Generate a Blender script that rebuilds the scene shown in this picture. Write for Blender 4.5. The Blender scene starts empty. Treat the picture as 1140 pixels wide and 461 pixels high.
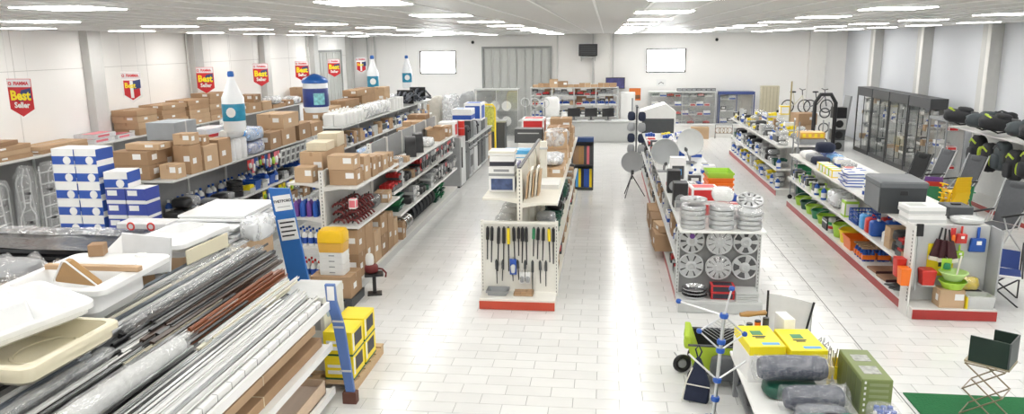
import bpy, bmesh, math, random
from mathutils import Vector, Matrix
random.seed(11)
SC = bpy.context.scene
COL = SC.collection
R = math.radians
PI = math.pi
# ------------------------------------------------------------------ camera
cam_d = bpy.data.cameras.new('camera')
cam = bpy.data.objects.new('camera', cam_d); COL.objects.link(cam)
cam_d.sensor_fit = 'HORIZONTAL'; cam_d.sensor_width = 36.0
cam_d.lens = 36.0 * 850.0 / 1140.0
cam_d.clip_start = 0.05; cam_d.clip_end = 200
right = Vector((0.9927305, 0.11987698, -0.01075468))
up = Vector((-0.01470622, 0.20949929, 0.9776982))
back = Vector((0.1194566, -0.97043267, 0.20973927))
CAMP = Vector((0, 0, 3.45))
cam.matrix_world = Matrix(((right.x, up.x, back.x, CAMP.x), (right.y, up.y, back.y, CAMP.y),
                           (right.z, up.z, back.z, CAMP.z), (0, 0, 0, 1)))
SC.camera = cam
# ------------------------------------------------------------------ world, exposure
wd = bpy.data.worlds.new('world'); SC.world = wd; wd.use_nodes = True
wd.node_tree.nodes['Background'].inputs[0].default_value = (0.86, 0.93, 1.0, 1)
wd.node_tree.nodes['Background'].inputs[1].default_value = 1.0
SC.view_settings.view_transform = 'Standard'; SC.view_settings.look = 'None'
SC.view_settings.gamma = 1.0; SC.view_settings.use_curve_mapping = False
SC.view_settings.exposure = 0.5
PANEL_STRENGTH = 15.0
WINDOW_STRENGTH = 22.0
XL, XR, YB, YF, ZC = -10.1, 8.8, 30.0, -5.0, 3.77      # the hall
# ------------------------------------------------------------------ materials
MATS = {}
def M(name, rgb=None, rough=0.5, metal=0.0, var=0.06, scale=9.0, bump=0.0, emit=0.0, spec=0.5, stretch=None):
    if name in MATS: return MATS[name]
    m = bpy.data.materials.new(name); m.use_nodes = True
    nt = m.node_tree; b = nt.nodes['Principled BSDF']
    rgb = rgb or (.5, .5, .5)
    b.inputs['Roughness'].default_value = rough; b.inputs['Metallic'].default_value = metal
    b.inputs['Specular IOR Level'].default_value = spec
    if var > 0 or bump > 0:
        tc = nt.nodes.new('ShaderNodeTexCoord'); mp = nt.nodes.new('ShaderNodeMapping')
        nt.links.new(tc.outputs['Object'], mp.inputs[0])
        if stretch: mp.inputs['Scale'].default_value = stretch
        n = nt.nodes.new('ShaderNodeTexNoise'); n.inputs['Scale'].default_value = scale; n.inputs['Detail'].default_value = 3
        nt.links.new(mp.outputs[0], n.inputs[0])
    if var > 0:
        mx = nt.nodes.new('ShaderNodeMix'); mx.data_type = 'RGBA'
        mx.inputs['A'].default_value = tuple(max(0, c * (1 - var * 1.6)) for c in rgb) + (1,)
        mx.inputs['B'].default_value = tuple(min(1, c * (1 + var * 1.2)) for c in rgb) + (1,)
        nt.links.new(n.outputs['Fac'], mx.inputs['Factor'])
        nt.links.new(mx.outputs['Result'], b.inputs['Base Color'])
    else:
        b.inputs['Base Color'].default_value = tuple(rgb) + (1,)
    if bump > 0:
        bp = nt.nodes.new('ShaderNodeBump'); bp.inputs['Strength'].default_value = bump; bp.inputs['Distance'].default_value = 0.02
        nt.links.new(n.outputs['Fac'], bp.inputs['Height']); nt.links.new(bp.outputs[0], b.inputs['Normal'])
    if emit > 0:
        b.inputs['Emission Color'].default_value = tuple(rgb) + (1,); b.inputs['Emission Strength'].default_value = emit
    MATS[name] = m
    return m
def MG(name, rgb=(.9, .95, .95), opacity=0.25, rough=0.1, gloss=0.35, bump=0.0, scale=14.0):
    """thin clear sheet: glass pane, film or bag"""
    if name in MATS: return MATS[name]
    m = bpy.data.materials.new(name); m.use_nodes = True
    nt = m.node_tree; nt.nodes.remove(nt.nodes['Principled BSDF']); out = nt.nodes['Material Output']
    tr = nt.nodes.new('ShaderNodeBsdfTransparent'); gl = nt.nodes.new('ShaderNodeBsdfGlossy'); df = nt.nodes.new('ShaderNodeBsdfDiffuse')
    gl.inputs['Roughness'].default_value = rough; gl.inputs['Color'].default_value = (1, 1, 1, 1)
    df.inputs['Color'].default_value = tuple(rgb) + (1,)
    m1 = nt.nodes.new('ShaderNodeMixShader'); m1.inputs[0].default_value = gloss
    nt.links.new(df.outputs[0], m1.inputs[1]); nt.links.new(gl.outputs[0], m1.inputs[2])
    m2 = nt.nodes.new('ShaderNodeMixShader')
    nt.links.new(tr.outputs[0], m2.inputs[1]); nt.links.new(m1.outputs[0], m2.inputs[2]); nt.links.new(m2.outputs[0], out.inputs[0])
    tc = nt.nodes.new('ShaderNodeTexCoord'); n = nt.nodes.new('ShaderNodeTexNoise'); n.inputs['Scale'].default_value = scale
    nt.links.new(tc.outputs['Object'], n.inputs[0])
    mr = nt.nodes.new('ShaderNodeMapRange'); mr.inputs[1].default_value = .35; mr.inputs[2].default_value = .7
    mr.inputs[3].default_value = opacity * .6; mr.inputs[4].default_value = min(1, opacity * 1.5)
    nt.links.new(n.outputs['Fac'], mr.inputs[0]); nt.links.new(mr.outputs[0], m2.inputs[0])
    if bump > 0:
        bp = nt.nodes.new('ShaderNodeBump'); bp.inputs['Strength'].default_value = bump; bp.inputs['Distance'].default_value = .03
        nt.links.new(n.outputs['Fac'], bp.inputs['Height']); nt.links.new(bp.outputs[0], gl.inputs['Normal']); nt.links.new(bp.outputs[0], df.inputs['Normal'])
    MATS[name] = m
    return m
def PLA(name, rgb, rough=.38): return M('plastic_' + name, rgb, rough, 0, .05, 6)
WHITE = M('white_enamel', (.86, .86, .84), .35, 0, .02)
CREAM = M('cream_enamel', (.80, .77, .68), .4, 0, .03)
LGREY = M('light_grey_enamel', (.60, .61, .60), .4, 0, .03)
MGREY = M('mid_grey_enamel', (.32, .33, .34), .45, 0, .04)
DGREY = M('dark_grey_plastic', (.075, .08, .085), .45, 0, .08)
BLACK = M('black_plastic', (.018, .018, .02), .4, 0, .1)
RED = M('red_enamel', (.40, .035, .030), .4, 0, .05)
REDP = PLA('red', (.62, .035, .025))
ORANGE = PLA('orange', (.90, .19, .015))
YELLOW = PLA('yellow', (.90, .68, .02))
LIME = PLA('lime', (.40, .66, .06))
GREEN = PLA('green', (.03, .24, .10))
DGREEN = PLA('dark_green', (.012, .085, .055))
BLUE = PLA('blue', (.02, .10, .45))
LBLUE = PLA('light_blue', (.08, .36, .75))
NAVY = M('navy_cloth', (.018, .025, .055), .8, 0, .15, 20)
PURPLE = PLA('purple', (.16, .06, .30))
PINK = PLA('pink', (.75, .18, .22))
PWHITE = PLA('white', (.84, .84, .82))
CHROME = M('chrome', (.75, .76, .78), .18, 1.0, .04)
ALU = M('aluminium', (.66, .67, .68), .32, 1.0, .08, 6)
STEEL = M('steel_wire', (.5, .51, .52), .3, 1.0, .05)
SILVER = M('silver_paint', (.56, .57, .58), .33, .6, .06)
CARD = M('cardboard', (.44, .285, .165), .85, 0, .10, 3.0)
CARD2 = M('cardboard_light', (.55, .38, .235), .85, 0, .10, 3.0)
CARD3 = M('cardboard_dark', (.35, .22, .125), .85, 0, .12, 3.0)
CARDS = (CARD, CARD2, CARD3, CARD)
TAPE = M('parcel_tape', (.42, .27, .15), .3, 0, .05)
PAPER = M('paper_white', (.86, .86, .85), .7, 0, .03)
PRINTB = M('print_blue', (.025, .09, .42), .45, 0, .04)
PRINTD = M('print_dark', (.03, .03, .045), .5, 0, .1)
PRINTR = M('print_red', (.60, .03, .03), .45, 0, .05)
PRINTY = M('print_yellow', (.93, .74, .02), .45, 0, .03)
WOOD = M('pale_wood', (.60, .42, .24), .7, 0, .15, 4, stretch=(1, 12, 12))
FILM = MG('clear_film', (.88, .9, .92), .22, .16, .5, .9, 18)
FILM2 = MG('milky_film', (.86, .88, .9), .55, .25, .35, .9, 12)
GLASS = MG('cabinet_glass', (.8, .92, .88), .10, .03, .8, 0, 2)
# ------------------------------------------------------------------ mesh builder
class MB:
    def __init__(s): s.v = []; s.f = []; s.m = []
    def quad(s, pts, m=0):
        i = len(s.v); s.v += [tuple(p) for p in pts]; s.f.append(tuple(range(i, i + len(pts)))); s.m.append(m); return s
    def box(s, x0, x1, y0, y1, z0, z1, m=0, T=None):
        i = len(s.v)
        P = [Vector((x, y, z)) for x, y, z in ((x0, y0, z0), (x1, y0, z0), (x1, y1, z0), (x0, y1, z0), (x0, y0, z1), (x1, y0, z1), (x1, y1, z1), (x0, y1, z1))]
        if T is not None: P = [T @ p for p in P]
        s.v += [tuple(p) for p in P]
        for q in ((3, 2, 1, 0), (4, 5, 6, 7), (0, 1, 5, 4), (1, 2, 6, 5), (2, 3, 7, 6), (3, 0, 4, 7)):
            s.f.append(tuple(i + k for k in q)); s.m.append(m)
        return s
    def cbox(s, cx, cy, z0, sx, sy, sz, m=0, T=None):
        return s.box(cx - sx / 2, cx + sx / 2, cy - sy / 2, cy + sy / 2, z0, z0 + sz, m, T)
    def loft(s, rings, m=0, closed=True, cap=True):
        n = len(rings[0]); i = len(s.v)
        for r in rings: s.v += [tuple(p) for p in r]
        for k in range(len(rings) - 1):
            for j in range(n if closed else n - 1):
                a = i + k * n + j; b = i + k * n + (j + 1) % n
                s.f.append((a, b, b + n, a + n)); s.m.append(m)
        if cap and closed:
            s.f.append(tuple(i + j for j in reversed(range(n)))); s.m.append(m)
            s.f.append(tuple(i + (len(rings) - 1) * n + j for j in range(n))); s.m.append(m)
        return s
    def tube(s, pts, r, n=6, m=0, cap=True):
        pts = [Vector(p) for p in pts]; rings = []
        rr = r if isinstance(r, (list, tuple)) else [r] * len(pts)
        prev = None
        for k, p in enumerate(pts):
            d = (pts[min(k + 1, len(pts) - 1)] - pts[max(k - 1, 0)])
            if d.length < 1e-9: d = Vector((0, 0, 1))
            d.normalize()
            if prev is None:
                a = Vector((0, 0, 1)) if abs(d.z) < .9 else Vector((1, 0, 0))
                u = d.cross(a).normalized()
            else:
                u = (prev - d * prev.dot(d)).normalized()
            prev = u; w = d.cross(u)
            rings.append([p + (u * math.cos(2 * PI * j / n) + w * math.sin(2 * PI * j / n)) * rr[k] for j in range(n)])
        return s.loft(rings, m, True, cap)
    def lathe(s, prof, n=16, m=0, T=None, cap=False):
        rings = []
        for r, z in prof:
            ring = [Vector((r * math.cos(2 * PI * j / n), r * math.sin(2 * PI * j / n), z)) for j in range(n)]
            if T is not None: ring = [T @ p for p in ring]
            rings.append(ring)
        return s.loft(rings, m, True, cap)
    def prism(s, poly, y0, y1, m=0, T=None):
        """poly in (x,z), extruded along y"""
        a = [Vector((x, y0, z)) for x, z in poly]; b = [Vector((x, y1, z)) for x, z in poly]
        if T is not None: a = [T @ p for p in a]; b = [T @ p for p in b]
        return s.loft([a, b], m)
    def surf(s, fn, nu, nv, m=0):
        i = len(s.v)
        for a in range(nu + 1):
            for b in range(nv + 1): s.v.append(tuple(fn(a / nu, b / nv)))
        for a in range(nu):
            for b in range(nv):
                k = i + a * (nv + 1) + b
                s.f.append((k, k + nv + 1, k + nv + 2, k + 1)); s.m.append(m)
        return s
    def blob(s, cx, cy, cz, rx, ry, rz, m=0, nu=8, nv=12, e=.7, jit=0.0, seed=0):
        """superellipsoid pillow: e<1 boxy"""
        rnd = random.Random(seed)
        def sg(x, p): return math.copysign(abs(x) ** p, x)
        i = len(s.v)
        for a in range(nu + 1):
            th = -PI / 2 + PI * a / nu
            for b in range(nv):
                ph = 2 * PI * b / nv
                k = 1 + (rnd.random() - .5) * jit if 0 < a < nu else 1
                s.v.append((cx + rx * k * sg(math.cos(th), e) * sg(math.cos(ph), e), cy + ry * k * sg(math.cos(th), e) * sg(math.sin(ph), e), cz + rz * k * sg(math.sin(th), e)))
        for a in range(nu):
            for b in range(nv):
                p = i + a * nv + b; q = i + a * nv + (b + 1) % nv
                s.f.append((p, q, q + nv, p + nv)); s.m.append(m)
        return s
    def mesh(s, name, mats, bevel=0.0, smooth=None, fixn=True):
        me = bpy.data.meshes.new(name); me.from_pydata(s.v, [], s.f)
        if not isinstance(mats, (list, tuple)): mats = [mats]
        for m in mats: me.materials.append(m)
        me.polygons.foreach_set('material_index', s.m)
        if fixn or bevel > 0:
            bm = bmesh.new(); bm.from_mesh(me)
            if fixn: bmesh.ops.recalc_face_normals(bm, faces=bm.faces)
            if bevel > 0: bmesh.ops.bevel(bm, geom=bm.edges[:], offset=bevel, segments=1, affect='EDGES', clamp_overlap=True)
            bm.to_mesh(me); bm.free()
        if smooth:
            me.polygons.foreach_set('use_smooth', [True] * len(me.polygons))
            me.set_sharp_from_angle(angle=R(smooth))
        me.update()
        return me
CACHE = {}
def cached(key, fn):
    if key not in CACHE: CACHE[key] = fn()
    return CACHE[key]
def TR(x=0, y=0, z=0, rx=0, ry=0, rz=0):
    return Matrix.Translation((x, y, z)) @ Matrix.Rotation(rz, 4, 'Z') @ Matrix.Rotation(ry, 4, 'Y') @ Matrix.Rotation(rx, 4, 'X')
# ------------------------------------------------------------------ objects
def obj(name, me, parent=None, loc=(0, 0, 0), rot=(0, 0, 0)):
    o = bpy.data.objects.new(name, me); COL.objects.link(o)
    o.location = loc; o.rotation_euler = rot
    if parent is not None: o.parent = parent
    return o
def tag(o, label, cat, group=None):
    o['label'] = label; o['category'] = cat
    if group: o['group'] = group
    return o
def thing(name, label, cat, loc=(0, 0, 0), rot=(0, 0, 0), group=None):
    o = bpy.data.objects.new(name, None); COL.objects.link(o)
    o.empty_display_size = .1
    o.location = loc; o.rotation_euler = rot if isinstance(rot, tuple) else (0, 0, rot)
    return tag(o, label, cat, group)
def one(name, me, label, cat, loc=(0, 0, 0), rot=(0, 0, 0), group=None):
    return tag(obj(name, me, None, loc, rot if isinstance(rot, tuple) else (0, 0, rot)), label, cat, group)
def inst(spec, name, label, cat, loc, rot=0, group=None):
    """spec: list of (part_name, mesh, location, sub_spec); one part without name -> single mesh thing"""
    rot = rot if isinstance(rot, tuple) else (0, 0, rot)
    if len(spec) == 1 and not (len(spec[0]) > 3 and spec[0][3]):
        return one(name, spec[0][1], label, cat, loc, rot, group)
    t = thing(name, label, cat, loc, rot, group)
    for p in spec:
        c = obj(p[0], p[1], t, p[2] if len(p) > 2 else (0, 0, 0))
        if len(p) > 3 and p[3]:
            for q in p[3]: obj(q[0], q[1], c, q[2] if len(q) > 2 else (0, 0, 0))
    return t
def struct(name, me, parent=None, loc=(0, 0, 0), rot=(0, 0, 0), label=None):
    o = obj(name, me, parent, loc, rot)
    if parent is None: o['kind'] = 'structure'
    if label: o['label'] = label
    return o
def text_mesh(txt, size, mat, extrude=.001, align='CENTER', shear=0.0, bold=0.0):
    key = ('txt', txt, size, mat.name, shear, bold)
    def mk():
        c = bpy.data.curves.new('lettering', 'FONT'); c.body = txt; c.size = size; c.extrude = extrude
        c.align_x = align; c.align_y = 'CENTER'; c.shear = shear; c.offset = bold; c.resolution_u = 2
        o = bpy.data.objects.new('lettering', c); COL.objects.link(o)
        bpy.context.view_layer.update()
        me = bpy.data.meshes.new_from_object(o.evaluated_get(bpy.context.evaluated_depsgraph_get()))
        bpy.data.objects.remove(o); bpy.data.curves.remove(c)
        me.materials.clear(); me.materials.append(mat)
        return me
    return cached(key, mk)
def rbox(sx, sy, sz, mats, bevel=.006, key=None):
    return cached(('rbox', round(sx, 3), round(sy, 3), round(sz, 3), mats.name, bevel), lambda: MB().cbox(0, 0, 0, sx, sy, sz).mesh('body', mats, bevel))
# ================================================================== the hall
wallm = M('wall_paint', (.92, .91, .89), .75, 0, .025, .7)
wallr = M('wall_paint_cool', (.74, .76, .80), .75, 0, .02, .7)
ceilm = M('ceiling_enamel', (.56, .555, .54), .42, .0, .05, 3)
tilem = M('floor_tile', (.80, .80, .785), .16, 0, .035, 2.2, spec=.5)
tilem2 = M('floor_tile_b', (.765, .765, .75), .18, 0, .04, 2.6, spec=.5)
joint = M('tile_joint', (.36, .36, .35), .8, 0, .1)
floor = struct('floor', MB().box(XL - .2, XR + .2, YF - .2, YB + .2, -.2, -.004).mesh('floor', joint))
TL, TW = .455, .215
def in_view(x, y, z):
    d = Vector((x, y, z)) - CAMP
    c = -d.dot(back)
    if c < .1: return None
    return 570 + 850 * d.dot(right) / c, 230.5 - 850 * d.dot(up) / c
tile_me = [MB().box(-TL / 2 + .003, TL / 2 - .003, -TW / 2 + .003, TW / 2 - .003, -.012, 0).mesh('tile', m, .0015) for m in (tilem, tilem2)]
rows = [(-3.3, -1.65), (-.6, .9), (2.1, 3.8)]
cand = []; rest = []
j0 = int(YF / TW) - 1; j1 = int(YB / TW) + 1
for j in range(j0, j1):
    y = 7.145 + (j - 33) * TW
    off = .18 + TL / 2 + (TL / 2 if j % 2 else 0)
    for i in range(-26, 26):
        x = off + i * TL
        if not (XL + TL / 2 < x < XR - TL / 2 and YF < y < YB): continue
        p = in_view(x, y, 0)
        vis = p and -10 < p[0] < 1150 and p[1] < 465 and any(a < x < b for a, b in rows) or (p and 3.2 < x < 4.9 and 7.5 < y < 9.4 and p[0] < 1150)
        (cand if vis else rest).append((y * y + x * x, x, y))
cand.sort(); rest += cand[300:]
for k, (d, x, y) in enumerate(cand[:300]): obj('tile', tile_me[k * 7 % 2], floor, (x, y, 0))
mb = MB()
for d, x, y in rest: mb.box(x - TL / 2 + .003, x + TL / 2 - .003, y - TW / 2 + .003, y + TW / 2 - .003, -.012, 0, random.randrange(2))
o = obj('tile_field', mb.mesh('tile_field', [tilem, tilem2]), floor); o['kind'] = 'stuff'
struct('trim_1', MB().box(2.934, 2.944, YF, YB, -.003, .0015).mesh('expansion_joint', M('joint_dark', (.12, .12, .12), .7)), label='thin dark expansion joint running along the tiled floor')
struct('wall_left', MB().box(XL - .2, XL, YF - .2, YB + .2, -.2, ZC + .3).mesh('wall', wallm))
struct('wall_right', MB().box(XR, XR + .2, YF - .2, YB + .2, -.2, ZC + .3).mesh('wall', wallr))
struct('wall_front', MB().box(XL, XR, YF - .2, YF, -.2, ZC + .3).mesh('wall', wallm))
# back wall with two window openings
mb = MB()
WX = [(-7.29, -5.84), (1.52, 3.0)]; WZ = (2.30, 3.19)
xs = [XL] + [v for w in WX for v in w] + [XR]
mb.box(XL, XR, YB, YB + .25, -.2, WZ[0]).box(XL, XR, YB, YB + .25, WZ[1], ZC + .3)
for a, b in ((XL, WX[0][0]), (WX[0][1], WX[1][0]), (WX[1][1], XR)): mb.box(a, b, YB, YB + .25, WZ[0], WZ[1])
struct('wall_back', mb.mesh('wall', wallm))
dayl = M('window_daylight', (.95, .98, 1.0), .3, 0, 0, emit=WINDOW_STRENGTH)
frm = M('window_frame_dark', (.10, .09, .085), .5)
for k, (a, b) in enumerate(WX):
    w = struct('window_%d' % (k + 1), MB().box(a, b, YB + .10, YB + .12, WZ[0], WZ[1]).mesh('pane', dayl), label='bright daylight window high in the back wall')
    f = MB(); t = .045
    f.box(a, b, YB - .03, YB + .1, WZ[0], WZ[0] + t).box(a, b, YB - .03, YB + .1, WZ[1] - t, WZ[1]).box(a, a + t, YB - .03, YB + .1, WZ[0], WZ[1]).box(b - t, b, YB - .03, YB + .1, WZ[0], WZ[1])
    obj('window_frame', f.mesh('frame', frm), w)
    obj('catch', MB().box((a + b) / 2 - .05, (a + b) / 2 + .05, YB - .05, YB - .03, WZ[0] + .01, WZ[0] + .04).mesh('catch', frm), w)
# ceiling of cross planks with thin carrier bars
ceil = struct('ceiling', MB().box(XL - .2, XR + .2, YF - .2, YB + .2, ZC + .03, ZC + .3).mesh('ceiling', M('ceiling_void', (.22, .22, .21), .8)))
pl = MB().box(XL, XR, -.130, .130, ZC, ZC + .022).mesh('plank', ceilm, .004)
y = YF + .14
while y < YB:
    obj('plank', pl, ceil, (0, y, 0)); y += .2745
bar = MB().box(-.011, .011, YF, YB, ZC - .008, ZC + .004).mesh('carrier_bar', M('carrier_bar', (.80, .80, .79), .4))
x = .378 - .48 * 21
while x < XR - .1:
    if x > XL + .1: obj('carrier_bar', bar, ceil, (x, 0, 0))
    x += .48
# columns along both side walls and the back wall
colm = M('column_grey', (.60, .60, .585), .7, 0, .03)
colm2 = M('column_white', (.84, .83, .80), .7, 0, .02)
k = 2
for y in (2.6, 6.4, 10.3, 14.17, 18.05, 21.95, 25.85, 29.6):
    struct('trim_%d' % k, MB().box(XL, XL + .18, y - .2, y + .2, 0, ZC).mesh('column', colm, .008), label='grey wall column on the long left wall'); k += 1
for y in (3.7, 7.5, 11.3, 15.1, 18.85, 22.6, 26.45):
    c = struct('trim_%d' % k, MB().box(XR - .26, XR, y - .22, y + .22, 0, ZC).mesh('column', colm, .008), label='grey wall column on the long right wall'); k += 1
    obj('white_edge', MB().box(XR - .275, XR - .26, y - .225, y - .06, 0, ZC).mesh('edge', colm2), c)
for x in (-.14, 7.75):
    struct('trim_%d' % k, MB().box(x - .3, x + .3, YB - .16, YB, 0, ZC).mesh('column', colm2, .008), label='white column standing against the back wall'); k += 1
for x in (-9.35, -9.05, -.5, .26, -1.85):
    struct('trim_%d' % k, MB().box(x - .03, x + .03, YB - .2, YB - .14, 1.0, ZC).mesh('conduit', colm), label='thin grey conduit on the back wall'); k += 1
for y in (17.75, 25.4):
    struct('trim_%d' % k, MB().tube([(XL + .05, y, 0), (XL + .05, y, ZC)], .03, 8).mesh('conduit', colm), label='thin grey conduit beside a left wall column'); k += 1
# panel seams of the precast left wall
seam = M('wall_seam', (.66, .65, .63), .8)
for y in (12.2, 16.1, 20.0, 23.9):
    struct('trim_%d' % k, MB().box(XL, XL + .003, y - .006, y + .006, 0, ZC).mesh('seam', seam), label='vertical seam between left wall panels'); k += 1
struct('trim_%d' % k, MB().box(XL, XL + .003, YF, YB, 3.06, 3.072).mesh('seam', seam), label='level seam along the left wall'); k += 1
# folding door in the back wall, and one in the left wall
dm = M('door_grey', (.52, .53, .51), .5, 0, .03); dfm = M('door_edge', (.30, .31, .30), .5)
d1 = struct('door_1', MB().box(-4.80, -4.72, YB - .1, YB, 0, 3.33).box(-2.16, -2.08, YB - .1, YB, 0, 3.33).box(-4.72, -2.16, YB - .1, YB, 3.25, 3.33).mesh('door_frame', dfm), label='wide grey folding door of upright panels in the back wall')
for i in range(8):
    w = 2.56 / 8; x = -4.72 + w * (i + .5)
    p = obj('door_panel', cached('dpan', lambda: MB().prism([(-.15, -.02), (.15, -.02), (.15, .02), (.06, .035), (-.06, .035), (-.15, .02)], 0, 3.24).mesh('door_panel', dm)), d1, (x, YB - .06, 0), (R(90), 0, 0))
    p.location = (x, YB - .05, .0)
d2 = struct('door_2', MB().box(XL, XL + .08, 25.9, 25.98, 0, 3.25).box(XL, XL + .08, 28.66, 28.74, 0, 3.25).box(XL, XL + .08, 25.9, 28.74, 3.2, 3.28).mesh('door_frame', dfm), label='grey folding door of upright panels in the left wall')
for i in range(8):
    w = 2.66 / 8
    obj('door_panel', cached('dpan2', lambda: MB().box(0, .05, -.15, .15, 0, 3.19).box(.05, .07, -.05, .05, 0, 3.19).mesh('door_panel', dm)), d2, (XL + .01, 25.99 + w * (i + .5), 0))
# ceiling light panels
lf = MB().box(-.31, .31, -.31, .31, -.012, 0).mesh('light_frame', WHITE)
ld = MB().box(-.29, .29, -.29, .29, -.018, -.012).mesh('diffuser', M('light_diffuser', (1.0, .985, .95), .4, 0, 0, emit=PANEL_STRENGTH))
for x in (-9.0, -6.6, -4.2, -1.8, .6, 2.95, 5.3, 7.4):
    for j in range(12):
        y = 5.75 + (j - 3) * 2.75
        inst([('frame', lf), ('diffuser', ld)], 'ceiling_light', 'square glowing light panel flush in the plank ceiling', 'light', (x, y, ZC), 0, 'square ceiling light panels')
# ================================================================== kinds of stock
def torus(mb, R0, r, n=20, k=6, m=0, T=None):
    rings = []
    for i in range(n + 1):
        a = 2 * PI * i / n
        ring = [Vector(((R0 + r * math.cos(2 * PI * j / k)) * math.cos(a), (R0 + r * math.cos(2 * PI * j / k)) * math.sin(a), r * math.sin(2 * PI * j / k))) for j in range(k)]
        rings.append([T @ p for p in ring] if T is not None else ring)
    return mb.loft(rings, m, True, False)
def carton(w, d, h, ci=0, side=1, lab=True):
    """w along x, d along y; side: +1 shows its +x face, -1 its -x face"""
    w, d, h = round(w, 3), round(d, 3), round(h, 3)
    def mk():
        body = MB().cbox(0, 0, 0, w, d, h).mesh('body', CARDS[ci % 4], .004)
        t = MB()
        if w > d: t.box(-w / 2 - .001, w / 2 + .001, -.02, .02, h - .06, h + .0008)
        else: t.box(-.02, .02, -d / 2 - .001, d / 2 + .001, h - .06, h + .0008)
        sp = [('body', body), ('tape', t.mesh('tape', TAPE))]
        if lab:
            a = min(.12, w * .35); b = min(.08, h * .4); sx = side * w / 2
            sp.append(('shipping_label', MB().box(w * .1, w * .1 + a, -d / 2 - .002, -d / 2, h * .45, h * .45 + b).mesh('shipping_label', PAPER)))
            sp.append(('side_label', MB().box(min(sx, sx + side * .002), max(sx, sx + side * .002), -min(.12, d * .3), 0, h * .35, h * .35 + b).mesh('side_label', PAPER)))
        return sp
    return cached(('carton', w, d, h, ci % 4, side, lab), mk)
def pbox(w, d, h, base, band, side=1, style=0):
    """printed retail box: band on the -y and one x face"""
    def mk():
        sp = [('body', MB().cbox(0, 0, 0, w, d, h).mesh('body', base, .003))]
        b = MB(); e = .002; sx = side * w / 2; xa, xb = min(sx, sx + side * e), max(sx, sx + side * e)
        if style == 0:
            b.box(-w / 2, w / 2, -d / 2 - e, -d / 2, h * .1, h * .48); b.box(xa, xb, -d / 2, d / 2, h * .1, h * .48)
            b.box(-w * .4, w * .05, -d * .3, d * .2, h, h + e)
        elif style == 1:
            b.box(-w * .42, w * .42, -d / 2 - e, -d / 2, h * .12, h * .85); b.box(xa, xb, -d * .4, d * .4, h * .12, h * .85)
            b.box(-w * .4, w * .4, -d * .38, d * .38, h, h + e)
        else:
            b.box(-w / 2, w / 2, -d / 2 - e, -d / 2, 0, h * .3); b.box(-w * .3, w * .3, -d / 2 - e, -d / 2, h * .5, h * .8)
            b.box(xa, xb, -d / 2, d / 2, 0, h * .3); b.box(-w / 2, w / 2, -d * .12, d * .12, h, h + e)
        sp.append(('print', b.mesh('print', band)))
        return sp
    return cached(('pbox', w, d, h, base.name, band.name, side, style), mk)
def bottle(r, h, mat, cap, lab=None):
    def mk():
        b = MB().lathe([(0, 0), (r * .95, 0), (r, h * .04), (r, h * .62), (r * .8, h * .72), (r * .34, h * .8), (r * .32, h * .88), (0, h * .88)], 12).mesh('body', mat, 0, 40)
        c = MB().lathe([(0, h * .86), (r * .4, h * .86), (r * .38, h), (0, h)], 10).mesh('cap', cap, 0, 40)
        sp = [('body', b), ('cap', c)]
        if lab: sp.append(('label_band', MB().lathe([(r * 1.01, h * .15), (r * 1.02, h * .16), (r * 1.02, h * .5), (r * 1.01, h * .51)], 12).mesh('band', lab, 0, 40)))
        return sp
    return cached(('bottle', r, h, mat.name, cap.name, lab and lab.name), mk)
def jerry(w, d, h, mat, cap):
    def mk():
        b = MB().loft([[(-w / 2 * a, -d / 2 * a, z), (w / 2 * a, -d / 2 * a, z), (w / 2 * a, d / 2 * a, z), (-w / 2 * a, d / 2 * a, z)] for a, z in ((.94, 0), (1, .02), (1, h * .72), (.85, h * .82), (.6, h * .86))]).mesh('body', mat, .008, 50)
        hd = MB().tube([(0, -d * .36, h * .8), (0, -d * .3, h * .98), (0, d * .2, h * .98), (0, d * .3, h * .82)], .012, 6).mesh('handle', mat, 0, 50)
        c = MB().lathe([(0, h * .84), (.026, h * .84), (.026, h * .95), (0, h * .95)], 10, T=TR(0, -d * .22, 0)).mesh('cap', cap, 0, 40)
        return [('body', b), ('handle', hd), ('cap', c)]
    return cached(('jerry', w, d, h, mat.name, cap.name), mk)
def crate(w, d, h, mat, taper=.86, thick=.007):
    def mk():
        b = MB(); o = []
        def ring(k, z, e): return [(-w / 2 * k + e, -d / 2 * k + e, z), (w / 2 * k - e, -d / 2 * k + e, z), (w / 2 * k - e, d / 2 * k - e, z), (-w / 2 * k + e, d / 2 * k - e, z)]
        b.loft([ring(taper, 0, 0), ring(1, h, 0), ring(1, h, thick), ring(taper, .012, thick)], 0)
        rim = MB()
        rim.loft([ring(1, h - .03, -.008), ring(1, h, -.008), ring(1, h, thick), ring(1, h - .03, thick * .5)], 0, True, False)
        return [('body', b.mesh('body', mat)), ('rim', rim.mesh('rim', mat))]
    return cached(('crate', w, d, h, mat.name, taper), mk)
def basket(w, d, h, mat):
    """slatted open basket"""
    def mk():
        b = MB(); n = 7
        b.box(-w / 2, w / 2, -d / 2, d / 2, 0, .01)
        for z in (h * .3, h * .62, h - .02):
            b.box(-w / 2, w / 2, -d / 2, -d / 2 + .008, z, z + .02).box(-w / 2, w / 2, d / 2 - .008, d / 2, z, z + .02)
            b.box(-w / 2, -w / 2 + .008, -d / 2, d / 2, z, z + .02).box(w / 2 - .008, w / 2, -d / 2, d / 2, z, z + .02)
        for i in range(n + 1):
            x = -w / 2 + (w - .012) * i / n; y = -d / 2 + (d - .012) * i / n
            b.box(x, x + .012, -d / 2, -d / 2 + .008, 0, h).box(x, x + .012, d / 2 - .008, d / 2, 0, h)
            b.box(-w / 2, -w / 2 + .008, y, y + .012, 0, h).box(w / 2 - .008, w / 2, y, y + .012, 0, h)
        return [('basket', b.mesh('basket', mat, 0, None, False))]
    return cached(('basket', w, d, h, mat.name), mk)
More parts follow.
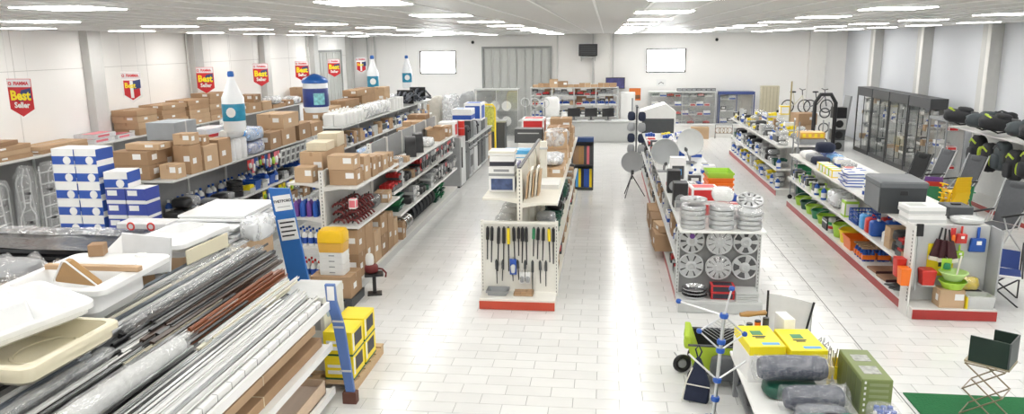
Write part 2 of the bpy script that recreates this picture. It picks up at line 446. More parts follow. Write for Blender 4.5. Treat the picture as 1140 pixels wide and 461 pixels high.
def bucket(r, h, mat, rim=None):
    def mk():
        b = MB().lathe([(0, .0), (r * .78, 0), (r, h), (r * 1.04, h), (r * 1.04, h - .02), (r * .97, h - .02), (r * .76, .012), (0, .012)], 18).mesh('body', mat, 0, 40)
        hd = MB().tube([(-r * 1.03, 0, h - .01)] + [(-r * math.cos(PI * i / 8) * 1.02, -r * .55 * math.sin(PI * i / 8), h - .01 + r * .7 * math.sin(PI * i / 8)) for i in range(1, 8)] + [(r * 1.03, 0, h - .01)], .005, 5).mesh('handle', rim or STEEL, 0, 50)
        return [('body', b), ('handle', hd)]
    return cached(('bucket', r, h, mat.name), mk)
def bag(w, d, h, mat, seed=0, e=.55, jit=.10, film=None):
    def mk():
        def lim(b, q):
            hi = max(abs(c[0]) for c in b.v), max(abs(c[1]) for c in b.v), max(c[2] for c in b.v)
            fx, fy, fz = [min(1, lm / v) for lm, v in zip((w / 2 - q, d / 2 - q, h - q), hi)]
            b.v = [(c[0] * fx, c[1] * fy, max(q, c[2] * fz)) for c in b.v]; return b
        sp = [('contents', lim(MB().blob(0, 0, h / 2, w / 2, d / 2, h / 2, 0, 8, 14, e, jit, seed), .012 if film else .002).mesh('contents', mat, 0, 60))]
        if film: sp.append(('wrapping', lim(MB().blob(0, 0, h / 2 + .004, w / 2 + .012, d / 2 + .012, h / 2 + .004, 0, 8, 14, e, jit * 1.6, seed + 5), .002).mesh('wrapping', film, 0, 60)))
        return sp
    return cached(('bag', w, d, h, mat.name, seed, film and film.name), mk)
def coil(r, t, mat, turns=3):
    def mk():
        b = MB()
        for i in range(turns): torus(b, r - .004 * (i % 2), t, 18, 6, 0, TR(0, 0, t + i * t * 1.7))
        tie = MB()
        tie.box(r - t * 1.4, r + t * 1.4, -.008, .008, 0, t * 1.75 * turns + t * .4, 0, TR(0, 0, 0, 0, 0, 2.1))
        return [('coil', b.mesh('coil', mat, 0, 60)), ('tie', tie.mesh('tie', BLACK))]
    return cached(('coil', r, t, mat.name, turns), mk)
def can(r, h, mat, top=None):
    def mk():
        return [('body', MB().lathe([(0, 0), (r, 0), (r, h * .96), (r * .94, h * .965)], 14).mesh('body', mat, 0, 40)),
                ('lid', MB().lathe([(r * .98, h * .94), (r * .98, h), (0, h)], 14).mesh('lid', top or ALU, 0, 40))]
    return cached(('can', r, h, mat.name, top and top.name), mk)
def blister(w, h, card, goods, film=True):
    """hanging pack: card with a goods lump under film, hangs in the xz plane, hook hole at top; origin at top"""
    def mk():
        c = MB().box(-w / 2, w / 2, -.002, .002, -h, 0)
        g = MB().blob(0, -.018, -h * .6, w * .36, .018, h * .28, 0, 5, 8, .6, .2, int(w * 1000) + int(h * 1000))
        k = MB().box(-.003, .003, 0, .05, .004, .012).box(-.003, .003, -.004, .002, -.014, .012)
        return [('card', c.mesh('card', card)), ('goods', g.mesh('goods', goods, 0, 50)), ('hook', k.mesh('hook', STEEL))]
    return cached(('blister', w, h, card.name, goods.name), mk)
def tray_box(w, d, h, mat, goods, n=3):
    """open display tray with upright goods"""
    def mk():
        t = MB().box(-w / 2, w / 2, -d / 2, d / 2, 0, .006)
        t.box(-w / 2, w / 2, -d / 2, -d / 2 + .004, 0, h * .35).box(-w / 2, w / 2, d / 2 - .004, d / 2, 0, h * .8).box(-w / 2, -w / 2 + .004, -d / 2, d / 2, 0, h * .6).box(w / 2 - .004, w / 2, -d / 2, d / 2, 0, h * .6)
        sp = [('tray', t.mesh('tray', mat))]
        g = MB(); k = max(2, n); ww = (w - .02) / k
        for i in range(k): g.box(-w / 2 + .01 + ww * i + .004, -w / 2 + .01 + ww * (i + 1) - .004, -d * .4, d * .35, .008, h * (.8 + .2 * ((i * 7) % 3) / 2))
        sp.append(('packs', g.mesh('packs', goods)))
        return sp
    return cached(('tray', w, d, h, mat.name, goods.name, n), mk)
# ================================================================== gondola shelving
SLOT = M('slot_dark', (.12, .12, .12), .7)
def shelf_mesh(depth, length, mat, lip=.035):
    """shelf in local coords: x from 0 (back) to depth (front), y 0..length, top at z=0"""
    def mk():
        b = MB().box(0, depth, .004, length - .004, -.028, 0).box(depth - .006, depth + .004, .004, length - .004, -lip, .006)
        for y in (.012, length - .018): b.prism([(0, -.03), (depth * .5, -.03), (0, -.07)], y, y + .006)
        return b.mesh('shelf', mat)
    return cached(('shelf', round(depth, 3), round(length, 3), mat.name), mk)
def rail_mesh(depth, length, mat):
    return cached(('rail', round(depth, 3), round(length, 3), mat.name), lambda: MB().box(depth + .004, depth + .009, .01, length - .01, -.034, .002).mesh('price_rail', mat))
RAIL = M('price_rail', (.80, .80, .79), .3)
def gondola(name, label, xc, y0, y1, half, top, left=(), right=(), bay=1.0, mat=WHITE, kick=RED, base=.15, panel=None, group=None, topslab=None, sides=(1, -1), endcap=False):
    t = thing(name, label, 'shelving', (xc, y0, 0), 0, group)
    L = y1 - y0; n = max(1, round(L / bay)); b = L / n
    pm = panel or mat
    xa = -half if -1 in sides else -.03; xb = half if 1 in sides else .03
    obj('plinth', MB().box(xa + .02, xb - .02, .01, L - .01, .0, base - .03).box(xa, xb, 0, L, base - .03, base).mesh('plinth', mat), t)
    for s in sides:
        x = s * half
        k = MB().box(min(x - s * .018, x - s * .008), max(x - s * .018, x - s * .008), 0, L, .0, base - .03)
        obj('kick_plate', k.mesh('kick_plate', kick), t)
    for i in range(n + 1):
        y = min(max(b * i, .03), L - .03)
        u = MB().box(-.035, .035, y - .025, y + .025, base, top)
        for q in range(int((top - base) / .05)):
            z = base + .03 + q * .05
            if i in (0, n):
                yy = y - .0265 if i == 0 else y + .0255
                u.box(-.006, .006, yy, yy + .001, z, z + .028, 1)
        obj('upright', u.mesh('upright', [mat, SLOT]), t)
    for i in range(n):
        obj('back_panel', cached(('bp', round(b, 3), round(top - base, 3), pm.name), lambda: MB().box(-.012, .012, .026, b - .026, 0, top - base - .01).mesh('back_panel', pm)), t, (0, b * i, base))
        for s, lv in ((1, right), (-1, left)):
            if s not in sides: continue
            for z in lv:
                if callable(z): continue
                zz, d = z if isinstance(z, tuple) else (z, half)
                sh = obj('shelf', shelf_mesh(d - .035, b, mat), t, (s * .035, b * i + (b if s < 0 else 0), zz), (0, 0, 0 if s > 0 else PI))
                obj('price_rail', rail_mesh(d - .035, b, RAIL), sh)
    if topslab:
        obj('top_shelf', MB().box(xa, xb, 0, L, topslab - .03, topslab).mesh('top_shelf', mat, .004), t)
    return t
USED = {}
def fill(place, xs, ys, z, kinds, side, gap=.008, dens=1.0, depth_rows=1, hmax=9.0, maxn=99, pile=None):
    """set goods out along y on a shelf: xs=(back,front) x range; kinds: list of (name,cat,desc,fn) where fn()->(spec,w_x,d_y,h)"""
    y = ys[0] + .02; n = 0
    while y < ys[1] - .04 and n < maxn:
        name, cat, desc, fn = random.choice(kinds)
        sp, w, d, h = fn(side)
        if y + d > ys[1] - .01: break
        if random.random() < dens:
            span = abs(xs[1] - xs[0])
            if w > span: y += .02; continue
            if h > hmax: y += .01; n += .1; continue
            front = xs[1] - side * .02
            rows = depth_rows if w * depth_rows <= span else 1
            for r in range(rows):
                cx = front - side * (w / 2 + r * (w + .015))
                o = inst(sp, name, '%s %s' % (desc, place), cat, (cx, y + d / 2, z), 0, '%s, %s' % (name.replace('_', ' '), place))
                n += 1
                if pile and h < .17 and 'crate' not in name and 'basin' not in name and 2 * h < pile and random.random() < .75:
                    k = 2 if 3 * h < pile and random.random() < .5 else 1
                    for q in range(k): inst(sp, name, '%s piled %s' % (desc.rsplit(' ', 1)[0], place), cat, (cx, y + d / 2, z + (h + .002) * (q + 1)), 0, '%s piled %s' % (name.replace('_', ' '), place))
        y += d + gap
    return n
def rc(*a): return random.choice(a)
K = {}
K['smallcarton'] = ('small_carton', 'carton', 'small brown carton lying', lambda s: (lambda w, d, h, c: (carton(w, d, h, c, s, False), w, d, h))(rc(.2, .26), rc(.14, .2), rc(.1, .15), rc(0, 1)))
K['carton'] = ('brown_carton', 'carton', 'brown cardboard carton standing', lambda s: (lambda w, d, h, c: (carton(w, d, h, c, s), w, d, h))(rc(.3, .36), rc(.25, .34), rc(.22, .3), rc(0, 1, 2)))
K['bluebox'] = ('printed_box', 'box', 'white box with blue print standing', lambda s: (pbox(.24, .18, .16, PAPER, PRINTB, s, 0), .24, .18, .16))
K['redbox'] = ('red_printed_box', 'box', 'white box with red print lying', lambda s: (pbox(.22, .16, .08, PAPER, PRINTR, s, 1), .22, .16, .08))
K['darkbox'] = ('dark_box', 'box', 'dark printed box standing', lambda s: (pbox(.2, .15, .2, DGREY, PAPER, s, 2), .2, .15, .2))
K['whitebottle'] = ('white_bottle', 'bottle', 'white plastic bottle standing', lambda s: (bottle(.05, .26, PWHITE, BLUE, PRINTB), .1, .1, .26))
K['bluebottle'] = ('blue_bottle', 'bottle', 'blue plastic bottle standing', lambda s: (bottle(.05, .25, BLUE, PWHITE, PAPER), .1, .1, .25))
K['greenbottle'] = ('green_bottle', 'bottle', 'green plastic bottle standing', lambda s: (bottle(.045, .22, GREEN, YELLOW), .09, .09, .22))
K['tin'] = ('tin_can', 'can', 'metal tin with grey lid standing', lambda s: (can(.06, .13, LGREY), .12, .12, .13))
K['redtin'] = ('red_tin', 'can', 'red tin with metal lid standing', lambda s: (can(.05, .14, REDP), .1, .1, .14))
K['greybag'] = ('wrapped_bundle', 'bundle', 'grey goods wrapped in clear film lying', lambda s: (bag(.3, .24, .14, MGREY, 3, film=FILM), .33, .27, .15))
K['clearbag'] = ('clear_bag', 'bag', 'clear bag of silvery fittings lying', lambda s: (bag(.22, .18, .11, LGREY, 8, film=FILM), .25, .21, .12))
K['blackbag'] = ('black_bundle', 'bundle', 'black soft bundle lying', lambda s: (bag(.28, .22, .15, BLACK, 5), .28, .22, .15))
K['greycoil'] = ('hose_coil', 'hose', 'grey hose coil lying', lambda s: (coil(.13, .016, MGREY), .3, .3, .1))
K['blackcoil'] = ('cable_coil', 'cable', 'black cable coil lying', lambda s: (coil(.12, .014, BLACK), .28, .28, .09))
K['greencoil'] = ('green_hose_coil', 'hose', 'dark green hose coil lying', lambda s: (coil(.14, .018, DGREEN), .33, .33, .11))
K['bluecrate'] = ('blue_crate', 'crate', 'blue plastic crate standing', lambda s: (crate(.3, .24, .16, BLUE), .32, .26, .16))
K['greencrate'] = ('green_crate', 'crate', 'dark green plastic crate standing', lambda s: (crate(.3, .26, .15, DGREEN), .32, .28, .15))
K['limebasin'] = ('lime_basin', 'basin', 'lime green plastic basin standing', lambda s: (bucket(.16, .14, LIME), .34, .34, .14))
K['greytray'] = ('grey_tray', 'tray', 'grey display tray of packs standing', lambda s: (tray_box(.26, .2, .14, LGREY, MGREY), .26, .2, .14))
K['redtray'] = ('red_tray', 'tray', 'dark tray of red packs standing', lambda s: (tray_box(.26, .2, .13, DGREY, PRINTR, 4), .26, .2, .13))
K['bluetray'] = ('blue_tray', 'tray', 'white tray of blue packs standing', lambda s: (tray_box(.26, .22, .14, PWHITE, PRINTB, 4), .26, .22, .14))
K['yellowtray'] = ('yellow_tray', 'tray', 'grey tray of yellow packs standing', lambda s: (tray_box(.24, .2, .13, LGREY, PRINTY, 3), .24, .2, .13))
def kk(*names): return [K[n] for n in names]
def hang(place, x, ys, z, side, cards, n, w=(.08, .12), h=(.16, .24)):
    """packs on hooks; hang facing the aisle on side"""
    L = ys[1] - ys[0]
    for i in range(n):
        y = ys[0] + L * (i + .5) / n
        c, g = random.choice(cards)
        sp = blister(rc(*w), rc(*h), c, g)
        inst(sp, 'hanging_pack', 'carded pack hanging on a hook %s' % place, 'pack', (x, y, z), (0, 0, R(90) * (1 if side > 0 else -1)), 'hanging packs, %s' % place)
# ================================================================== rows of shelving
PEG = M('pegboard_grey', (.27, .27, .27), .5, 0, .04)
PANW = M('panel_offwhite', (.74, .73, .70), .5, 0, .04)
PANG = M('panel_grey', (.30, .305, .31), .55, 0, .06)
gondola('side_shelving', 'long grey shelving against the left wall with cartons on top', -10.0, 8.2, 24.2, .58, 1.68, right=(), bay=2.0, mat=LGREY, kick=LGREY, panel=PEG, topslab=1.68, sides=(1,))
gondola('carton_shelving', 'grey double shelving of cartons behind the stack of blue and white boxes', -6.4, 9.72, 15.7, .5, 1.64, left=(1.02,), right=(1.02, .50), bay=1.2, mat=LGREY, kick=LGREY, panel=PANG, topslab=1.64)
gondola('bottle_shelving', 'grey double shelving holding white bottles and black hose bundles', -6.4, 16.7, 25.7, .5, 1.62, left=(1.0,), right=(1.15, .55), bay=1.3, mat=LGREY, kick=LGREY, panel=PANG, topslab=1.62)
gondola('parcel_shelving', 'off white double shelving with taped parcels on the top shelf', -3.95, 10.15, 12.4, .5, 1.73, left=(1.55, 1.05, .62), right=(1.5, .93), bay=1.12, mat=PANW, kick=LGREY, panel=LGREY)
gondola('hose_shelving', 'off white double shelving with black hose rolls on the bottom shelf', -3.95, 12.4, 17.5, .5, 1.82, left=(1.5, .8), right=((1.38, .46), (.98, .40), .60), bay=1.02, mat=PANW, kick=LGREY, panel=PANG)
gondola('appliance_row_shelving', 'cream shelving with a dark topped divider behind the rod display', -1.12, 9.93, 13.1, .5, 1.82, left=(1.42, .75), right=(1.36, .64), bay=1.05, mat=CREAM, kick=LGREY)
gondola('box_shelving', 'cream shelving stacked with grey and brown boxes beside the book stand', -1.12, 13.1, 17.3, .5, 1.5, left=(1.42, .75), right=(1.36, .64), bay=1.05, mat=CREAM, kick=LGREY)
gondola('wheel_cover_shelving', 'low grey shelving with satellite dishes and orange bins on top', 1.505, 10.02, 20.4, .53, 1.08, left=(.6,), right=(.6,), bay=1.04, mat=LGREY, kick=RED, topslab=1.09)
gondola('household_shelving', 'low off white shelving of buckets and jerrycans with a red kick plate', 4.36, 10.0, 16.5, .51, 1.10, left=(.63,), right=(.63,), bay=1.3, mat=PANW, kick=RED, topslab=1.12)
gondola('crockery_shelving', 'low off white shelving beyond the wire trolley with a red kick plate', 4.36, 17.6, 24.3, .51, 1.10, left=(.6,), right=(.6,), bay=1.34, mat=PANW, kick=RED, topslab=1.12)
# ---------------------------------------------------------------- wall shelving: cartons on top
def ct(x, y, z, w, d, h, ci=0, lab=True, rz=0, label='brown carton', group=None, name='brown_carton', side=1):
    return inst(carton(w, d, h, ci, side, lab), name, label, 'carton', (x, y, z), rz, group)
zt = 1.681
def flat_stack(x, y, w, d, h, n, lab, g):
    for i in range(n): ct(x + random.uniform(-.015, .015), y + random.uniform(-.02, .02), zt + i * (h + .0025), w, d, h, rc(0, 1, 0), i % 2 == 0, random.uniform(-.02, .02), lab.replace('flat brown carton in', '%s flat brown carton in' % (['lowest', 'second lowest', 'middle', 'fourth', 'topmost'][i] if n > 3 else ['lower', 'upper', 'topmost'][i])), g, 'flat_carton')
flat_stack(-9.78, 11.1, .5, 1.1, .075, 3, 'flat brown carton in the low stack above the wrapped frames', 'low stack of flat cartons on the wall shelving')
ct(-9.78, 11.0, zt + .236, .44, .9, .07, 2, False, .1, 'open topped brown carton on the low flat stack', None, 'flat_carton')
flat_stack(-9.78, 12.45, .5, 1.2, .06, 2, 'flat brown carton in the pair left of the film wrapped parcels', 'pair of flat cartons on the wall shelving')
for i, (y, z) in enumerate(((13.55, 0), (13.6, .085), (14.22, 0))):
    one('wrapped_flat_parcel', cached('wfp', lambda: MB().cbox(0, 0, 0, .45, .62, .08).box(.226, .228, -.25, .1, .02, .06, 1).box(-.1, .15, -.28, .28, .081, .083, 1).mesh('parcel', [M('film_parcel', (.72, .72, .74), .25, 0, .12, 14), PINK], 0)), 'pale film wrapped flat parcel with pink print by the wall column', 'parcel', (-9.75, y, zt + z), .03 * i, 'pale film wrapped parcels on the wall shelving')
flat_stack(-9.76, 14.95, .56, .72, .125, 4, 'flat brown carton in the four high stack below the numbered pennant', 'four high flat carton stack')
flat_stack(-9.76, 16.0, .56, .95, .105, 5, 'flat brown carton in the widest five high stack on the wall shelving', 'wide five high flat carton stack')
flat_stack(-9.76, 17.05, .56, .9, .11, 5, 'flat brown carton in the five high stack beside the tall narrow stack', 'second five high flat carton stack')
flat_stack(-9.74, 18.0, .5, .85, .13, 5, 'flat brown carton in the tall stack behind the hanging bottle balloon', 'tall narrow flat carton stack')
for i, (y, z, w, d, h) in enumerate(((20.0, 0, .5, .7, .26), (20.75, 0, .5, .6, .24), (20.2, .27, .45, .5, .2), (21.6, 0, .5, .8, .1), (23.65, 0, .5, .5, .22), (23.7, .225, .45, .45, .24), (22.35, 0, .5, .5, .16))):
    ct(-9.75, y, zt + z, w, d, h, i, i % 2 == 0, .05 * (i % 3 - 1), 'brown carton standing on the wall shelving between the balloons', 'cartons on the far wall shelving')
for i, y in enumerate((21.5, 22.1)):
    inst(bag(.5, .62, .24, M('film_fill', (.72, .74, .76), .4, 0, .15, 12), 21 + i, film=FILM2), 'film_wrapped_bundle', 'milky film wrapped bundle on the wall shelving', 'bundle', (-9.72, (21.55, 22.98)[i], zt + .103 if i == 0 else zt), 0, 'milky bundles on the wall shelving')
# plastic wrapped carrier frames hanging on the wall shelving
FR = M('frame_silver', (.78, .79, .80), .35, .2, .08, 12)
def carrier(h, w, n, style):
    b = MB(); r = .014
    if style == 0:
        b.tube([(-w / 2, 0, 0), (-w / 2, 0, h - w / 2)] + [(-w / 2 * math.cos(PI * i / 8), 0, h - w / 2 + w / 2 * math.sin(PI * i / 8)) for i in range(1, 8)] + [(w / 2, 0, h - w / 2), (w / 2, 0, 0)], r, 6)
        for i in range(n): b.tube([(-w / 2, 0, h * (i + .6) / (n + 1)), (w / 2, 0, h * (i + .6) / (n + 1))], r * .8, 5)
    elif style == 1:
        b.tube([(-w / 2, 0, 0), (-w / 2, 0, h)], r, 6); b.tube([(w / 2, 0, 0), (w / 2, 0, h)], r, 6)
        for i in range(n): b.tube([(-w / 2, 0, h * (i + .4) / n), (w / 2, 0, h * (i + .4) / n)], r * .9, 5)
    else:
        for s in (-1, 1):
            b.tube([(s * w * .5, 0, 0), (s * w * .5, 0, h * .3), (s * w * .18, 0, h * .45), (s * w * .3, 0, h * .8), (s * w * .1, 0, h)], r, 6)
        b.tube([(-w / 2, 0, h * .12), (w / 2, 0, h * .12)], r, 5); b.tube([(-w * .2, 0, h * .5), (w * .2, 0, h * .5)], r, 5)
    hooks = MB().box(-.03, .03, -.05, .02, h * .2, h * .2 + .04).box(-.03, .03, -.05, .02, h * .62, h * .62 + .04)
    film = MB().blob(0, .0, h / 2, w / 2 + .07, .045, h / 2 + .05, 0, 10, 12, .5, .12, int(h * 100) + n)
    return [('frame', b.mesh('frame', FR, 0, 50)), ('clamp', hooks.mesh('clamp', BLACK)), ('wrapping', film.mesh('wrapping', FILM, 0, 60))]
ys = 9.9
styles = [(1.17, .34, 6, 1), (1.05, .26, 4, 0), (1.15, .38, 5, 2), (1.14, .30, 7, 1), (1.0, .30, 4, 0), (1.15, .34, 5, 2), (1.1, .3, 5, 0)]
for i in range(14):
    h, w, n, s = styles[i % 7]
    sp = cached(('carrier', i % 7), lambda: carrier(h, w, n, s))
    inst(sp, 'carrier_frame', ['ladder shaped silver carrier frame in clear film on the wall shelving', 'arched silver carrier frame in clear film on the wall shelving', 'crooked silver carrier frame in clear film on the wall shelving'][(1, 0, 2)[s] if s < 2 else 2], 'frame', (-9.71 + .17 * (i % 2), ys + .29 * i, .28 + .04 * (i % 3)), (0, R(5 * (i % 3 - 1)), R(90)), 'film wrapped carrier frames below the wall shelving top')
# ---------------------------------------------------------------- blue and white boxes at the end of the carton shelving
tb = thing('display_table', 'grey display table under the blue and white boxes', 'table', (-6.6, 9.35, 0))
obj('table_top', MB().box(-.68, .68, -.3, .3, 1.0, 1.04).mesh('top', LGREY, .004), tb)
for sx in (-1, 1):
    for sy in (-1, 1): obj('leg', cached('dtleg', lambda: MB().box(-.025, .025, -.025, .025, 0, 1.0).mesh('leg', LGREY)), tb, (sx * .63, sy * .25, 0))
def bbox_spec(w, d, h, style):
    base = pbox(w, d, h, PAPER, PRINTB, 1, 9)
    def mk():
        e = .002; b = MB(); p = MB()
        if style == 0:
            b.box(-w / 2, w / 2, -d / 2 - e, -d / 2, h * .08, h * .56)
            b.box(w / 2, w / 2 + e, -d / 2, d / 2, h * .3, h * .95)
            p.lathe([(0, .002), (.055, .002), (.055, 0)], 12, T=TR(w * .18, -d / 2 - e, h * .31, R(90)))
        else:
            b.box(-w / 2, w / 2, -d / 2 - e, -d / 2, h * .25, h); b.box(w / 2, w / 2 + e, -d / 2, d / 2, h * .2, h)
            p.box(-w * .4, w * .1, -d / 2 - 2 * e, -d / 2 - e, h * .55, h * .9)
        return [('body', rbox(w, d, h, PAPER, .003)), ('print_band', b.mesh('print', PRINTB if style == 0 else M('print_violet', (.05, .08, .38), .4)), (0, 0, 0), [('picture', p.mesh('picture', PAPER))])]
    return cached(('bb', w, d, h, style), mk)
for c in range(2):
    for r in range(5):
        inst(bbox_spec(.31, .34, .225, 0), 'appliance_box', '%s blue banded white box in the %s column of the tall stack' % (['lowest', 'second', 'middle', 'fourth', 'topmost'][r], ['outer', 'inner'][c]), 'box', (-7.03 + .322 * c, 9.28, 1.041 + .226 * r), random.uniform(-.02, .02), 'five high double stack of blue banded boxes')
for r in range(3):
    for c in range(2):
        inst(bbox_spec(.27, .32, .2, 1), 'toner_box', '%s violet and white box in the low stack, %s' % (['bottom', 'middle', 'top'][r], ['next to the tall stack', 'next to the shelving end'][c]), 'box', (-6.36 + .285 * c, 9.28, 1.041 + .201 * r), random.uniform(-.03, .03), 'three high stack of violet boxes')
inst(bbox_spec(.31, .34, .225, 0), 'appliance_box', 'white blue banded box set deeper behind the low violet stack', 'box', (-6.34, 9.28, 1.041 + .604), .1)
# ---------------------------------------------------------------- carton shelving: top
zt = 1.641
g = 'cartons heaped on the carton shelving'
A = [(-6.55, 10.0, 0, .58, .45, .2, 2, 'wide brown carton lowest of the pair nearest the shelving end'),
     (-6.55, 10.0, .202, .56, .44, .19, 2, 'wide brown carton upper of the pair nearest the shelving end'),
     (-6.45, 10.1, .395, .5, .3, .09, 1, 'long shallow carton on top of the wide carton pair'),
     (-6.05, 10.0, 0, .25, .25, .2, 1, 'small light carton tucked against the wide carton pair'),
     (-6.05, 10.42, 0, .26, .3, .42, 0, 'tall brown carton with a white label beside the small light carton'),
     (-6.05, 10.42, .425, .26, .26, .16, 1, 'carton on top of the tall labelled carton'),
     (-6.1, 10.82, 0, .4, .4, .36, 1, 'square light brown carton in front of the grey carton'),
     (-6.1, 11.28, 0, .38, .38, .4, 0, 'square brown carton next to the white wrapped rolls'),
     (-6.55, 10.5, 0, .4, .38, .44, 2, 'dark brown carton behind the tall labelled carton'),
     (-6.6, 11.0, 0, .42, .44, .44, 0, 'brown carton under the grey carton'),
     (-6.1, 10.82, .364, .26, .22, .14, 0, 'small carton on the square light brown carton'),
     (-6.1, 13.1, 0, .42, .48, .3, 2, 'brown carton beside the blue wrapped bale, lower one'),
     (-6.15, 13.72, 0, .5, .62, .3, 0, 'brown carton lower of the pair past the blue bale'),
     (-6.15, 13.85, .302, .52, .7, .27, 1, 'large brown carton on top past the blue bale'),
     (-6.15, 14.5, 0, .5, .6, .31, 2, 'brown carton near the far end of the carton shelving'),
     (-6.15, 15.2, 0, .46, .6, .26, 0, 'brown carton at the far end of the carton shelving'),
     (-6.65, 13.05, 0, .4, .4, .33, 0, 'brown carton behind the milky wrapped packs')]
for x, y, z, w, d, h, ci, lb in A: ct(x, y, zt + z, w, d, h, ci, True, random.uniform(-.03, .03), lb)
inst([('body', rbox(.46, .62, .26, M('grey_carton', (.36, .39, .42), .7), .004)), ('strap', MB().box(-.232, .232, -.02, .02, -.001, .262).mesh('strap', LGREY))], 'grey_carton', 'grey strapped carton on top of the brown cartons', 'carton', (-6.6, 11.0, zt + .442))
rl = cached('wroll', lambda: MB().lathe([(0, 0), (.085, 0), (.095, .02), (.095, .3), (.08, .33), (0, .33)], 14).mesh('roll', M('white_roll', (.80, .80, .80), .5, 0, .06, 12), 0, 45))
for i in range(6): one('white_roll', rl, 'white wrapped roll standing beside the blue bale', 'roll', (-6.02 - .2 * (i // 3), 11.62 + .2 * (i % 3), zt), 0, 'white wrapped rolls')
one('white_roll', cached('wroll2', lambda: MB().lathe([(0, -.3), (.07, -.3), (.085, -.28), (.085, .28), (.07, .3), (0, .3)], 14, T=TR(rx=R(90))).mesh('roll', M('white_roll'), 0, 45)), 'white wrapped roll lying across the standing white rolls', 'roll', (-6.06, 11.82, zt + .416))
for i in range(2):
    inst(bag(.42, .62, .22, LBLUE if i else BLUE, 31, e=.4, jit=.05, film=FILM2), 'blue_bale', ['blue film wrapped bale lying on the carton shelving', 'blue film wrapped bale on top of the other bale'][i], 'bale', (-6.12, 12.48, zt + i * .232))
for i in range(3):
    inst(bag(.34, .36, .28, PWHITE, 41 + i, e=.5, film=FILM2), 'milky_pack', 'milky wrapped white pack behind the blue bales', 'pack', (-6.62, 11.75 + .4 * i, zt), 0, 'milky wrapped packs'); 
inst(bag(.4, .5, .25, PWHITE, 45, film=FILM2), 'milky_pack', 'milky wrapped pack lying on a brown carton', 'pack', (-6.65, 13.05, zt + .334))
one('red_label_pack', cached('rlp', lambda: MB().cbox(0, 0, 0, .34, .7, .2).box(.171, .173, -.3, .3, .06, .11, 1).box(-.1, .1, -.352, -.35, .06, .11, 1).mesh('pack', [M('film_parcel'), PRINTR], .0)), 'clear pack with a red stripe on the milky white packs', 'pack', (-6.62, 12.1, zt + .283))
# lower shelves of the carton shelving
pl = 'on the middle shelf of the carton shelving'
fill(pl, (-6.35, -5.9), (9.8, 12.0), 1.021, kk('blackbag', 'greybag', 'blackbag', 'blackcoil', 'darkbox'), 1, hmax=.5, pile=.4)
fill(pl, (-6.35, -5.9), (12.0, 15.6), 1.021, kk('bluecrate', 'darkbox', 'clearbag', 'bluebottle', 'greytray', 'blackbag', 'greytray', 'yellowtray'), 1, .01, pile=.25)
fill('at the back of the carton shelving middle shelf', (-6.36, -6.225), (10, 15.6), 1.021, kk('whitebottle', 'bluebottle'), 1, .03, .7)
pl = 'on the low shelf of the carton shelving'
for i in range(14):
    inst(jerry(.2, .16, .3, PWHITE, REDP if i % 4 == 1 else BLUE), 'white_canister', 'white plastic canister ' + pl, 'canister', (-6.04 - .21 * (i % 2), 11.1 + .2 * (i // 2), .501), 0, 'white canisters ' + pl)
fill(pl, (-6.35, -5.9), (12.6, 15.6), .501, kk('greybag', 'blackbag', 'whitebottle', 'carton', 'greycoil'), 1, pile=.42)
hang('below the carton shelving top', -5.875, (11.9, 13.2), 1.597, 1, [(PRINTR, LGREY), (PRINTD, LIME), (PRINTB, LGREY), (PINK, PAPER)], 10)
plate = cached('plate', lambda: [('plate', MB().loft([[(-.09, -.012, -.32), (.09, -.012, -.32), (.09, .012, -.32), (-.09, .012, -.32)], [(-.1, -.012, -.02), (.1, -.012, -.02), (.1, .012, -.02), (-.1, .012, -.02)]]).mesh('plate', LGREY, .008)), ('slots', MB().box(-.06, .06, -.014, -.0125, -.27, -.18).box(-.06, .06, -.014, -.0125, -.14, -.06).mesh('slots', SLOT))])
for i in range(10): inst(plate, 'grey_step_plate', 'grey slotted plate hanging under the carton shelving top', 'plate', (-5.875, 13.35 + .23 * i, 1.6), (R(8), 0, R(90)), 'grey slotted plates hanging in a row')
hang('below the middle shelf of the carton shelving', -5.88, (12.2, 15.2), .972, 1, [(PRINTY, LIME), (PRINTD, LGREY), (PRINTB, PAPER), (PURPLE, PINK)], 18, (.09, .12), (.14, .2))
# ---------------------------------------------------------------- bottle shelving (farther)
zt = 1.621; pl = 'on top of the bottle shelving'
jug = jerry(.24, .2, .36, PWHITE, PWHITE)
for i in range(12): inst(jug, 'white_jug', 'white plastic jug ' + pl, 'jug', (-6.05 - .26 * (i % 2), 17.0 + .26 * (i // 2), zt), 0, 'white jugs ' + pl)
for i in range(5): inst(bag(.4, .42, .34, PWHITE, 51 + i % 3, film=FILM2), 'milky_sack', 'milky white sack ' + pl, 'sack', (-6.15, 18.9 + .48 * i, zt), 0, 'milky sacks ' + pl)
for i in range(4): inst(can(.13, .32, PWHITE, LGREY), 'white_tub', 'white lidded tub ' + pl, 'tub', (-6.1, 21.4 + .3 * i, zt), 0, 'white tubs ' + pl)
def hosebun(seed):
    rnd = random.Random(seed); b = MB()
    for i in range(16):
        x = rnd.uniform(-.22, .22); z = rnd.uniform(.03, .3); tl = rnd.uniform(.45, .72)
        b.tube([(x, -tl, z * .5 + .03), (x + rnd.uniform(-.1, .1), -.2, z + .08), (x + rnd.uniform(-.1, .1), .2, z + .1), (x + rnd.uniform(-.2, .2), tl, z * .4 + .03)], .025, 6)
    return [('hoses', b.mesh('hoses', M('slate_rubber', (.055, .065, .085), .5, 0, .1), 0, 60)), ('tie', MB().box(-.26, .26, -.02, .02, .02, .44).mesh('tie', BLACK))]
for i in range(2): inst(cached(('hb', i), lambda: hosebun(i)), 'hose_bundle', 'slate coloured heap of hoses ' + pl, 'hose', (-6.2, 23.45 + 1.6 * i, zt), 0, 'slate hose heaps ' + pl)
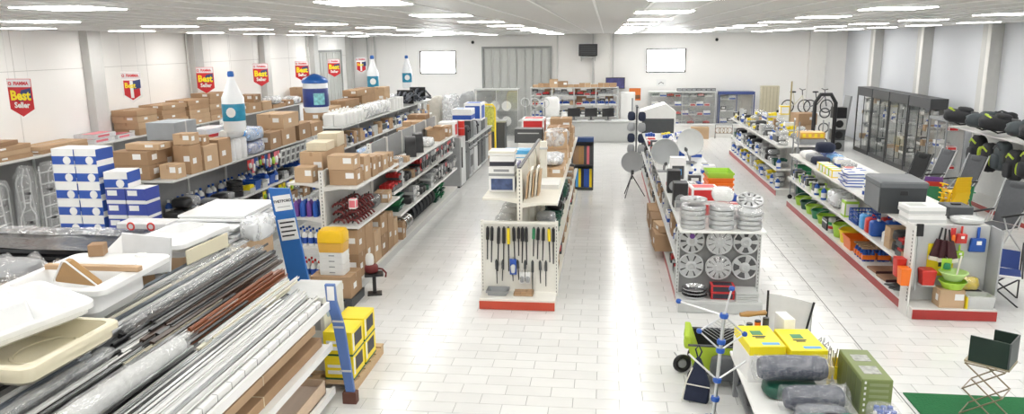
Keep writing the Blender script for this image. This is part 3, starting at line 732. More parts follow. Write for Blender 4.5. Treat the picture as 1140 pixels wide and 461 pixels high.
for i, (x, y, z, w, d, h) in enumerate(((-6.7, 17.2, 0, .38, .6, .42), (-6.7, 18.0, 0, .38, .8, .38), (-6.68, 19.2, 0, .4, 1.1, .46), (-6.68, 20.6, 0, .4, 1.2, .5), (-6.68, 20.4, .502, .4, 1.6, .16), (-6.68, 22.4, 0, .4, .6, .6))):
    ct(x, y, zt + z, w, d, h, i, True, 0, 'brown carton on the rear half of the bottle shelving top', 'cartons on the bottle shelving')
pl = 'on the middle shelf of the bottle shelving'
fill(pl, (-6.35, -5.9), (16.8, 25.6), 1.151, kk('smallcarton', 'smallcarton', 'greybag', 'tin', 'whitebottle', 'darkbox'), 1, .01, hmax=.4, pile=.4)
pl = 'on the low shelf of the bottle shelving'
fill(pl, (-6.35, -5.9), (16.8, 25.6), .551, kk('blackbag', 'greybag', 'carton', 'redtray', 'bluetray', 'blackcoil'), 1, .01, .95, pile=.5)
# goods behind the far shelving: bagged racks standing in the far left corner
for i in range(16):
    x = -9.2 + .6 * (i % 8); y = 27.3 + .8 * (i // 8)
    h = 1.5 + .25 * ((i * 5) % 4) / 3
    inst(cached(('bagrack', i % 4), lambda: [('stand', MB().tube([(-.12, 0, 0), (-.12, 0, h - .1)], .018, 6).tube([(.12, 0, 0), (.12, 0, h - .1)], .018, 6).tube([(-.2, 0, h * .9), (.2, 0, h * .9)], .015, 6).box(-.22, .22, -.15, .15, 0, .03).mesh('stand', [STEEL], 0, 50)),
         ('cover', MB().blob(0, 0, h * .55, .24, .2, h * .43, 0, 10, 12, .5, .14, 60 + i).mesh('cover', [FILM2, M('cover_beige', (.55, .52, .46), .7, 0, .12), FILM2, M('cover_grey', (.42, .43, .44), .7, 0, .12)][i % 4], 0, 60))]),
         'covered_stand', ['milky film covered stand by the back wall', 'beige covered stand by the back wall', 'clear film covered stand by the back wall', 'grey covered stand by the back wall'][i % 4], 'stand', (x, y, 0), rc(0, .3, -.3), 'covered stands in the far corner')
# ---------------------------------------------------------------- parcel shelving (row with the taped parcels)
g = 'taped parcels'
P = [(-3.68, 10.45, 0, .4, .3, .22, 0, 'brown parcel with a label, lower of the two at the shelf end'), (-3.7, 10.45, .222, .38, .3, .2, 1, 'brown parcel with white labels, upper of the two at the shelf end'),
     (-3.63, 10.83, 0, .3, .3, .36, 1, 'upright light parcel beside the stacked pair'), (-3.62, 11.15, 0, .32, .26, .3, 0, 'upright parcel with a white label near the middle of the top shelf'),
     (-3.62, 11.45, 0, .3, .24, .26, 2, 'small upright parcel past the middle of the top shelf'), (-3.62, 11.75, 0, .3, .26, .24, 1, 'small light parcel near the far end of the top shelf'),
     (-3.62, 12.08, 0, .3, .28, .22, 0, 'small brown parcel at the far end of the top shelf'), (-4.18, 10.9, .05, .34, .9, .4, 1, 'long shallow parcel lying behind the upright parcels')]
for x, y, z, w, d, h, ci, lb in P: ct(x, y, 1.501 + z if z != .05 else 1.551, w, d, h, ci, True, random.uniform(-.04, .04), lb)
for i, (y, d, h) in enumerate(((11.0, .4, .12), (11.5, .38, .2))): one('cream_box', rbox(.3, d, h, M('cream_card', (.74, .66, .50), .7), .004), ['low cream box on the long shallow parcel', 'tall cream box on the long shallow parcel'][i], 'box', (-4.15, 10.75 + .45 * i, 1.954), .06)
inst(carton(.26, .24, .22, 1, 1, True), 'white_parcel', 'white parcel at the aisle end of the sanitary shelf', 'parcel', (-4.22, 10.32, 1.551))
for o in [bpy.data.objects[-1]] if False else []: pass
# bottles on the left end of that shelving
for lv, (z, a, b, nm) in enumerate(((1.051, PURPLE, BLUE, 'violet'), (.621, PWHITE, BLUE, 'white'), (.151, PWHITE, REDP, 'red capped'))):
    for i in range(10):
        m = (PURPLE, BLUE)[i % 2] if lv == 0 else PWHITE
        cp = (PWHITE if lv == 0 else (BLUE if lv == 1 else REDP))
        inst(bottle(.042, .27 if lv == 0 else .24, m, cp, PRINTB if lv else None), 'liquid_bottle', '%s bottle on the end shelves behind the blue upright sign' % (('violet', 'blue')[i % 2] if lv == 0 else nm), 'bottle', (-4.38 + .095 * (i % 4), 10.26 + .1 * (i // 4), z), 0, '%s bottles on the end shelves' % (('violet', 'blue')[i % 2] if lv == 0 else nm))
# middle shelf: dark red clamps and black bundle
def clamp():
    b = MB().tube([(-.09, 0, .02), (-.05, 0, .07), (.05, 0, .07), (.09, 0, .02)], .016, 6)
    return [('clamp', b.mesh('clamp', M('oxblood', (.16, .02, .02), .45), 0, 50)), ('screw', MB().tube([(0, -.03, .03), (0, .06, .1)], .012, 6).mesh('screw', BLACK, 0, 50))]
csp = cached('clamp', clamp)
for i in range(42):
    L = i // 14; k = i % 14
    inst(csp, 'red_clamp', 'dark red clamp heaped on the shelf below the parcels', 'clamp', (-3.56 - .21 * (k % 2), 10.3 + .12 * (k // 2), .931 + .115 * L), rc(0, .3, -.2), 'dark red clamps heaped below the parcels')
inst(bag(.34, .6, .2, BLACK, 71, film=FILM), 'black_bundle', 'black film wrapped bundle beside the red clamps', 'bundle', (-3.7, 11.5, .931))
ct(-3.62, 12.0, .931, .24, .34, .16, 1, True, .1, 'light carton past the black bundle below the parcels')
inst(pbox(.1, .1, .14, PAPER, PINK, 1, 1), 'pink_box', 'pink and white box at the end of the red clamps', 'box', (-3.52, 10.2 + .02, 1.19))
# cartons standing on the floor shelf
for i, (y, d, h) in enumerate(((10.38, .34, .36), (10.38, .34, .35), (10.76, .36, .7), (11.15, .36, .5), (11.53, .34, .34), (11.53, .34, .33), (11.9, .32, .6), (12.2, .24, .45))):
    z = .151 + (.362 if i == 1 else (.342 if i == 5 else 0))
    ct(-3.68, y, z, .4, d, h, i + 2, True, random.uniform(-.02, .02), 'tall brown carton standing on the bottom shelf below the red clamps', 'brown cartons on the bottom shelf')
ct(-3.58, 12.55, .151, .3, .2, .3, 0, True, 0, 'small brown carton between the cartons and the black hose rolls')
# ---------------------------------------------------------------- hose shelving
for i in range(7):
    inst(coil(.145, .033, M('tyre_rubber', (.02, .022, .028), .6, 0, .1), 3) , 'hose_roll', 'black hose roll on the bottom shelf', 'hose', (-3.67, 13.55 + .27 * i, .151 + .195), (0, R(90), R(90)), 'black hose rolls on the bottom shelf')
for i in range(3):
    inst(coil(.12, .02, CHROME, 3), 'silver_coil', 'silver coil standing before the black hose rolls', 'coil', (-3.6, 12.9 + .16 * i, .151 + .15), (0, R(90), R(90)), 'silver coils on the bottom shelf')
for i in range(9):
    inst(crate(.38, .3, .1, GREEN if i % 2 else DGREEN, .8), 'green_tray', 'green plastic tray in the crossed stacks on the hose shelving', 'tray', (-3.7, [15.7, 16.2, 12.75][i // 3], (.152 if i < 6 else .601) + .1 * (i % 3)), .1 * (i % 2), 'green trays on the hose shelving')
pl = 'on the second shelf of the hose shelving'
fill(pl, (-3.9, -3.45), (13.2, 17.4), .601, kk('greencrate', 'clearbag', 'greybag', 'greencoil', 'greytray', 'blackbag', 'clearbag'), 1, .008, hmax=.33, pile=.32)
pl = 'on the short shelf of the hose shelving'
fill(pl, (-3.9, -3.56), (12.45, 17.4), .981, kk('smallcarton', 'greytray', 'redtray', 'greytray', 'tin', 'clearbag', 'darkbox', 'blackbag'), 1, .008, hmax=.33, pile=.3)
pl = 'on the upper shelf of the hose shelving'
fill(pl, (-3.9, -3.49), (12.5, 13.6), 1.381, kk('greytray', 'smallcarton', 'greybag'), 1, .03)
for i in range(2):
    inst(cached('arch', lambda: [('guard', MB().surf(lambda u, v: ((.09 if True else 0) * (2 * v - 1), -.26 * math.cos(PI * u), .02 + .36 * math.sin(PI * u)), 12, 2).surf(lambda u, v: ((.09) * (2 * v - 1), -.24 * math.cos(PI * u), .02 + .335 * math.sin(PI * u)), 12, 2).mesh('guard', BLACK, 0, 40)), ('lip', MB().tube([(.09, -.25 * math.cos(PI * i / 10), .02 + .347 * math.sin(PI * i / 10)) for i in range(11)], .014, 6).mesh('lip', BLACK, 0, 50))]), 'mudguard', 'black arched mudguard on the upper shelf of the hose shelving', 'mudguard', (-3.65, 14.0 + .58 * i, 1.381), .3, 'black mudguards')
inst(bag(.34, .4, .2, PWHITE, 81, film=FILM2), 'milky_sack', 'milky sack between the mudguards and the open carton', 'sack', (-3.68, 15.4, 1.381))
def opencarton(w, d, h):
    b = MB().box(-w / 2, w / 2, -d / 2, d / 2, 0, .006)
    for s in (-1, 1):
        b.box(s * w / 2 - .003, s * w / 2 + .003, -d / 2, d / 2, 0, h).box(-w / 2, w / 2, s * d / 2 - .003, s * d / 2 + .003, 0, h)
    f = MB()
    for s in (-1, 1): f.box(0, .07, -d / 2, d / 2, -.003, .003, 0, TR(s * w / 2, 0, h, 0, R(-30) if s > 0 else R(210)))
    return [('body', b.mesh('body', CARD)), ('flap', f.mesh('flap', CARD2))]
inst(cached('oc1', lambda: opencarton(.28, .56, .24)), 'open_carton', 'open brown carton near the end of the hose shelving', 'carton', (-3.7, 16.5, 1.381))
ct(-3.7, 17.2, 1.381, .36, .4, .24, 0, True, 0, 'brown carton at the far end of the hose shelving')
for i in range(5): inst(bag(.4, .5, .16, BLUE if i % 2 else LBLUE, 91 + i, film=FILM2), 'blue_pack', 'blue film pack on the far side of the hose shelving', 'pack', (-4.2, 13.2 + .55 * i, 1.501 + .0), 0, 'blue film packs on the hose shelving')
for i in range(3): ct(-4.2, 16.0 + .5 * i, 1.501, .4, .45, .2 + .1 * i, i, True, 0, 'brown carton on the rear side of the hose shelving', 'cartons behind the hose shelving')
hang('on the hose shelving', -3.465, (14.0, 17.3), 1.33, 1, [(PRINTD, MGREY), (DGREY, LGREY), (PRINTR, BLACK), (PRINTD, DGREY), (MGREY, BLACK), (PAPER, DGREY)], 26)
hang('low on the hose shelving', -3.43, (15.2, 17.3), .93, 1, [(PRINTD, MGREY), (DGREY, LGREY), (PRINTR, BLACK), (LGREY, DGREY)], 16)
# ================================================================== left foreground: rack of trim profiles
RBLUE = M('rack_blue', (.10, .19, .46), .45, 0, .05)
rk = thing('profile_rack', 'blue posted rack loaded with long trim profiles and cardboard tubes', 'rack', (0, 0, 0))
def post(y):
    p = MB().loft([[(-2.53 + dx, y - .02, z), (-2.53 + dx + w, y - .02, z), (-2.53 + dx + w, y + .02, z), (-2.53 + dx, y + .02, z)] for z, dx, w in ((.1, .04, .09), (.4, .0, .10), (.8, -.05, .11), (1.05, -.10, .10), (1.22, -.11, .10))[:5 if y > 5 else 3]])
    return p.mesh('post', RBLUE, .006)
for y in (3.0, 6.72):
    q = obj('post', post(y), rk)
    obj('foot', MB().box(-2.52, -2.38, y - .045, y + .045, 0, .12).mesh('foot', M('rust_brown', (.13, .05, .035), .6), .005), q)
    obj('rear_post', MB().box(-4.05, -3.97, y - .04, y + .04, 0, 1.3).mesh('rear_post', RBLUE), rk)
    if y > 5:
        st = MB().box(-2.615, -2.545, y - .023, y - .021, 1.06, 1.2)
        obj('sticker', st.mesh('sticker', PAPER), q)
        obj('stripe', MB().box(-2.58, -2.47, y - .0235, y - .021, .78, .80).box(-2.58, -2.47, y - .0235, y - .021, .84, .86).box(-2.535, -2.42, y - .0235, y - .021, .33, .35).mesh('stripe', LGREY), q)
for z0, z1, x1, nm in ((.16, .16, -4.0, 'low_deck'), (.62, .62, -3.9, 'middle_deck')):
    obj(nm, MB().box(x1, -2.6, 2.6, 6.68, z0 - .03, z0).box(-2.61, -2.585, 2.6, 6.68, z0 - .05, z0 + .02).mesh('deck', WHITE), rk)
# the upper deck slopes up towards the back
obj('upper_deck', MB().prism([(-2.6, .98), (-2.6, 1.02), (-3.95, 1.40), (-3.95, 1.36)], 2.4, 6.66).mesh('deck', DGREY), rk)
obj('upper_lip', MB().box(-2.615, -2.59, 2.4, 6.68, .975, 1.055).mesh('lip', WHITE), rk)
def deckz(x): return 1.022 + (-2.6 - x) * .2815
WT = M('trim_white', (.80, .80, .79), .35, 0, .06, 5); WC = M('trim_cream', (.72, .68, .56), .4, 0, .05, 5); BK = M('trim_black', (.02, .02, .022), .3, 0, .1, 5)
DB = M('trim_dark_brown', (.055, .028, .018), .35, 0, .12, 5); OB = M('trim_red_brown', (.26, .085, .035), .35, 0, .12, 5)
GB = M('trim_slate', (.14, .16, .185), .35, 0, .08, 5); AL = M('trim_silver', (.55, .56, .57), .3, .7, .08, 5); DG = M('trim_grey', (.22, .22, .22), .45, 0, .1, 5)
def bar_mesh(L, w, h, kind, mat):
    def mk():
        b = MB()
        if kind == 'flat': b.box(-w / 2, w / 2, -L / 2, L / 2, 0, h)
        elif kind == 'U': b.prism([(-w / 2, 0), (w / 2, 0), (w / 2, h), (w / 2 - .004, h), (w / 2 - .004, .004), (-w / 2 + .004, .004), (-w / 2 + .004, h), (-w / 2, h)], -L / 2, L / 2)
        elif kind == 'L': b.prism([(-w / 2, 0), (w / 2, 0), (w / 2, .005), (-w / 2 + .006, .006), (-w / 2 + .005, h), (-w / 2, h)], -L / 2, L / 2)
        elif kind == 'half': b.prism([(w / 2 * math.cos(PI * i / 6), h * math.sin(PI * i / 6)) for i in range(7)], -L / 2, L / 2)
        else: b.tube([(0, -L / 2, w / 2), (0, L / 2, w / 2)], w / 2, 10)
        return b.mesh('profile', mat, 0, 40)
    return cached(('bar', round(L, 2), w, h, kind, mat.name), mk)
def bars(x0, x1, dz, ya, yb, mats, label, group, n, w=.03, h=.02, kinds=('flat', 'L', 'U', 'half'), jit=.12, layers=1, name='trim_profile', tilt=.0):
    for ly in range(layers):
        for i in range(n):
            u = (i + .5) / n; x = x0 + (x1 - x0) * u
            L = round(rc(0, .1, .2) + (yb - ya) - .2, 2)
            k = rc(*kinds); m = mats[(i + ly) % len(mats)]
            me = bar_mesh(L, w, h, k, m)
            z = deckz(x) + dz + ly * (h + .002) + (w * .3 * .0)
            o = one(name, me, label, 'trim', (x, (ya + yb) / 2 + random.uniform(-jit, jit) * .5, z), (0, random.uniform(0, .25) if False else 0.2745, random.uniform(-.006, .006)), group)
def R_(r):   # deck x for a sight ratio
    return -(r * (3.45 - 1.022 + 2.6 * .2815)) / (1 + r * .2815) if False else None
# white lattice edged profiles along the front lip
lat = cached('lattice', lambda: MB().box(-.02, .02, -1.85, 1.85, 0, .055).mesh('profile', WT, .003))
lo = thing('lattice_profile', 'white lattice marked profile lying along the front lip of the rack', 'trim', (-2.645, 4.7, 1.047))
obj('profile', lat, lo)
for i in range(18): obj('tick', cached('tick', lambda: MB().box(.0201, .0212, -.003, .003, .004, .052).box(-.018, .018, -.003, .003, .0551, .0561).mesh('tick', DG)), lo, (0, -1.75 + i * .205, 0))
bars(-2.70, -2.98, 0, 2.7, 6.6, (WT, BK, WT, DG, WT, WT, BK), 'white or black slim profile lying nearest the front lip', 'slim white and black profiles', 11, .022, .018)
bars(-2.70, -2.94, .026, 2.7, 6.7, (WT, WT, AL, WT), 'white slim profile on the upper layer by the front lip', 'upper slim white profiles', 7, .026, .02)
bars(-3.0, -3.14, 0, 5.2, 6.9, (WC, WT, WC), 'cream slim profile between the white and the red brown ones', 'cream slim profiles', 5, .024, .02)
bars(-3.0, -3.1, .026, 5.3, 7.0, (WC, WT), 'cream slim profile on top beside the red brown ones', 'upper cream profiles', 4, .024, .02)
bars(-3.16, -3.31, 0, 5.15, 7.1, (OB, OB), 'red brown wood coloured profile', 'red brown profiles', 5, .028, .03, ('half', 'U', 'flat'))
bars(-3.17, -3.28, .034, 5.3, 7.05, (OB,), 'red brown wood coloured profile in the upper layer', 'upper red brown profiles', 3, .034, .03, ('half', 'U'))
bars(-3.33, -3.46, 0, 5.0, 7.3, (DB, DB, BK), 'dark brown profile beside the red brown ones', 'dark brown profiles', 4, .03, .03, ('half', 'U', 'flat'))
bars(-3.33, -3.44, .034, 5.0, 7.35, (DB, BK), 'dark brown profile in the upper layer', 'upper dark brown profiles', 3, .036, .03, ('half', 'flat'))
bars(-3.48, -3.62, 0, 4.9, 7.5, (BK, DG, BK), 'black profile under crinkled film', 'black profiles', 4, .034, .04, ('half', 'flat'))
bars(-3.64, -3.78, .0, 4.8, 7.4, (AL, GB, WT), 'silver or grey profile behind the black ones', 'silver profiles behind the black ones', 4, .034, .04, ('half', 'flat', 'tube'))
bars(-3.80, -3.92, .02, 4.8, 7.3, (WC, DG), 'cream flat strip at the back of the rack', 'cream flat strips', 3, .04, .02, ('flat',))
# near half
bars(-3.2, -3.36, .0, 2.5, 4.95, (WT, BK, WT, BK), 'broad white or black profile beside the film wrapped roll', 'broad white and black profiles', 4, .036, .03, ('flat', 'half'))
bars(-3.38, -3.5, .0, 2.5, 4.85, (DG, BK, WT), 'dark grey profile between the white and the slate ones', 'dark grey profiles', 4, .028, .03)
bars(-3.2, -3.48, .036, 2.5, 4.9, (BK, WT, DG, AL, WT, BK), 'slim profile in the upper layer beside the film roll', 'upper slim profiles by the film roll', 6, .022, .016)
bars(-3.52, -3.62, .0, 2.5, 4.7, (GB,), 'slate blue broad profile', 'slate blue profiles', 2, .05, .045, ('half',))
bars(-3.64, -3.74, .0, 2.5, 4.8, (WT, AL), 'white and silver flat profile past the slate ones', 'white profiles past the slate ones', 3, .032, .03, ('flat', 'U'))
bars(-3.76, -3.92, .0, 2.5, 4.7, (AL, DG), 'silver ribbed profile at the back of the rack', 'silver ribbed profiles', 4, .036, .03, ('U', 'flat'))
bars(-3.0, -3.03, .0, 2.5, 4.95, (DG, GB), 'grey profile under the film wrapped roll', 'grey profiles by the film roll', 2, .02, .02)
bars(-2.96, -3.18, .0, 2.5, 5.3, (WT, BK, DG, AL), 'slim profile between the white ones and the film roll', 'slim profiles before the film roll', 9, .02, .022)
bars(-2.9, -3.02, .05, 3.0, 6.3, (WT, AL, BK), 'slim profile lying loose over the white layer', 'loose slim profiles', 5, .02, .014, jit=.5)
bars(-3.14, -3.5, .03, 4.6, 6.2, (BK, DG, WT, AL, BK, WC), 'loose profile bridging the dark brown and the film wrapped ones', 'bridging loose profiles', 10, .022, .018, jit=.5)
bars(-3.34, -3.6, .068, 5.2, 7.4, (BK, DB, BK, DG), 'black or brown profile lying loose on top', 'loose dark profiles', 7, .024, .02, jit=.4)
bars(-3.62, -3.92, .045, 4.7, 7.2, (AL, WT, GB, WC), 'pale profile lying loose at the back of the rack', 'loose pale profiles', 7, .028, .02, jit=.4)
bars(-3.5, -3.9, .05, 2.5, 4.6, (AL, GB, WT, DG, BK), 'mixed profile in the upper layer beneath the shower trays', 'mixed upper profiles', 9, .028, .02, jit=.3)
fr = thing('film_wrapped_roll', 'thick roll wrapped in crinkled clear film lying on the profiles', 'roll', (-3.11, 3.75, deckz(-3.11) + .145), (0, 0, -.02))
obj('roll', MB().tube([(0, -1.3, 0), (0, -.4, 0), (0, .5, 0), (0, 1.2, 0)], [.06, .07, .07, .06], 14).mesh('roll', M('roll_pale', (.62, .63, .62), .4, 0, .1, 8), 0, 50), fr)
def wrinkle(rad, L, n=30, seed=1):
    rnd = random.Random(seed)
    return MB().tube([(rnd.uniform(-.008, .008), -L / 2 + L * i / n, rnd.uniform(0, .008)) for i in range(n + 1)], [rad * rnd.uniform(.9, 1.16) for _ in range(n)] + [rad * .5], 14)
obj('film', wrinkle(.078, 2.6).mesh('film', FILM, 0, 25), fr)
for i, (x, y, L, r) in enumerate(((-3.55, 6.2, 2.3, .06), (-3.71, 6.65, 1.3, .05), (-3.44, 3.7, 2.0, .05))):
    t = one('film_sleeve', wrinkle(r, L, 26, 7 + i).mesh('film', FILM, 0, 25), ['crinkled clear film sleeve over the black profiles', 'crinkled clear film sleeve over the silver profiles', 'crinkled clear film sleeve over the dark grey profiles'][i], 'film', (x, y, deckz(x) + .095), 0)
# cardboard tubes and sleeves on the middle deck
cs = [(-2.72, .1, .09, 0, 0), (-2.85, .12, .11, 1, 0), (-3.0, .12, .1, 0, 0), (-3.15, .13, .12, 2, 0), (-3.32, .13, .1, 0, 0), (-2.78, .11, .08, 1, 1), (-2.93, .12, .1, 0, 1), (-3.1, .12, .08, 2, 1), (-3.27, .12, .09, 0, 1)]
for i, (x, w, h, c, ly) in enumerate(cs):
    L = (4.0, 3.8, 3.9, 3.7, 4.0, 3.6, 3.9, 3.9, 3.8)[i]
    t = thing('long_carton', 'long brown cardboard sleeve on the middle deck of the profile rack', 'carton', (x, 6.62 - L / 2, .622 + .128 * ly), (0, 0, random.uniform(-.003, .003)), 'long cardboard sleeves')
    obj('sleeve', cached(('lc', w, h, L, c), lambda: MB().box(-w / 2, w / 2, -L / 2, L / 2, 0, h).mesh('sleeve', CARDS[c], .004)), t)
    obj('string', MB().box(-w / 2 - .003, w / 2 + .003, L * .18, L * .18 + .012, -.0, h + .003).mesh('string', M('string_pale', (.72, .62, .44), .8)), t)
# shallow trays on the low deck
t = thing('shallow_carton', 'shallow pale carton lid with a white lining on the low deck', 'carton', (-3.0, 5.95, .162), (0, 0, .0))
obj('tray', MB().box(-.36, .36, -.62, .62, 0, .01).box(-.36, -.35, -.62, .62, 0, .14).box(.35, .36, -.62, .62, 0, .14).box(-.36, .36, -.62, -.61, 0, .14).box(-.36, .36, .61, .62, 0, .14).mesh('tray', M('pale_card', (.66, .50, .36), .8, 0, .06), 0), t)
obj('lining', MB().box(-.345, .345, -.605, .605, .012, .07).mesh('lining', M('pale_lining', (.74, .60, .50), .5, 0, .12, 3, stretch=(6, .7, 1))), t)
one('grey_sheet', MB().box(-.33, .33, -.5, .5, 0, .05).mesh('panel', M('panel_grey_white', (.70, .71, .72), .4), .004), 'grey white panel lying before the shallow pale carton', 'panel', (-2.97, 4.78, .162))
for i in range(2): inst(pbox(.5, .3, .14, M('box_greenwhite', (.62, .66, .62), .5), DGREEN, 1, 2), 'long_box', ['pale box with a green stripe deep on the low deck', 'pale box with a green stripe on top of the other deep on the low deck'][i], 'box', (-3.7, 6.4, .162 + .145 * i))
# pallet with yellow cartons and a printed white box
def pallet(w, d, mat):
    top = []
    for i in range(6): top.append(('slat', cached(('ps', w, d, mat.name), lambda: MB().box(-w / 2, w / 2, -.05, .05, .1, .12).mesh('slat', mat)), (0, -d / 2 + .05 + (d - .1) * i / 5, 0)))
    for x in (-w / 2 + .05, 0, w / 2 - .05): top.append(('runner', cached(('pr', w, d, mat.name), lambda: MB().box(-.045, .045, -d / 2, d / 2, 0, .1).mesh('runner', mat)), (x, 0, 0)))
    return top
inst(cached('pal1', lambda: pallet(.92, 1.05, WOOD)), 'pallet', 'wooden pallet under the yellow cartons', 'pallet', (-2.93, 7.42, 0))
def ybox():
    w, d, h = .30, .36, .255
    sp = [('body', rbox(w, d, h, PRINTY, .003)), ('dark_edge', MB().box(-w / 2 - .001, w / 2 + .001, -d / 2 - .001, d / 2 + .001, 0, .02).mesh('edge', M('print_green', (.02, .12, .05), .5)))]
    sp.append(('picture', MB().box(w / 2, w / 2 + .002, -.1, .12, .08, .22).mesh('picture', PRINTD)))
    sp.append(('lettering', MB().box(w / 2, w / 2 + .002, -.16, -.12, .05, .23).box(-.12, .1, -d / 2 - .002, -d / 2, .06, .1).box(-.12, .06, -d / 2 - .002, -d / 2, .13, .16).mesh('lettering', PAPER)))
    return sp
for i in range(4): inst(cached('ybox', ybox), 'yellow_carton', ['yellow carton at the bottom of the pallet near the blue post', 'yellow carton on top near the blue post', 'yellow carton at the bottom of the pallet far end', 'yellow carton on top at the pallet far end'][i], 'carton', (-2.64, 7.14 + .40 * (i // 2), .121 + .256 * (i % 2)))
t = thing('printed_white_box', 'tall white box with blue roundels on the pallet behind the blue post', 'box', (-3.08, 7.45, .121))
obj('body', rbox(.48, .6, .8, M('box_pale', (.70, .71, .70), .5), .005), t)
obj('dark_panel', MB().box(-.2, .2, -.302, -.3, .45, .75).mesh('p', MGREY), t)
for k, (y, z) in enumerate(((-.16, .62), (.02, .66), (.0, .38))): obj('roundel', cached('rnd', lambda: MB().lathe([(0, 0), (.07, 0), (.07, .002), (0, .002)], 14, T=TR(ry=R(90))).mesh('roundel', M('roundel_blue', (.30, .42, .62), .4))), t, (.24, y, z))
# ---------------------------------------------------------------- upright blue sign
sg = thing('upright_sign', 'tall blue upright sign board with white text panels behind the profiles', 'sign', (-3.42, 8.2, 0), (0, R(-8), R(4)))
SB = M('sign_blue', (.03, .16, .50), .35, 0, .03)
obj('base', MB().box(-.2, .2, -.2, .2, 0, .03).mesh('base', DGREY, .005), sg)
obj('board', MB().loft([[(-.12, -.02, .03), (.12, -.02, .03), (.12, .02, .03), (-.12, .02, .03)], [(-.12, -.02, 1.9), (.12, -.02, 1.86), (.12, .02, 1.86), (-.12, .02, 1.9)]]).mesh('board', SB, .004), sg)
p = obj('name_panel', MB().box(-.09, .115, -.024, -.021, 1.62, 1.80).mesh('panel', PAPER), sg)
obj('lettering', text_mesh('THETFORD', .042, BLACK, .001, bold=.0015), p, (.012, -.0255, 1.73), (R(90), 0, 0))
obj('text_line', MB().box(-.06, .09, -.0255, -.0245, 1.66, 1.668).mesh('line', MGREY), p)
p = obj('text_panel', MB().box(-.09, .115, -.024, -.021, 1.27, 1.52).mesh('panel', PAPER), sg)
for i in range(4): obj('text_line', MB().box(-.075, .10 - .03 * (i % 2), -.0255, -.0245, 1.47 - i * .052, 1.488 - i * .052).mesh('line', BLACK), p)
# ---------------------------------------------------------------- sink units and shower trays on a stand
st = thing('trestle_stand', 'grey trestle stand under the sinks and wrapped panels', 'stand', (-5.3, 6.0, 0))
obj('deck', MB().box(-1.3, 1.2, -3.2, 2.6, .98, 1.02).mesh('deck', LGREY), st)
for x in (-1.2, 1.1):
    for y in (-3.0, -.3, 2.4): obj('leg', cached('tsleg', lambda: MB().box(-.04, .04, -.04, .04, 0, .98).mesh('leg', LGREY)), st, (x, y, 0))
# carton pile on which the sinks rest
for i, (x, y, w, d, h) in enumerate(((-4.5, 4.1, .7, .9, .36), (-4.5, 5.3, .7, 1.2, .42))):
    ct(x, y, 1.021, w, d, h, i, False, 0, ['flat carton under the cream shower tray', 'flat carton under the white sink unit'][i])
SWH = M('sanitary_white', (.86, .87, .87), .22, 0, .02, 3); SCR = M('sanitary_cream', (.78, .72, .54), .25, 0, .03, 3)
def rrect(x0, x1, y0, y1, r, z, n=4):
    out = []
    for cx, cy, a0 in ((x1 - r, y1 - r, 0), (x0 + r, y1 - r, 90), (x0 + r, y0 + r, 180), (x1 - r, y0 + r, 270)):
        for i in range(n + 1):
            a = R(a0 + 90 * i / n); out.append((cx + r * math.cos(a), cy + r * math.sin(a), z))
    return out
def basin(w, d, h, rim, r, mat, bx=(0, 1), by=(0, 1), wall=.02):
    """moulded tray: outer flange, outer wall, inner bowl. bowl limits as fractions"""
    x0, x1, y0, y1 = -w / 2, w / 2, -d / 2, d / 2
    ix0, ix1, iy0, iy1 = x0 + rim + (w - 2 * rim) * bx[0], x0 + rim + (w - 2 * rim) * bx[1], y0 + rim + (d - 2 * rim) * by[0], y0 + rim + (d - 2 * rim) * by[1]
    b = MB()
    rings = [rrect(ix0 + .04, ix1 - .04, iy0 + .04, iy1 - .04, r * .9, 0), rrect(ix0 - wall, ix1 + wall, iy0 - wall, iy1 + wall, r, h * .3), rrect(ix0 - wall, ix1 + wall, iy0 - wall, iy1 + wall, r, h - .05),
             rrect(x0 + .01, x1 - .01, y0 + .01, y1 - .01, r, h - .05), rrect(x0, x1, y0, y1, r, h - .045), rrect(x0, x1, y0, y1, r, h - .008), rrect(x0 + .008, x1 - .008, y0 + .008, y1 - .008, r, h),
             rrect(ix0, ix1, iy0, iy1, r, h), rrect(ix0 + .015, ix1 - .015, iy0 + .015, iy1 - .015, r * .95, h - .03), rrect(ix0 + .05, ix1 - .05, iy0 + .05, iy1 - .05, r * .8, .03)]
    b.loft(rings, 0, True, True)
    return b.mesh('shell', mat, 0, 35)
# white sink unit with the deep bowl
t = thing('white_sink_unit', 'large glossy white sink unit with a deep bowl holding a brown pad', 'sink', (-4.04, 5.36, 1.45), (0, 0, R(2)))
obj('shell', basin(.86, 1.0, .28, .06, .08, SWH, (0, .92), (0, .74)), t)
obj('tap_boss', MB().lathe([(0, .28), (.05, .28), (.045, .305), (0, .31)], 14, T=TR(.2, .4, 0)).mesh('boss', SWH, 0, 40), t)
obj('drain', MB().lathe([(0, .031), (.04, .031), (.045, .036), (0, .038)], 14, T=TR(-.05, -.1, 0)).mesh('drain', CHROME, 0, 40), t)
t = thing('brown_pad', 'folded brown leather look pad with a white edge lying in the sink', 'pad', (-3.98, 5.16, 1.69), (R(20), R(0), R(-12)))
obj('pad', MB().prism([(-.2, 0), (.2, 0), (.22, .02), (.02, .22), (-.02, .22), (-.22, .02)], -.03, .03).mesh('pad', M('tan_leather', (.42, .24, .09), .45, 0, .12, 5), .012), t)
obj('piping', MB().tube([(-.22, -.034, .02), (-.02, -.034, .225), (.02, -.034, .225), (.22, -.034, .02)], .008, 6).mesh('piping', PAPER, 0, 50), t)
one('brown_rail', MB().box(-.4, .4, -.03, .03, 0, .04).mesh('rail', CARD2, .004), 'brown cardboard rail lying across the sink bowl', 'rail', (-4.0, 5.36, 1.733), (0, 0, .0))
one('dark_carton', MB().cbox(0, 0, 0, .12, .12, .1).mesh('c', CARD3, .004), 'small dark brown carton on the far rim of the white sink', 'carton', (-4.25, 5.78, 1.733), .3)
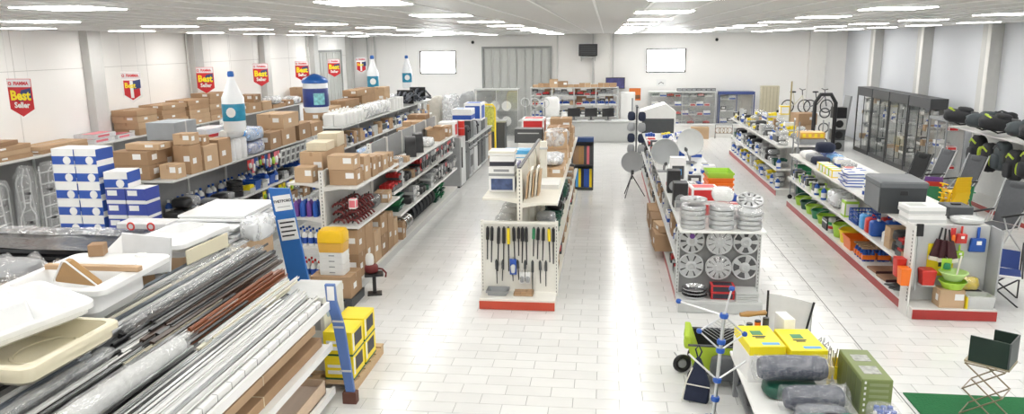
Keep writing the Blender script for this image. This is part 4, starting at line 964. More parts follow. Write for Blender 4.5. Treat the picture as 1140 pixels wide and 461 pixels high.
t = thing('white_fold', 'pair of white moulded panels leaning together beyond the brown pad', 'panel', (-4.3, 6.08, 1.42))
obj('left_panel', MB().prism([(-.36, .05), (.0, .42), (.05, .42), (.05, .0)], -.02, .02, 0, TR(0, -.02, 0, R(-20), 0, R(-8))).mesh('panel', SWH, .006), t)
obj('right_panel', MB().prism([(.0, .0), (.0, .42), (.42, .36), (.40, .05)], -.02, .02, 0, TR(.05, 0, 0, R(-10), 0, R(14))).mesh('panel', M('panel_grey_white'), .006), t)
# white sink with curved top deck beyond
t = thing('white_counter_basin', 'white moulded counter with a rounded basin corner below the stacked panels', 'sink', (-4.14, 6.85, 1.40), (0, 0, R(-4)))
obj('shell', basin(.62, .9, .26, .05, .1, SWH, (0, .6), (.45, 1)), t)
obj('apron', MB().box(.312, .33, -.4, .3, .06, .2).mesh('apron', SCR, .005), t)
# white tray tilted over the cream shower tray
t = thing('white_shower_tray', 'white shower tray lying tilted on top of the cream one', 'shower tray', (-3.93, 4.33, 1.64), (R(4), R(3), R(-24)))
obj('shell', basin(.72, .9, .12, .05, .08, SWH), t)
obj('raised_box', MB().loft([rrect(-.3, .12, -.3, .16, .05, .03), rrect(-.28, .1, -.28, .14, .05, .17)]).mesh('box', SWH, 0, 40), t)
t = thing('cream_shower_tray', 'cream shower tray with an oval hollow lying over the profiles', 'shower tray', (-3.78, 4.22, 1.47), (R(0), R(0), R(-2)))
obj('shell', basin(.95, .86, .15, .05, .07, SCR), t)
obj('hollow_rim', MB().lathe([(.15, .031), (.155, .038), (.17, .038), (.175, .031)], 24, T=TR(.12, .12, 0) @ Matrix.Diagonal((1.0, 1.4, 1, 1))).mesh('hollow', SCR, 0, 40), t)
# black film wrapped panels
t0 = 'black film wrapped panel in the stack behind the sinks'
BF = M('black_film', (.03, .033, .038), .22, 0, .25, 9, bump=.7)
for i in range(6):
    me = cached(('bfp', i), lambda: MB().surf(lambda u, v: (2.2 * (u - .5) + .0, .95 * (v - .5) + .02 * math.sin(9 * u + i), .05 + .006 * math.sin(14 * u + 5 * v + i) + .006 * math.cos(11 * v + i)), 22, 8).surf(lambda u, v: (2.2 * (u - .5), .95 * (v - .5), .0 + .0), 22, 8).box(-1.09, 1.09, -.465, .465, .002, .04).mesh('panel', BF, 0, 40))
    one('wrapped_sheet', me, ['lowest', 'second lowest', 'third', 'fourth', 'fifth', 'topmost'][i] + ' ' + t0, 'panel', (-5.95 + .03 * (i % 3), 7.55 + .03 * (i % 2), 1.021 + .062 * i), (0, 0, R((-1, 1, -1, 1, 0, -1)[i])), 'black film wrapped panels')
def drape(w, d, h, seed, n=18):
    rnd = random.Random(seed); ph = [rnd.uniform(0, 6) for _ in range(6)]
    def f(u, v):
        e = min(1, 5 * min(u, 1 - u, v, 1 - v))
        z = h * (.4 + .25 * math.sin(9 * u + ph[0]) * math.cos(7 * v + ph[1]) + .2 * math.sin(17 * u + 11 * v + ph[2])) * e
        return (w * (u - .5) + .02 * math.sin(12 * v + ph[3]), d * (v - .5) + .02 * math.sin(13 * u + ph[4]), max(0, z) + .002)
    return MB().surf(f, n, n)
one('film_sheet', drape(2.1, .34, .04, 4).mesh('film', MG('film_white', (.80, .82, .85), .45, .2, .45, .9, 10), 0, 30), 'pale crumpled film spread over the black wrapped panels', 'film', (-5.95, 7.84, 1.396), .0)
inst([('film', drape(.8, .75, .3, 9).mesh('film', FILM, 0, 25)), ('goods', MB().blob(0, 0, .07, .3, .26, .07, 0, 6, 12, .6, .15, 3).mesh('goods', MGREY, 0, 50))], 'film_heap', 'crinkled clear film heap over grey goods beside the white sink', 'film', (-5.7, 6.45, 1.30), 0)
# stacked white boards
zb = 1.38
ct(-5.7, 6.45, 1.021, .8, .8, .275, 2, False, 0, 'flat carton under the clear film heap')
ct(-4.32, 7.95, 1.021, .74, 1.1, .3, 1, False, 0, 'flat carton under the stacked white boards')
for i in range(6):
    one('white_board', cached(('wbd', i % 2), lambda: MB().box(-.39, .39, -.58, .58, 0, .035 if i % 2 == 0 else .03).mesh('board', SWH, .006)), 'white board in the fanned stack behind the film bag', 'board', (-4.3 + .02 * (i % 3) - .01 * i, 7.98 + .04 * (i % 2), 1.325 + .04 * i), (0, 0, R((0, 4, -3, 6, -2, 3)[i])), 'fanned white boards')
one('silver_sheet', MB().box(-.3, .3, -.2, .2, 0, .004).mesh('sheet', M('foil_silver', (.45, .47, .50), .3, .6, .2, 10)), 'crinkled silver grey sheet lying on the white boards', 'sheet', (-4.38, 7.6, 1.566), .05)
for i in range(2): one('white_sheet', MB().box(-.38, .38, -.45, .45, 0, .03).mesh('board', SWH, .006), ['top white board resting over the silver sheet', 'second white board resting over the silver sheet'][i], 'board', (-4.3, 8.12 + .05 * i, 1.572 + .032 * i), R(5 - 4 * i))
inst(bag(.3, .55, .26, M('film_fill'), 101, e=.6, jit=.2, film=FILM2), 'film_bag', 'crumpled milky film bag squeezed in front of the stacked white boards', 'bag', (-3.70, 7.62, 1.42), .0)
ct(-4.75, 6.8, 1.021, .4, .4, .305, 0, False, 0, 'flat carton under the dotted box')
t = thing('dotted_box', 'white box with rows of blue dots in front of the violet boxes', 'box', (-4.75, 6.82, 1.33))
obj('body', rbox(.3, .3, .14, PAPER, .004), t)
for i in range(8): obj('dot', cached('dot', lambda: MB().lathe([(0, 0), (.024, 0), (.024, .002), (0, .002)], 10, T=TR(rx=R(90))).mesh('dot', LBLUE)), t, (-.1 + .066 * (i % 4), -.151, .045 + .06 * (i // 4)))
t = thing('red_ring_pack', 'clear pack with red rings lying beside the dotted box', 'pack', (-5.15, 7.9, 1.45))
obj('pack', MB().box(-.3, .3, -.14, .14, 0, .07).mesh('pack', M('film_parcel'), .01), t)
for x in (-.12, .12): obj('ring', torus(MB(), .04, .01, 14, 5, 0, TR(x, -.14, .035, R(90))).mesh('ring', REDP, 0, 50), t)
# ---------------------------------------------------------------- goods at the end of the parcel shelving
inst(cached('pal2', lambda: pallet(.6, .55, DGREY)), 'black_pallet', 'small black pallet at the end of the parcel shelving', 'pallet', (-3.62, 9.65, 0))
t = inst(carton(.56, .46, .3, 0, 1, True), 'film_wrapped_carton', 'brown carton wrapped in film under the yellow and white drawers', 'carton', (-3.62, 9.65, .121))
t = thing('drawer_tower', 'yellow and white stacked plastic tubs standing on a wrapped carton', 'tub', (-3.62, 9.62, .424))
for i in range(4):
    b = obj('white_tub', cached('wtub', lambda: MB().loft([rrect(-.17, .17, -.13, .13, .03, 0), rrect(-.175, .175, -.135, .135, .03, .075)]).mesh('tub', PWHITE, 0, 40)), t, (0, 0, .078 * i))
    obj('print', cached('wtubp', lambda: MB().box(-.03, .05, -.137, -.1355, .03, .045).mesh('print', MGREY)), b)
obj('yellow_tub', MB().loft([rrect(-.17, .17, -.13, .13, .03, .313), rrect(-.18, .18, -.14, .14, .03, .44)]).mesh('tub', M('amber_plastic', (.80, .45, .08), .3), 0, 40), t)
obj('yellow_lid', MB().loft([rrect(-.18, .18, -.14, .14, .03, .445), rrect(-.18, .18, -.14, .14, .04, .56), rrect(-.16, .16, -.12, .12, .04, .61)]).mesh('lid', M('sun_yellow', (.92, .56, .02), .3), 0, 40), t)
t = thing('motor_on_stand', 'small red and white motor on a black pedestal in the aisle', 'motor', (-3.2, 10.0, 0), .3)
obj('pedestal', MB().box(-.1, .1, -.09, .09, 0, .02).box(-.025, .025, -.025, .025, .02, .28).box(-.13, .13, -.1, .1, .28, .31).mesh('pedestal', BLACK, .003), t)
obj('motor', MB().blob(-.03, 0, .38, .1, .08, .07, 0, 8, 12, .7).mesh('motor', M('oxblood'), 0, 50), t)
obj('cowl', MB().blob(-.05, 0, .5, .06, .06, .1, 0, 8, 12, .7).mesh('cowl', PWHITE, 0, 50), t)
obj('tiller', MB().tube([(.04, 0, .38), (.12, 0, .36), (.17, 0, .30), (.16, 0, .24)], .014, 6).mesh('tiller', M('oxblood'), 0, 50), t)
# ---------------------------------------------------------------- pennants and balloons hanging from the ceiling
def pennant(num):
    w, h = .44, .60
    out = [(-w / 2, 0), (w / 2, 0), (w / 2, -h * .8), (0, -h), (-w / 2, -h * .8)]
    base = PAPER if num else RED
    PR = M('pennant_red', (.58, .02, .03), .4, 0, .03)
    sp = [('board', MB().prism(out, -.004, .004).mesh('board', PAPER if num else PR), (0, 0, 0))]
    body = []
    hd = ('header', MB().box(-w / 2 + .005, w / 2 - .005, -.0065, -.0045, -h * .22, -.008).mesh('header', M('header_grey', (.70, .68, .70), .5)), (0, 0, 0),
          [('brand_lettering', text_mesh('FIAMMA', .075, PR, .0008, bold=.003)), ('brand_mark', torus(MB(), .024, .007, 10, 5, 0, TR(-.17, -.0075, -.075, R(90))).mesh('mark', PR, 0, 50))])
    sp.append(hd)
    if num:
        sp.append(('red_field', MB().prism([(-w * .4, -h * .28), (w * .4, -h * .28), (w * .4, -h * .76), (0, -h * .92), (-w * .4, -h * .76)], -.0065, -.0045).mesh('field', PR)))
    sp.append(('navy_flash', MB().prism([(w * .05, -h * .30), (w * .46, -h * .24), (w * .46, -h * .52), (-w * .1, -h * .60)], -.0085, -.0066).mesh('flash', M('flash_navy', (.03, .05, .16), .4))))
    return sp
for i in range(7):
    num = i in (1, 6)
    x, y = -9.3, 11.30 + 2.93 * i
    y = (11.3, 14.25, 17.1, 20.05, 22.95, 25.8, 28.8)[i]
    t = thing('pennant_sign', ['red best seller pennant nearest the display of wrapped carrier frames', 'white pennant with a large figure one above the flat cartons', 'red best seller pennant over the tall narrow carton stack', 'red best seller pennant right of the bottle balloon', 'red best seller pennant left of the barrel balloon', 'red best seller pennant in front of the left folding door', 'white pennant with a large figure one by the far corner'][i], 'sign', (x, y, 2.98), (0, 0, R(-4)))
    for p in cached(('penn', num), lambda: pennant(num)):
        c = obj(p[0], p[1], t)
        if p[0] == 'header':
            for q in p[3]:
                e = obj(q[0], q[1], c)
                if q[0] == 'brand_lettering': e.location = (.035, -.0075, -.075); e.rotation_euler = (R(90), 0, 0)
    if num:
        obj('figure_one', text_mesh('1', .46, PAPER, .001, bold=.012), t, (0, -.0095, -.36), (R(90), 0, 0))
        obj('lettering', text_mesh('Best', .14, PRINTY, .001, bold=.004), t, (-.03, -.0115, -.27), (R(90), 0, 0))
    else:
        obj('lettering', text_mesh('Best', .21, PRINTY, .001, bold=.008), t, (0, -.0098, -.27), (R(90), 0, R(0)))
        obj('lettering', text_mesh('Seller', .125, PAPER, .001, bold=.004), t, (.01, -.0098, -.42), (R(90), 0, 0))
    obj('hanging_thread', MB().tube([(-.18, 0, 0), (-.18, 0, ZC - 2.98 - .0)], .0015, 4).tube([(.18, 0, 0), (.18, 0, ZC - 2.98)], .0015, 4).mesh('thread', STEEL), t)
IW = M('balloon_white', (.84, .86, .88), .3, 0, .03, 4); IB = M('balloon_blue', (.015, .12, .45), .3, 0, .05, 4); IT = M('balloon_teal', (.02, .26, .42), .3, 0, .35, 9)
def balloon_bottle(s, slim=False):
    a = .8 if slim else 1
    sp = [('body', MB().lathe([(0, 0), (.17 * s * a, 0), (.2 * s * a, .04 * s), (.2 * s * a, .62 * s), (.15 * s * a, .72 * s), (.07 * s, .92 * s), (.05 * s, 1.0 * s), (0, 1.0 * s)], 20).mesh('body', IW, 0, 50)),
          ('label_band', MB().lathe([(.203 * s * a, .2 * s), (.206 * s * a, .21 * s), (.206 * s * a, .50 * s), (.203 * s * a, .51 * s)], 20).mesh('band', IT, 0, 50), (0, 0, 0), [('badge', MB().lathe([(0, 0), (.09 * s, 0), (.09 * s, .004), (0, .004)], 14, T=TR(.05 * s, -.208 * s * a, .36 * s, R(90))).mesh('badge', PAPER))]),
          ('cap', MB().lathe([(0, .98 * s), (.05 * s, .98 * s), (.06 * s, 1.03 * s), (.05 * s, 1.09 * s), (0, 1.1 * s)], 14).mesh('cap', IB, 0, 50)),
          ('hanging_thread', MB().tube([(0, 0, 1.09 * s), (0, 0, 1.09 * s + 1.2)], .0015, 4).mesh('thread', STEEL))]
    return sp
def hang_thing(sp, name, label, loc, top):
    t = inst(sp, name, label, 'balloon', loc)
    for c in t.children:
        if c.name.startswith('hanging_thread'):
            c.data = MB().tube([(0, 0, top), (0, 0, ZC - loc[2])], .0015, 4).mesh('thread', STEEL)
    return t
hang_thing(cached('bb1', lambda: balloon_bottle(.86)), 'bottle_balloon', 'large white inflatable bottle with a teal label hanging over the carton shelving', (-5.83, 11.5, 2.13), .94)
hang_thing(cached('bb2', lambda: balloon_bottle(1.2, True)), 'bottle_balloon', 'small looking pale inflatable bottle with blue label near the far corner door', (-8.0, 26.0, 1.78), 1.3)
hang_thing(cached('bb3', lambda: balloon_bottle(1.05, True)), 'bottle_balloon', 'pale inflatable bottle with blue label left of the back window', (-7.05, 27.0, 1.92), 1.14)
s = 1
barrel = [('body', MB().lathe([(0, 0), (.19, .01), (.21, .05), (.215, .1), (.215, .48), (.2, .54), (0, .54)], 22).mesh('body', IW, 0, 50)),
          ('blue_wrap', MB().lathe([(.217, .11), (.222, .12), (.222, .42), (.217, .43)], 22).mesh('wrap', M('wrap_navy', (.02, .04, .22), .3, 0, .3, 6), 0, 50), (0, 0, 0), [('print_patch', MB().surf(lambda u, v: (.2235 * math.sin(.2 + u * .9), -.2235 * math.cos(.2 + u * .9), .15 + .2 * v), 8, 2).mesh('patch', M('patch_cyan', (.25, .6, .85), .4, 0, .5, 22), 0, 50))]),
          ('roof', MB().lathe([(.225, .52), (.23, .56), (.2, .6), (.05, .67), (0, .68)], 22).mesh('roof', IB, 0, 50)),
          ('hanging_thread', MB().tube([(0, 0, .67), (0, 0, 1)], .0015, 4).mesh('thread', STEEL))]
hang_thing(barrel, 'barrel_balloon', 'blue and white inflatable barrel hanging over the carton shelving', (-5.05, 13.0, 2.29), .67)
# ================================================================== middle row: rod display end cap
ec = thing('rod_display', 'white peg panel end display with black rods above a red kick plate', 'display', (-1.12, 9.5, 0))
obj('panel', MB().box(-.49, .49, .36, .38, .1, 1.1).mesh('panel', M('display_white', (.84, .82, .76), .45, 0, .02)), ec)
obj('plinth', MB().box(-.5, .5, .0, .4, 0, .13).box(-.5, .5, .0, .38, .13, .15).mesh('plinth', M('display_white'), .003), ec)
obj('kick_plate', MB().box(-.5, .5, -.012, 0, .01, .12).mesh('kick', M('kick_bright_red', (.55, .07, .035), .4)), ec)
for s in (-1, 1):
    u = MB().box(s * .5 - .02, s * .5 + .02, .34, .40, .1, 1.13)
    for q in range(20): u.box(s * .5 - .004, s * .5 + .004, .338, .34, .15 + q * .047, .175 + q * .047, 1)
    obj('upright', u.mesh('upright', [M('display_white'), SLOT]), ec)
obj('top_rail', MB().box(-.5, .5, .33, .4, 1.09, 1.12).mesh('rail', M('display_white')), ec)
def rod(L, r, grip, mat):
    sp = [('rod', MB().tube([(0, 0, 0), (0, 0, -L)], [r, r * .7], 6).mesh('rod', mat, 0, 50)), ('grip', MB().tube([(0, 0, -.02), (0, 0, -.02 - L * .35)], r * 1.8, 8).mesh('grip', grip, 0, 50))]
    return sp
rods = [(-.42, .46, 0), (-.36, .5, 0), (-.27, .62, 1), (-.2, .6, 0), (-.14, .62, 2), (-.07, .5, 0), (-.005, .4, 0), (.05, .5, 0), (.1, .52, 0), (.2, .4, 3), (.26, .44, 0), (.33, .46, 0), (.40, .48, 2), (.46, .5, 0)]
for i, (x, L, c) in enumerate(rods):
    g = (BLACK, BLACK, YELLOW, GREEN)[c]
    inst(cached(('rod', L, c), lambda: rod(L, .012, g, BLACK)), 'folding_rod', ['slim black rod hanging on the white peg panel', 'long slim black rod hanging on the white peg panel', 'black rod with a yellow grip hanging on the white peg panel', 'black rod with a green brush head hanging on the peg panel'][c], 'rod', (-1.12 + x, 9.815, 1.06), (0, R(random.uniform(-2, 2)), 0), 'black rods on the peg panel' if c in (0, 2) else None)
for i, (x, L) in enumerate(((-.22, .3), (-.1, .3), (-.02, .28), (.08, .3), (.18, .42), (.28, .32), (.36, .36), (-.31, .34))):
    inst(cached(('rod2', L), lambda: rod(L, .010, DGREY, BLACK)), 'short_rod', 'short black rod hanging in the lower row of the peg panel', 'rod', (-1.12 + x, 9.825, .60), (0, R(random.uniform(-3, 3)), 0), 'short rods in the lower row')
inst(blister(.09, .22, PRINTB, LGREY), 'blue_pack', 'blue carded pack hanging among the lower rods', 'pack', (-1.2, 9.80, .62))
for x in (-.0, .08): inst(blister(.07, .16, PAPER, MGREY), 'grey_pack', 'small grey carded pack below the rods', 'pack', (-1.08 + x, 9.79, .44), 0, 'small grey carded packs below the rods')
inst(crate(.28, .2, .07, MGREY), 'grey_tray', 'shallow grey tray standing on the rod display plinth', 'tray', (-1.4, 9.72, .151))
inst(tray_box(.26, .16, .06, CARD2, CARD, 3), 'carton_tray', 'shallow brown carton tray on the rod display plinth', 'tray', (-1.05, 9.72, .151))
# dark capping on the divider, white post
one('divider_cap', MB().box(-.02, .02, 0, 3.1, 0, .02).mesh('cap', DGREY), 'dark capping strip along the top of the cream divider', 'strip', (-1.12, 9.96, 1.822))
pt = thing('white_post', 'square cream post rising beside the cream divider', 'post', (-.93, 11.6, 1.361))
obj('shaft', MB().box(-.05, .05, -.05, .05, 0, .62).mesh('shaft', CREAM, .004), pt)
obj('collar', MB().box(-.06, .06, -.06, .06, .5, .53).mesh('collar', LGREY, .002), pt)
# left shelf: stacked white and blue boxes
BX = [(.36, .34, .22, PAPER, M('print_cityblue', (.08, .12, .26), .4, 0, .5, 14), 1, 'box with a dark blue photo print at the bottom of the white stack'), (.36, .34, .12, PAPER, MGREY, 2, 'low white box above the photo print box'), (.34, .32, .16, PAPER, PRINTD, 0, 'white box with a small dark picture in the white stack'), (.36, .34, .06, CREAM, PAPER, 0, 'flat cream box topping the white stack')]
z = 1.421
for w, d, h, a, b, s, lb in BX:
    inst(pbox(w, d, h, a, b, 1, s), 'retail_box', lb, 'box', (-1.42, 10.55, z), random.uniform(-.04, .04)); z += h + .003
inst(pbox(.42, .3, .12, M('box_skyblue', (.10, .42, .72), .4), PAPER, 1, 0), 'sky_blue_box', 'sky blue box lying on the left shelf past the white stack', 'box', (-1.38, 12.0, 1.421 + .26))
inst(pbox(.42, .5, .255, PAPER, LGREY, 1, 2), 'white_box', 'white box under the sky blue box', 'box', (-1.38, 12.0, 1.421))
inst(pbox(.3, .4, .3, M('box_violetgrey', (.25, .24, .40), .5), PAPER, 1, 1), 'violet_box', 'violet grey box behind the white stack', 'box', (-1.4, 11.15, 1.421))
pl = 'on the lower left shelf of the cream shelving'
for i in range(6): inst(bag(.3, .34, .3, LGREY, 110 + i % 3, film=FILM), 'film_bundle', 'tall silvery film bundle ' + pl, 'bundle', (-1.42, 10.25 + .42 * i, .751), 0, 'silvery bundles ' + pl)
fill('on the left plinth of the cream shelving', (-1.2, -1.6), (10.0, 13.0), .151, kk('greybag', 'blackbag', 'carton'), -1)
# right shelf upper
for i in range(5): one('leaning_sheet', cached(('lp', i % 2), lambda: MB().box(-.012, .012, -.16, .16, 0, .34 + .06 * (i % 2)).mesh('p', CREAM if i % 2 else CARD2, .002)), 'thin panel leaning against the cream divider', 'panel', (-1.06 + .035 * i, 10.35 + .06 * i, 1.361), (0, R(5), 0), 'thin panels leaning on the divider')
inst(bag(.4, .7, .18, M('film_fill'), 120, film=FILM2), 'film_bundle', 'long milky film bundle on the right shelf of the cream shelving', 'bundle', (-.86, 12.4, 1.361 + .15))
ct(-.86, 12.4, 1.361, .42, .9, .145, 1, True, 0, 'flat brown carton under the long milky film bundle')
one('white_tray_stack', MB().box(-.2, .2, -.28, .28, 0, .02).box(-.19, .19, -.27, .27, .02, .042).box(-.2, .2, -.28, .28, .042, .064).mesh('t', PWHITE), 'stack of flat white trays at the near end of the cream shelf', 'tray', (-.86, 11.22, 1.361))
pl = 'on the lower right shelf of the cream shelving'
fill(pl, (-1.05, -.64), (10.34, 13.0), .641, kk('greencrate', 'blackbag', 'greybag', 'greencoil', 'greytray', 'clearbag'), 1, .006, hmax=.45, pile=.55)
inst(crate(.36, .3, .2, DGREEN), 'green_crate', 'dark green crate at the near end of the lower cream shelf', 'crate', (-.82, 10.12, .641))
fill('on the right plinth of the cream shelving', (-1.05, -.64), (10.0, 13.0), .151, kk('redtray', 'blackbag', 'greencrate', 'greybag', 'carton'), 1)
# box shelving behind
def bx(x, y, z, w, d, h, mat, band, st, lb, nm='retail_box'): return inst(pbox(w, d, h, mat, band, 1, st), nm, lb, 'box', (x, y, z))
bx(-1.40, 15.1, 1.421, .42, .6, .30, PAPER, LGREY, 2, 'white box at the base of the pile with the red print box')
bx(-1.40, 15.1, 1.724, .44, .5, .28, PAPER, PRINTR, 1, 'white box with a red print panel on the pile', 'red_print_box')
bx(-1.40, 14.3, 1.421, .42, .5, .2, PAPER, LGREY, 0, 'white box under the dark control panel box')
one('dark_panel_box', MB().box(-.26, .26, -.16, .16, 0, .26).box(-.2, .2, -.162, -.16, .17, .19, 1).mesh('b', [DGREY, LGREY], .0), 'dark grey box with a pale line in front of the red print box', 'box', (-1.42, 14.3, 1.624))
for i, (x, y, z, w, d, h, ci) in enumerate(((-.86, 13.6, 0, .42, .5, .25, 1), (-.86, 14.3, 0, .42, .6, .3, 0), (-.86, 14.3, .304, .40, .5, .26, 2), (-.86, 15.1, 0, .42, .6, .36, 1), (-.86, 15.1, .364, .42, .5, .28, 0), (-.86, 15.8, 0, .42, .5, .4, 1), (-.86, 16.5, 0, .4, .5, .3, 0))):
    ct(x, y, 1.361 + z, w, d, h, ci, True, random.uniform(-.05, .05), 'brown carton heaped on the right side of the box shelving', 'cartons on the box shelving')
inst(cached('bagbox', lambda: [('box', MB().cbox(0, 0, 0, .4, .36, .3).mesh('b', CARD2, .004)), ('wrapping', MB().blob(0, 0, .17, .22, .2, .17, 0, 8, 12, .4, .1, 8).mesh('w', FILM2, 0, 50))]), 'wrapped_carton', 'light carton in milky film before the brown heap', 'carton', (-.86, 13.58, 1.361 + .255))
for i in range(3): bx(-1.40, 15.85 + .5 * i, 1.421, .42, .44, .3 + .05 * i, PAPER, (LBLUE, LGREY, MGREY)[i], i, ['white box with a light blue band near the sheet draped machine', 'white box with grey stripe at the end of the box shelving', 'white box with dark stripe at the end of the box shelving'][i])
fill('on the lower right shelf of the box shelving', (-1.05, -.63), (13.2, 17.2), .641, kk('blackbag', 'greencrate', 'greybag', 'darkbox', 'carton'), 1, hmax=.5)
fill('on the right plinth of the box shelving', (-1.05, -.64), (13.2, 17.2), .151, kk('redtray', 'blackbag', 'greybag', 'carton'), 1)
fill('on the lower left shelf of the box shelving', (-1.2, -1.6), (13.2, 17.2), .751, kk('carton', 'bluebox', 'greybag'), -1, hmax=.5)
# wire basket frames poking from the right side
for i in range(3): inst(coil(.1, .014, DGREEN, 2), 'green_strap_coil', 'dark green strap coil hanging at the side of the box shelving', 'coil', (-.66, 12.2 + .25 * i, 1.09), (0, R(90), 0), 'green strap coils')
# book stand
bs = thing('literature_stand', 'dark stand of books and rolled maps at the end of the box shelving', 'stand', (-.52, 18.1, 0))
obj('frame', MB().box(-.26, -.23, -.1, .1, 0, 1.24).box(.23, .26, -.1, .1, 0, 1.24).box(-.26, .26, .08, .1, 0, 1.24).box(-.26, .26, -.12, .1, .03, .06).box(-.26, .26, -.12, .1, .58, .61).mesh('frame', DGREY), bs)
obj('header', MB().box(-.26, .26, -.125, .1, 1.16, 1.26).mesh('header', M('header_navy', (.03, .07, .20), .4)), bs)
for r in range(2):
    for c in range(7):
        m = rc(BLUE, NAVY, LBLUE, YELLOW, PRINTB) if r == 0 else rc(CARD3, M('tan_leather'), PINK, CARD3, DGREY)
        inst([('book', cached(('book', m.name), lambda: MB().box(-.03, .03, -.02, .02, 0, .44).mesh('book', m, .003)))], 'book', ['blue backed book in the lower rack of the dark stand', 'brown backed book in the upper rack of the dark stand'][r], 'book', (-.52 - .195 + .065 * c, 18.03, .066 + .55 * r), (R(-6), 0, 0), ['books in the lower rack', 'books in the upper rack'][r])
# ================================================================== wheel cover row
ec = thing('wheel_cover_display', 'grey end display hung with silver wheel covers', 'display', (1.505, 9.62, 0))
obj('panel', MB().box(-.51, .51, .36, .38, .1, 1.08).mesh('panel', PEG), ec)
obj('plinth', MB().box(-.53, .53, 0, .39, 0, .16).mesh('plinth', LGREY, .004), ec)
obj('kick_plate', MB().box(-.53, .53, -.008, 0, .01, .13).mesh('kick', M('kick_grey', (.52, .53, .52), .4)), ec)
for s in (-1, 1):
    u = MB().box(s * .52 - .02, s * .52 + .02, .33, .39, .1, 1.08)
    for q in range(19): u.box(s * .52 - .004, s * .52 + .004, .328, .33, .15 + q * .047, .175 + q * .047, 1)
    obj('upright', u.mesh('upright', [LGREY, SLOT]), ec)
obj('top_shelf', MB().box(-.54, .54, .02, .39, 1.06, 1.09).mesh('shelf', WHITE, .004), ec)
def wheelcover(n, style, r=.171):
    """faces -y, centre at origin"""
    T = TR(rx=R(90))
    b = MB()
    prof = [(r, -.01), (r, .012), (r * .93, .02), (r * .86, .012)]
    b.lathe(prof, 32, 0, T)
    b.lathe([(r * .42, .02), (r * .3, .032), (r * .18, .034), (r * .16, .028), (0, .028)], 24, 0, T)
    sp = MB(); gaps = MB()
    gaps.lathe([(r * .88, .004), (r * .3, .006), (0, .006)], 32, 0, T)
    for i in range(n):
        a = 2 * PI * i / n; half = PI / n * (.62 if style == 0 else (.38 if style == 1 else .78))
        pts = []
        for rr, f in ((r * .9, 1.0), (r * .36, 1.35 if style != 2 else 1.1)):
            pts.append([(rr * math.cos(a + s * half * f), rr * math.sin(a + s * half * f), z) for s in (-1, 1) for z in ((.017,) if s < 0 else (.017,))])
        q = [T @ Vector(p) for p in (pts[0][0], pts[0][1], pts[1][1], pts[1][0])]
        q2 = [T @ Vector((p[0], p[1], .006)) for p in (pts[0][0], pts[0][1], pts[1][1], pts[1][0])]
        sp.loft([q2, q], 0)
    return [('rim', b.mesh('rim', SILVER, 0, 35)), ('spokes', sp.mesh('spokes', SILVER)), ('backing', gaps.mesh('backing', M('cover_gap', (.10, .10, .105), .6)))]
W1 = [(-.35, .885, 9, 0, 0), (0, .885, 10, 2, 1), (.34, .884, 6, 1, 0), (-.35, .545, 8, 2, 0), (0, .54, 11, 0, 1), (.34, .54, 5, 1, 0)]
lb = ['silver nine spoke wheel cover in the upper row of the grey display', 'film wrapped silver wheel cover in the upper row of the grey display', 'silver wheel cover with dark holes in the upper row', 'plain silver wheel cover in the lower row of the grey display', 'film wrapped silver wheel cover in the lower row', 'five spoke silver wheel cover with dark gaps in the lower row']
for k, (x, z, n, st, film) in enumerate(W1):
    sp = list(wheelcover(n, st))
    if k == 0: sp.append(('sticker', MB().lathe([(0, .036), (.035, .036), (.035, .037), (0, .037)], 12, T=TR(z=.07, rx=R(90))).mesh('s', PURPLE)))
    if film: sp.append(('film', MB().blob(0, -.02, 0, .17, .05, .165, 0, 8, 14, .8, .08, k).mesh('film', FILM, 0, 40)))
    inst(sp, 'wheel_cover', lb[k], 'wheel cover', (1.505 + x, 9.93 if not film else 9.90, z))
def coverstack(n, seed):
    T = TR()
    sp = []
    for i in range(n): sp.append(('cover', cached('flatcover', lambda: MB().lathe([(.155, 0), (.16, .02), (.15, .045), (.06, .055), (0, .055)], 20).mesh('c', SILVER, 0, 40)), (0, 0, .062 * i)))
    sp.append(('film', MB().blob(0, 0, .031 * n + .012, .175, .175, .034 * n, 0, 8, 14, .55, .06, seed).mesh('film', FILM, 0, 30)))
    return sp
for k, (x, y, n) in enumerate(((-.36, 9.83, 5), (0, 9.83, 5), (.35, 9.83, 4))):
    inst(coverstack(n, 130 + k), 'wheel_cover_stack', ['film wrapped pile of wheel covers by the aisle corner', 'film wrapped pile of wheel covers in the middle of the end shelf', 'lowest film wrapped pile of wheel covers on the end shelf'][k], 'wheel cover', (1.505 + x, y, 1.0915 + .006))
sp = wheelcover(10, 0)
inst(sp, 'wheel_cover', 'silver wheel cover lying flat on the corner pile', 'wheel cover', (1.145, 9.83, 1.0915 + .37), (R(-90), 0, 0))
inst(sp, 'wheel_cover', 'silver wheel cover leaning upright on the low pile', 'wheel cover', (1.855, 9.86, 1.0915 + .36), (R(-68), 0, 0))
inst(bag(.3, .3, .18, PWHITE, 140, film=FILM), 'film_bag', 'white film bag on the middle pile of wheel covers', 'bag', (1.505, 9.83, 1.0915 + .36))
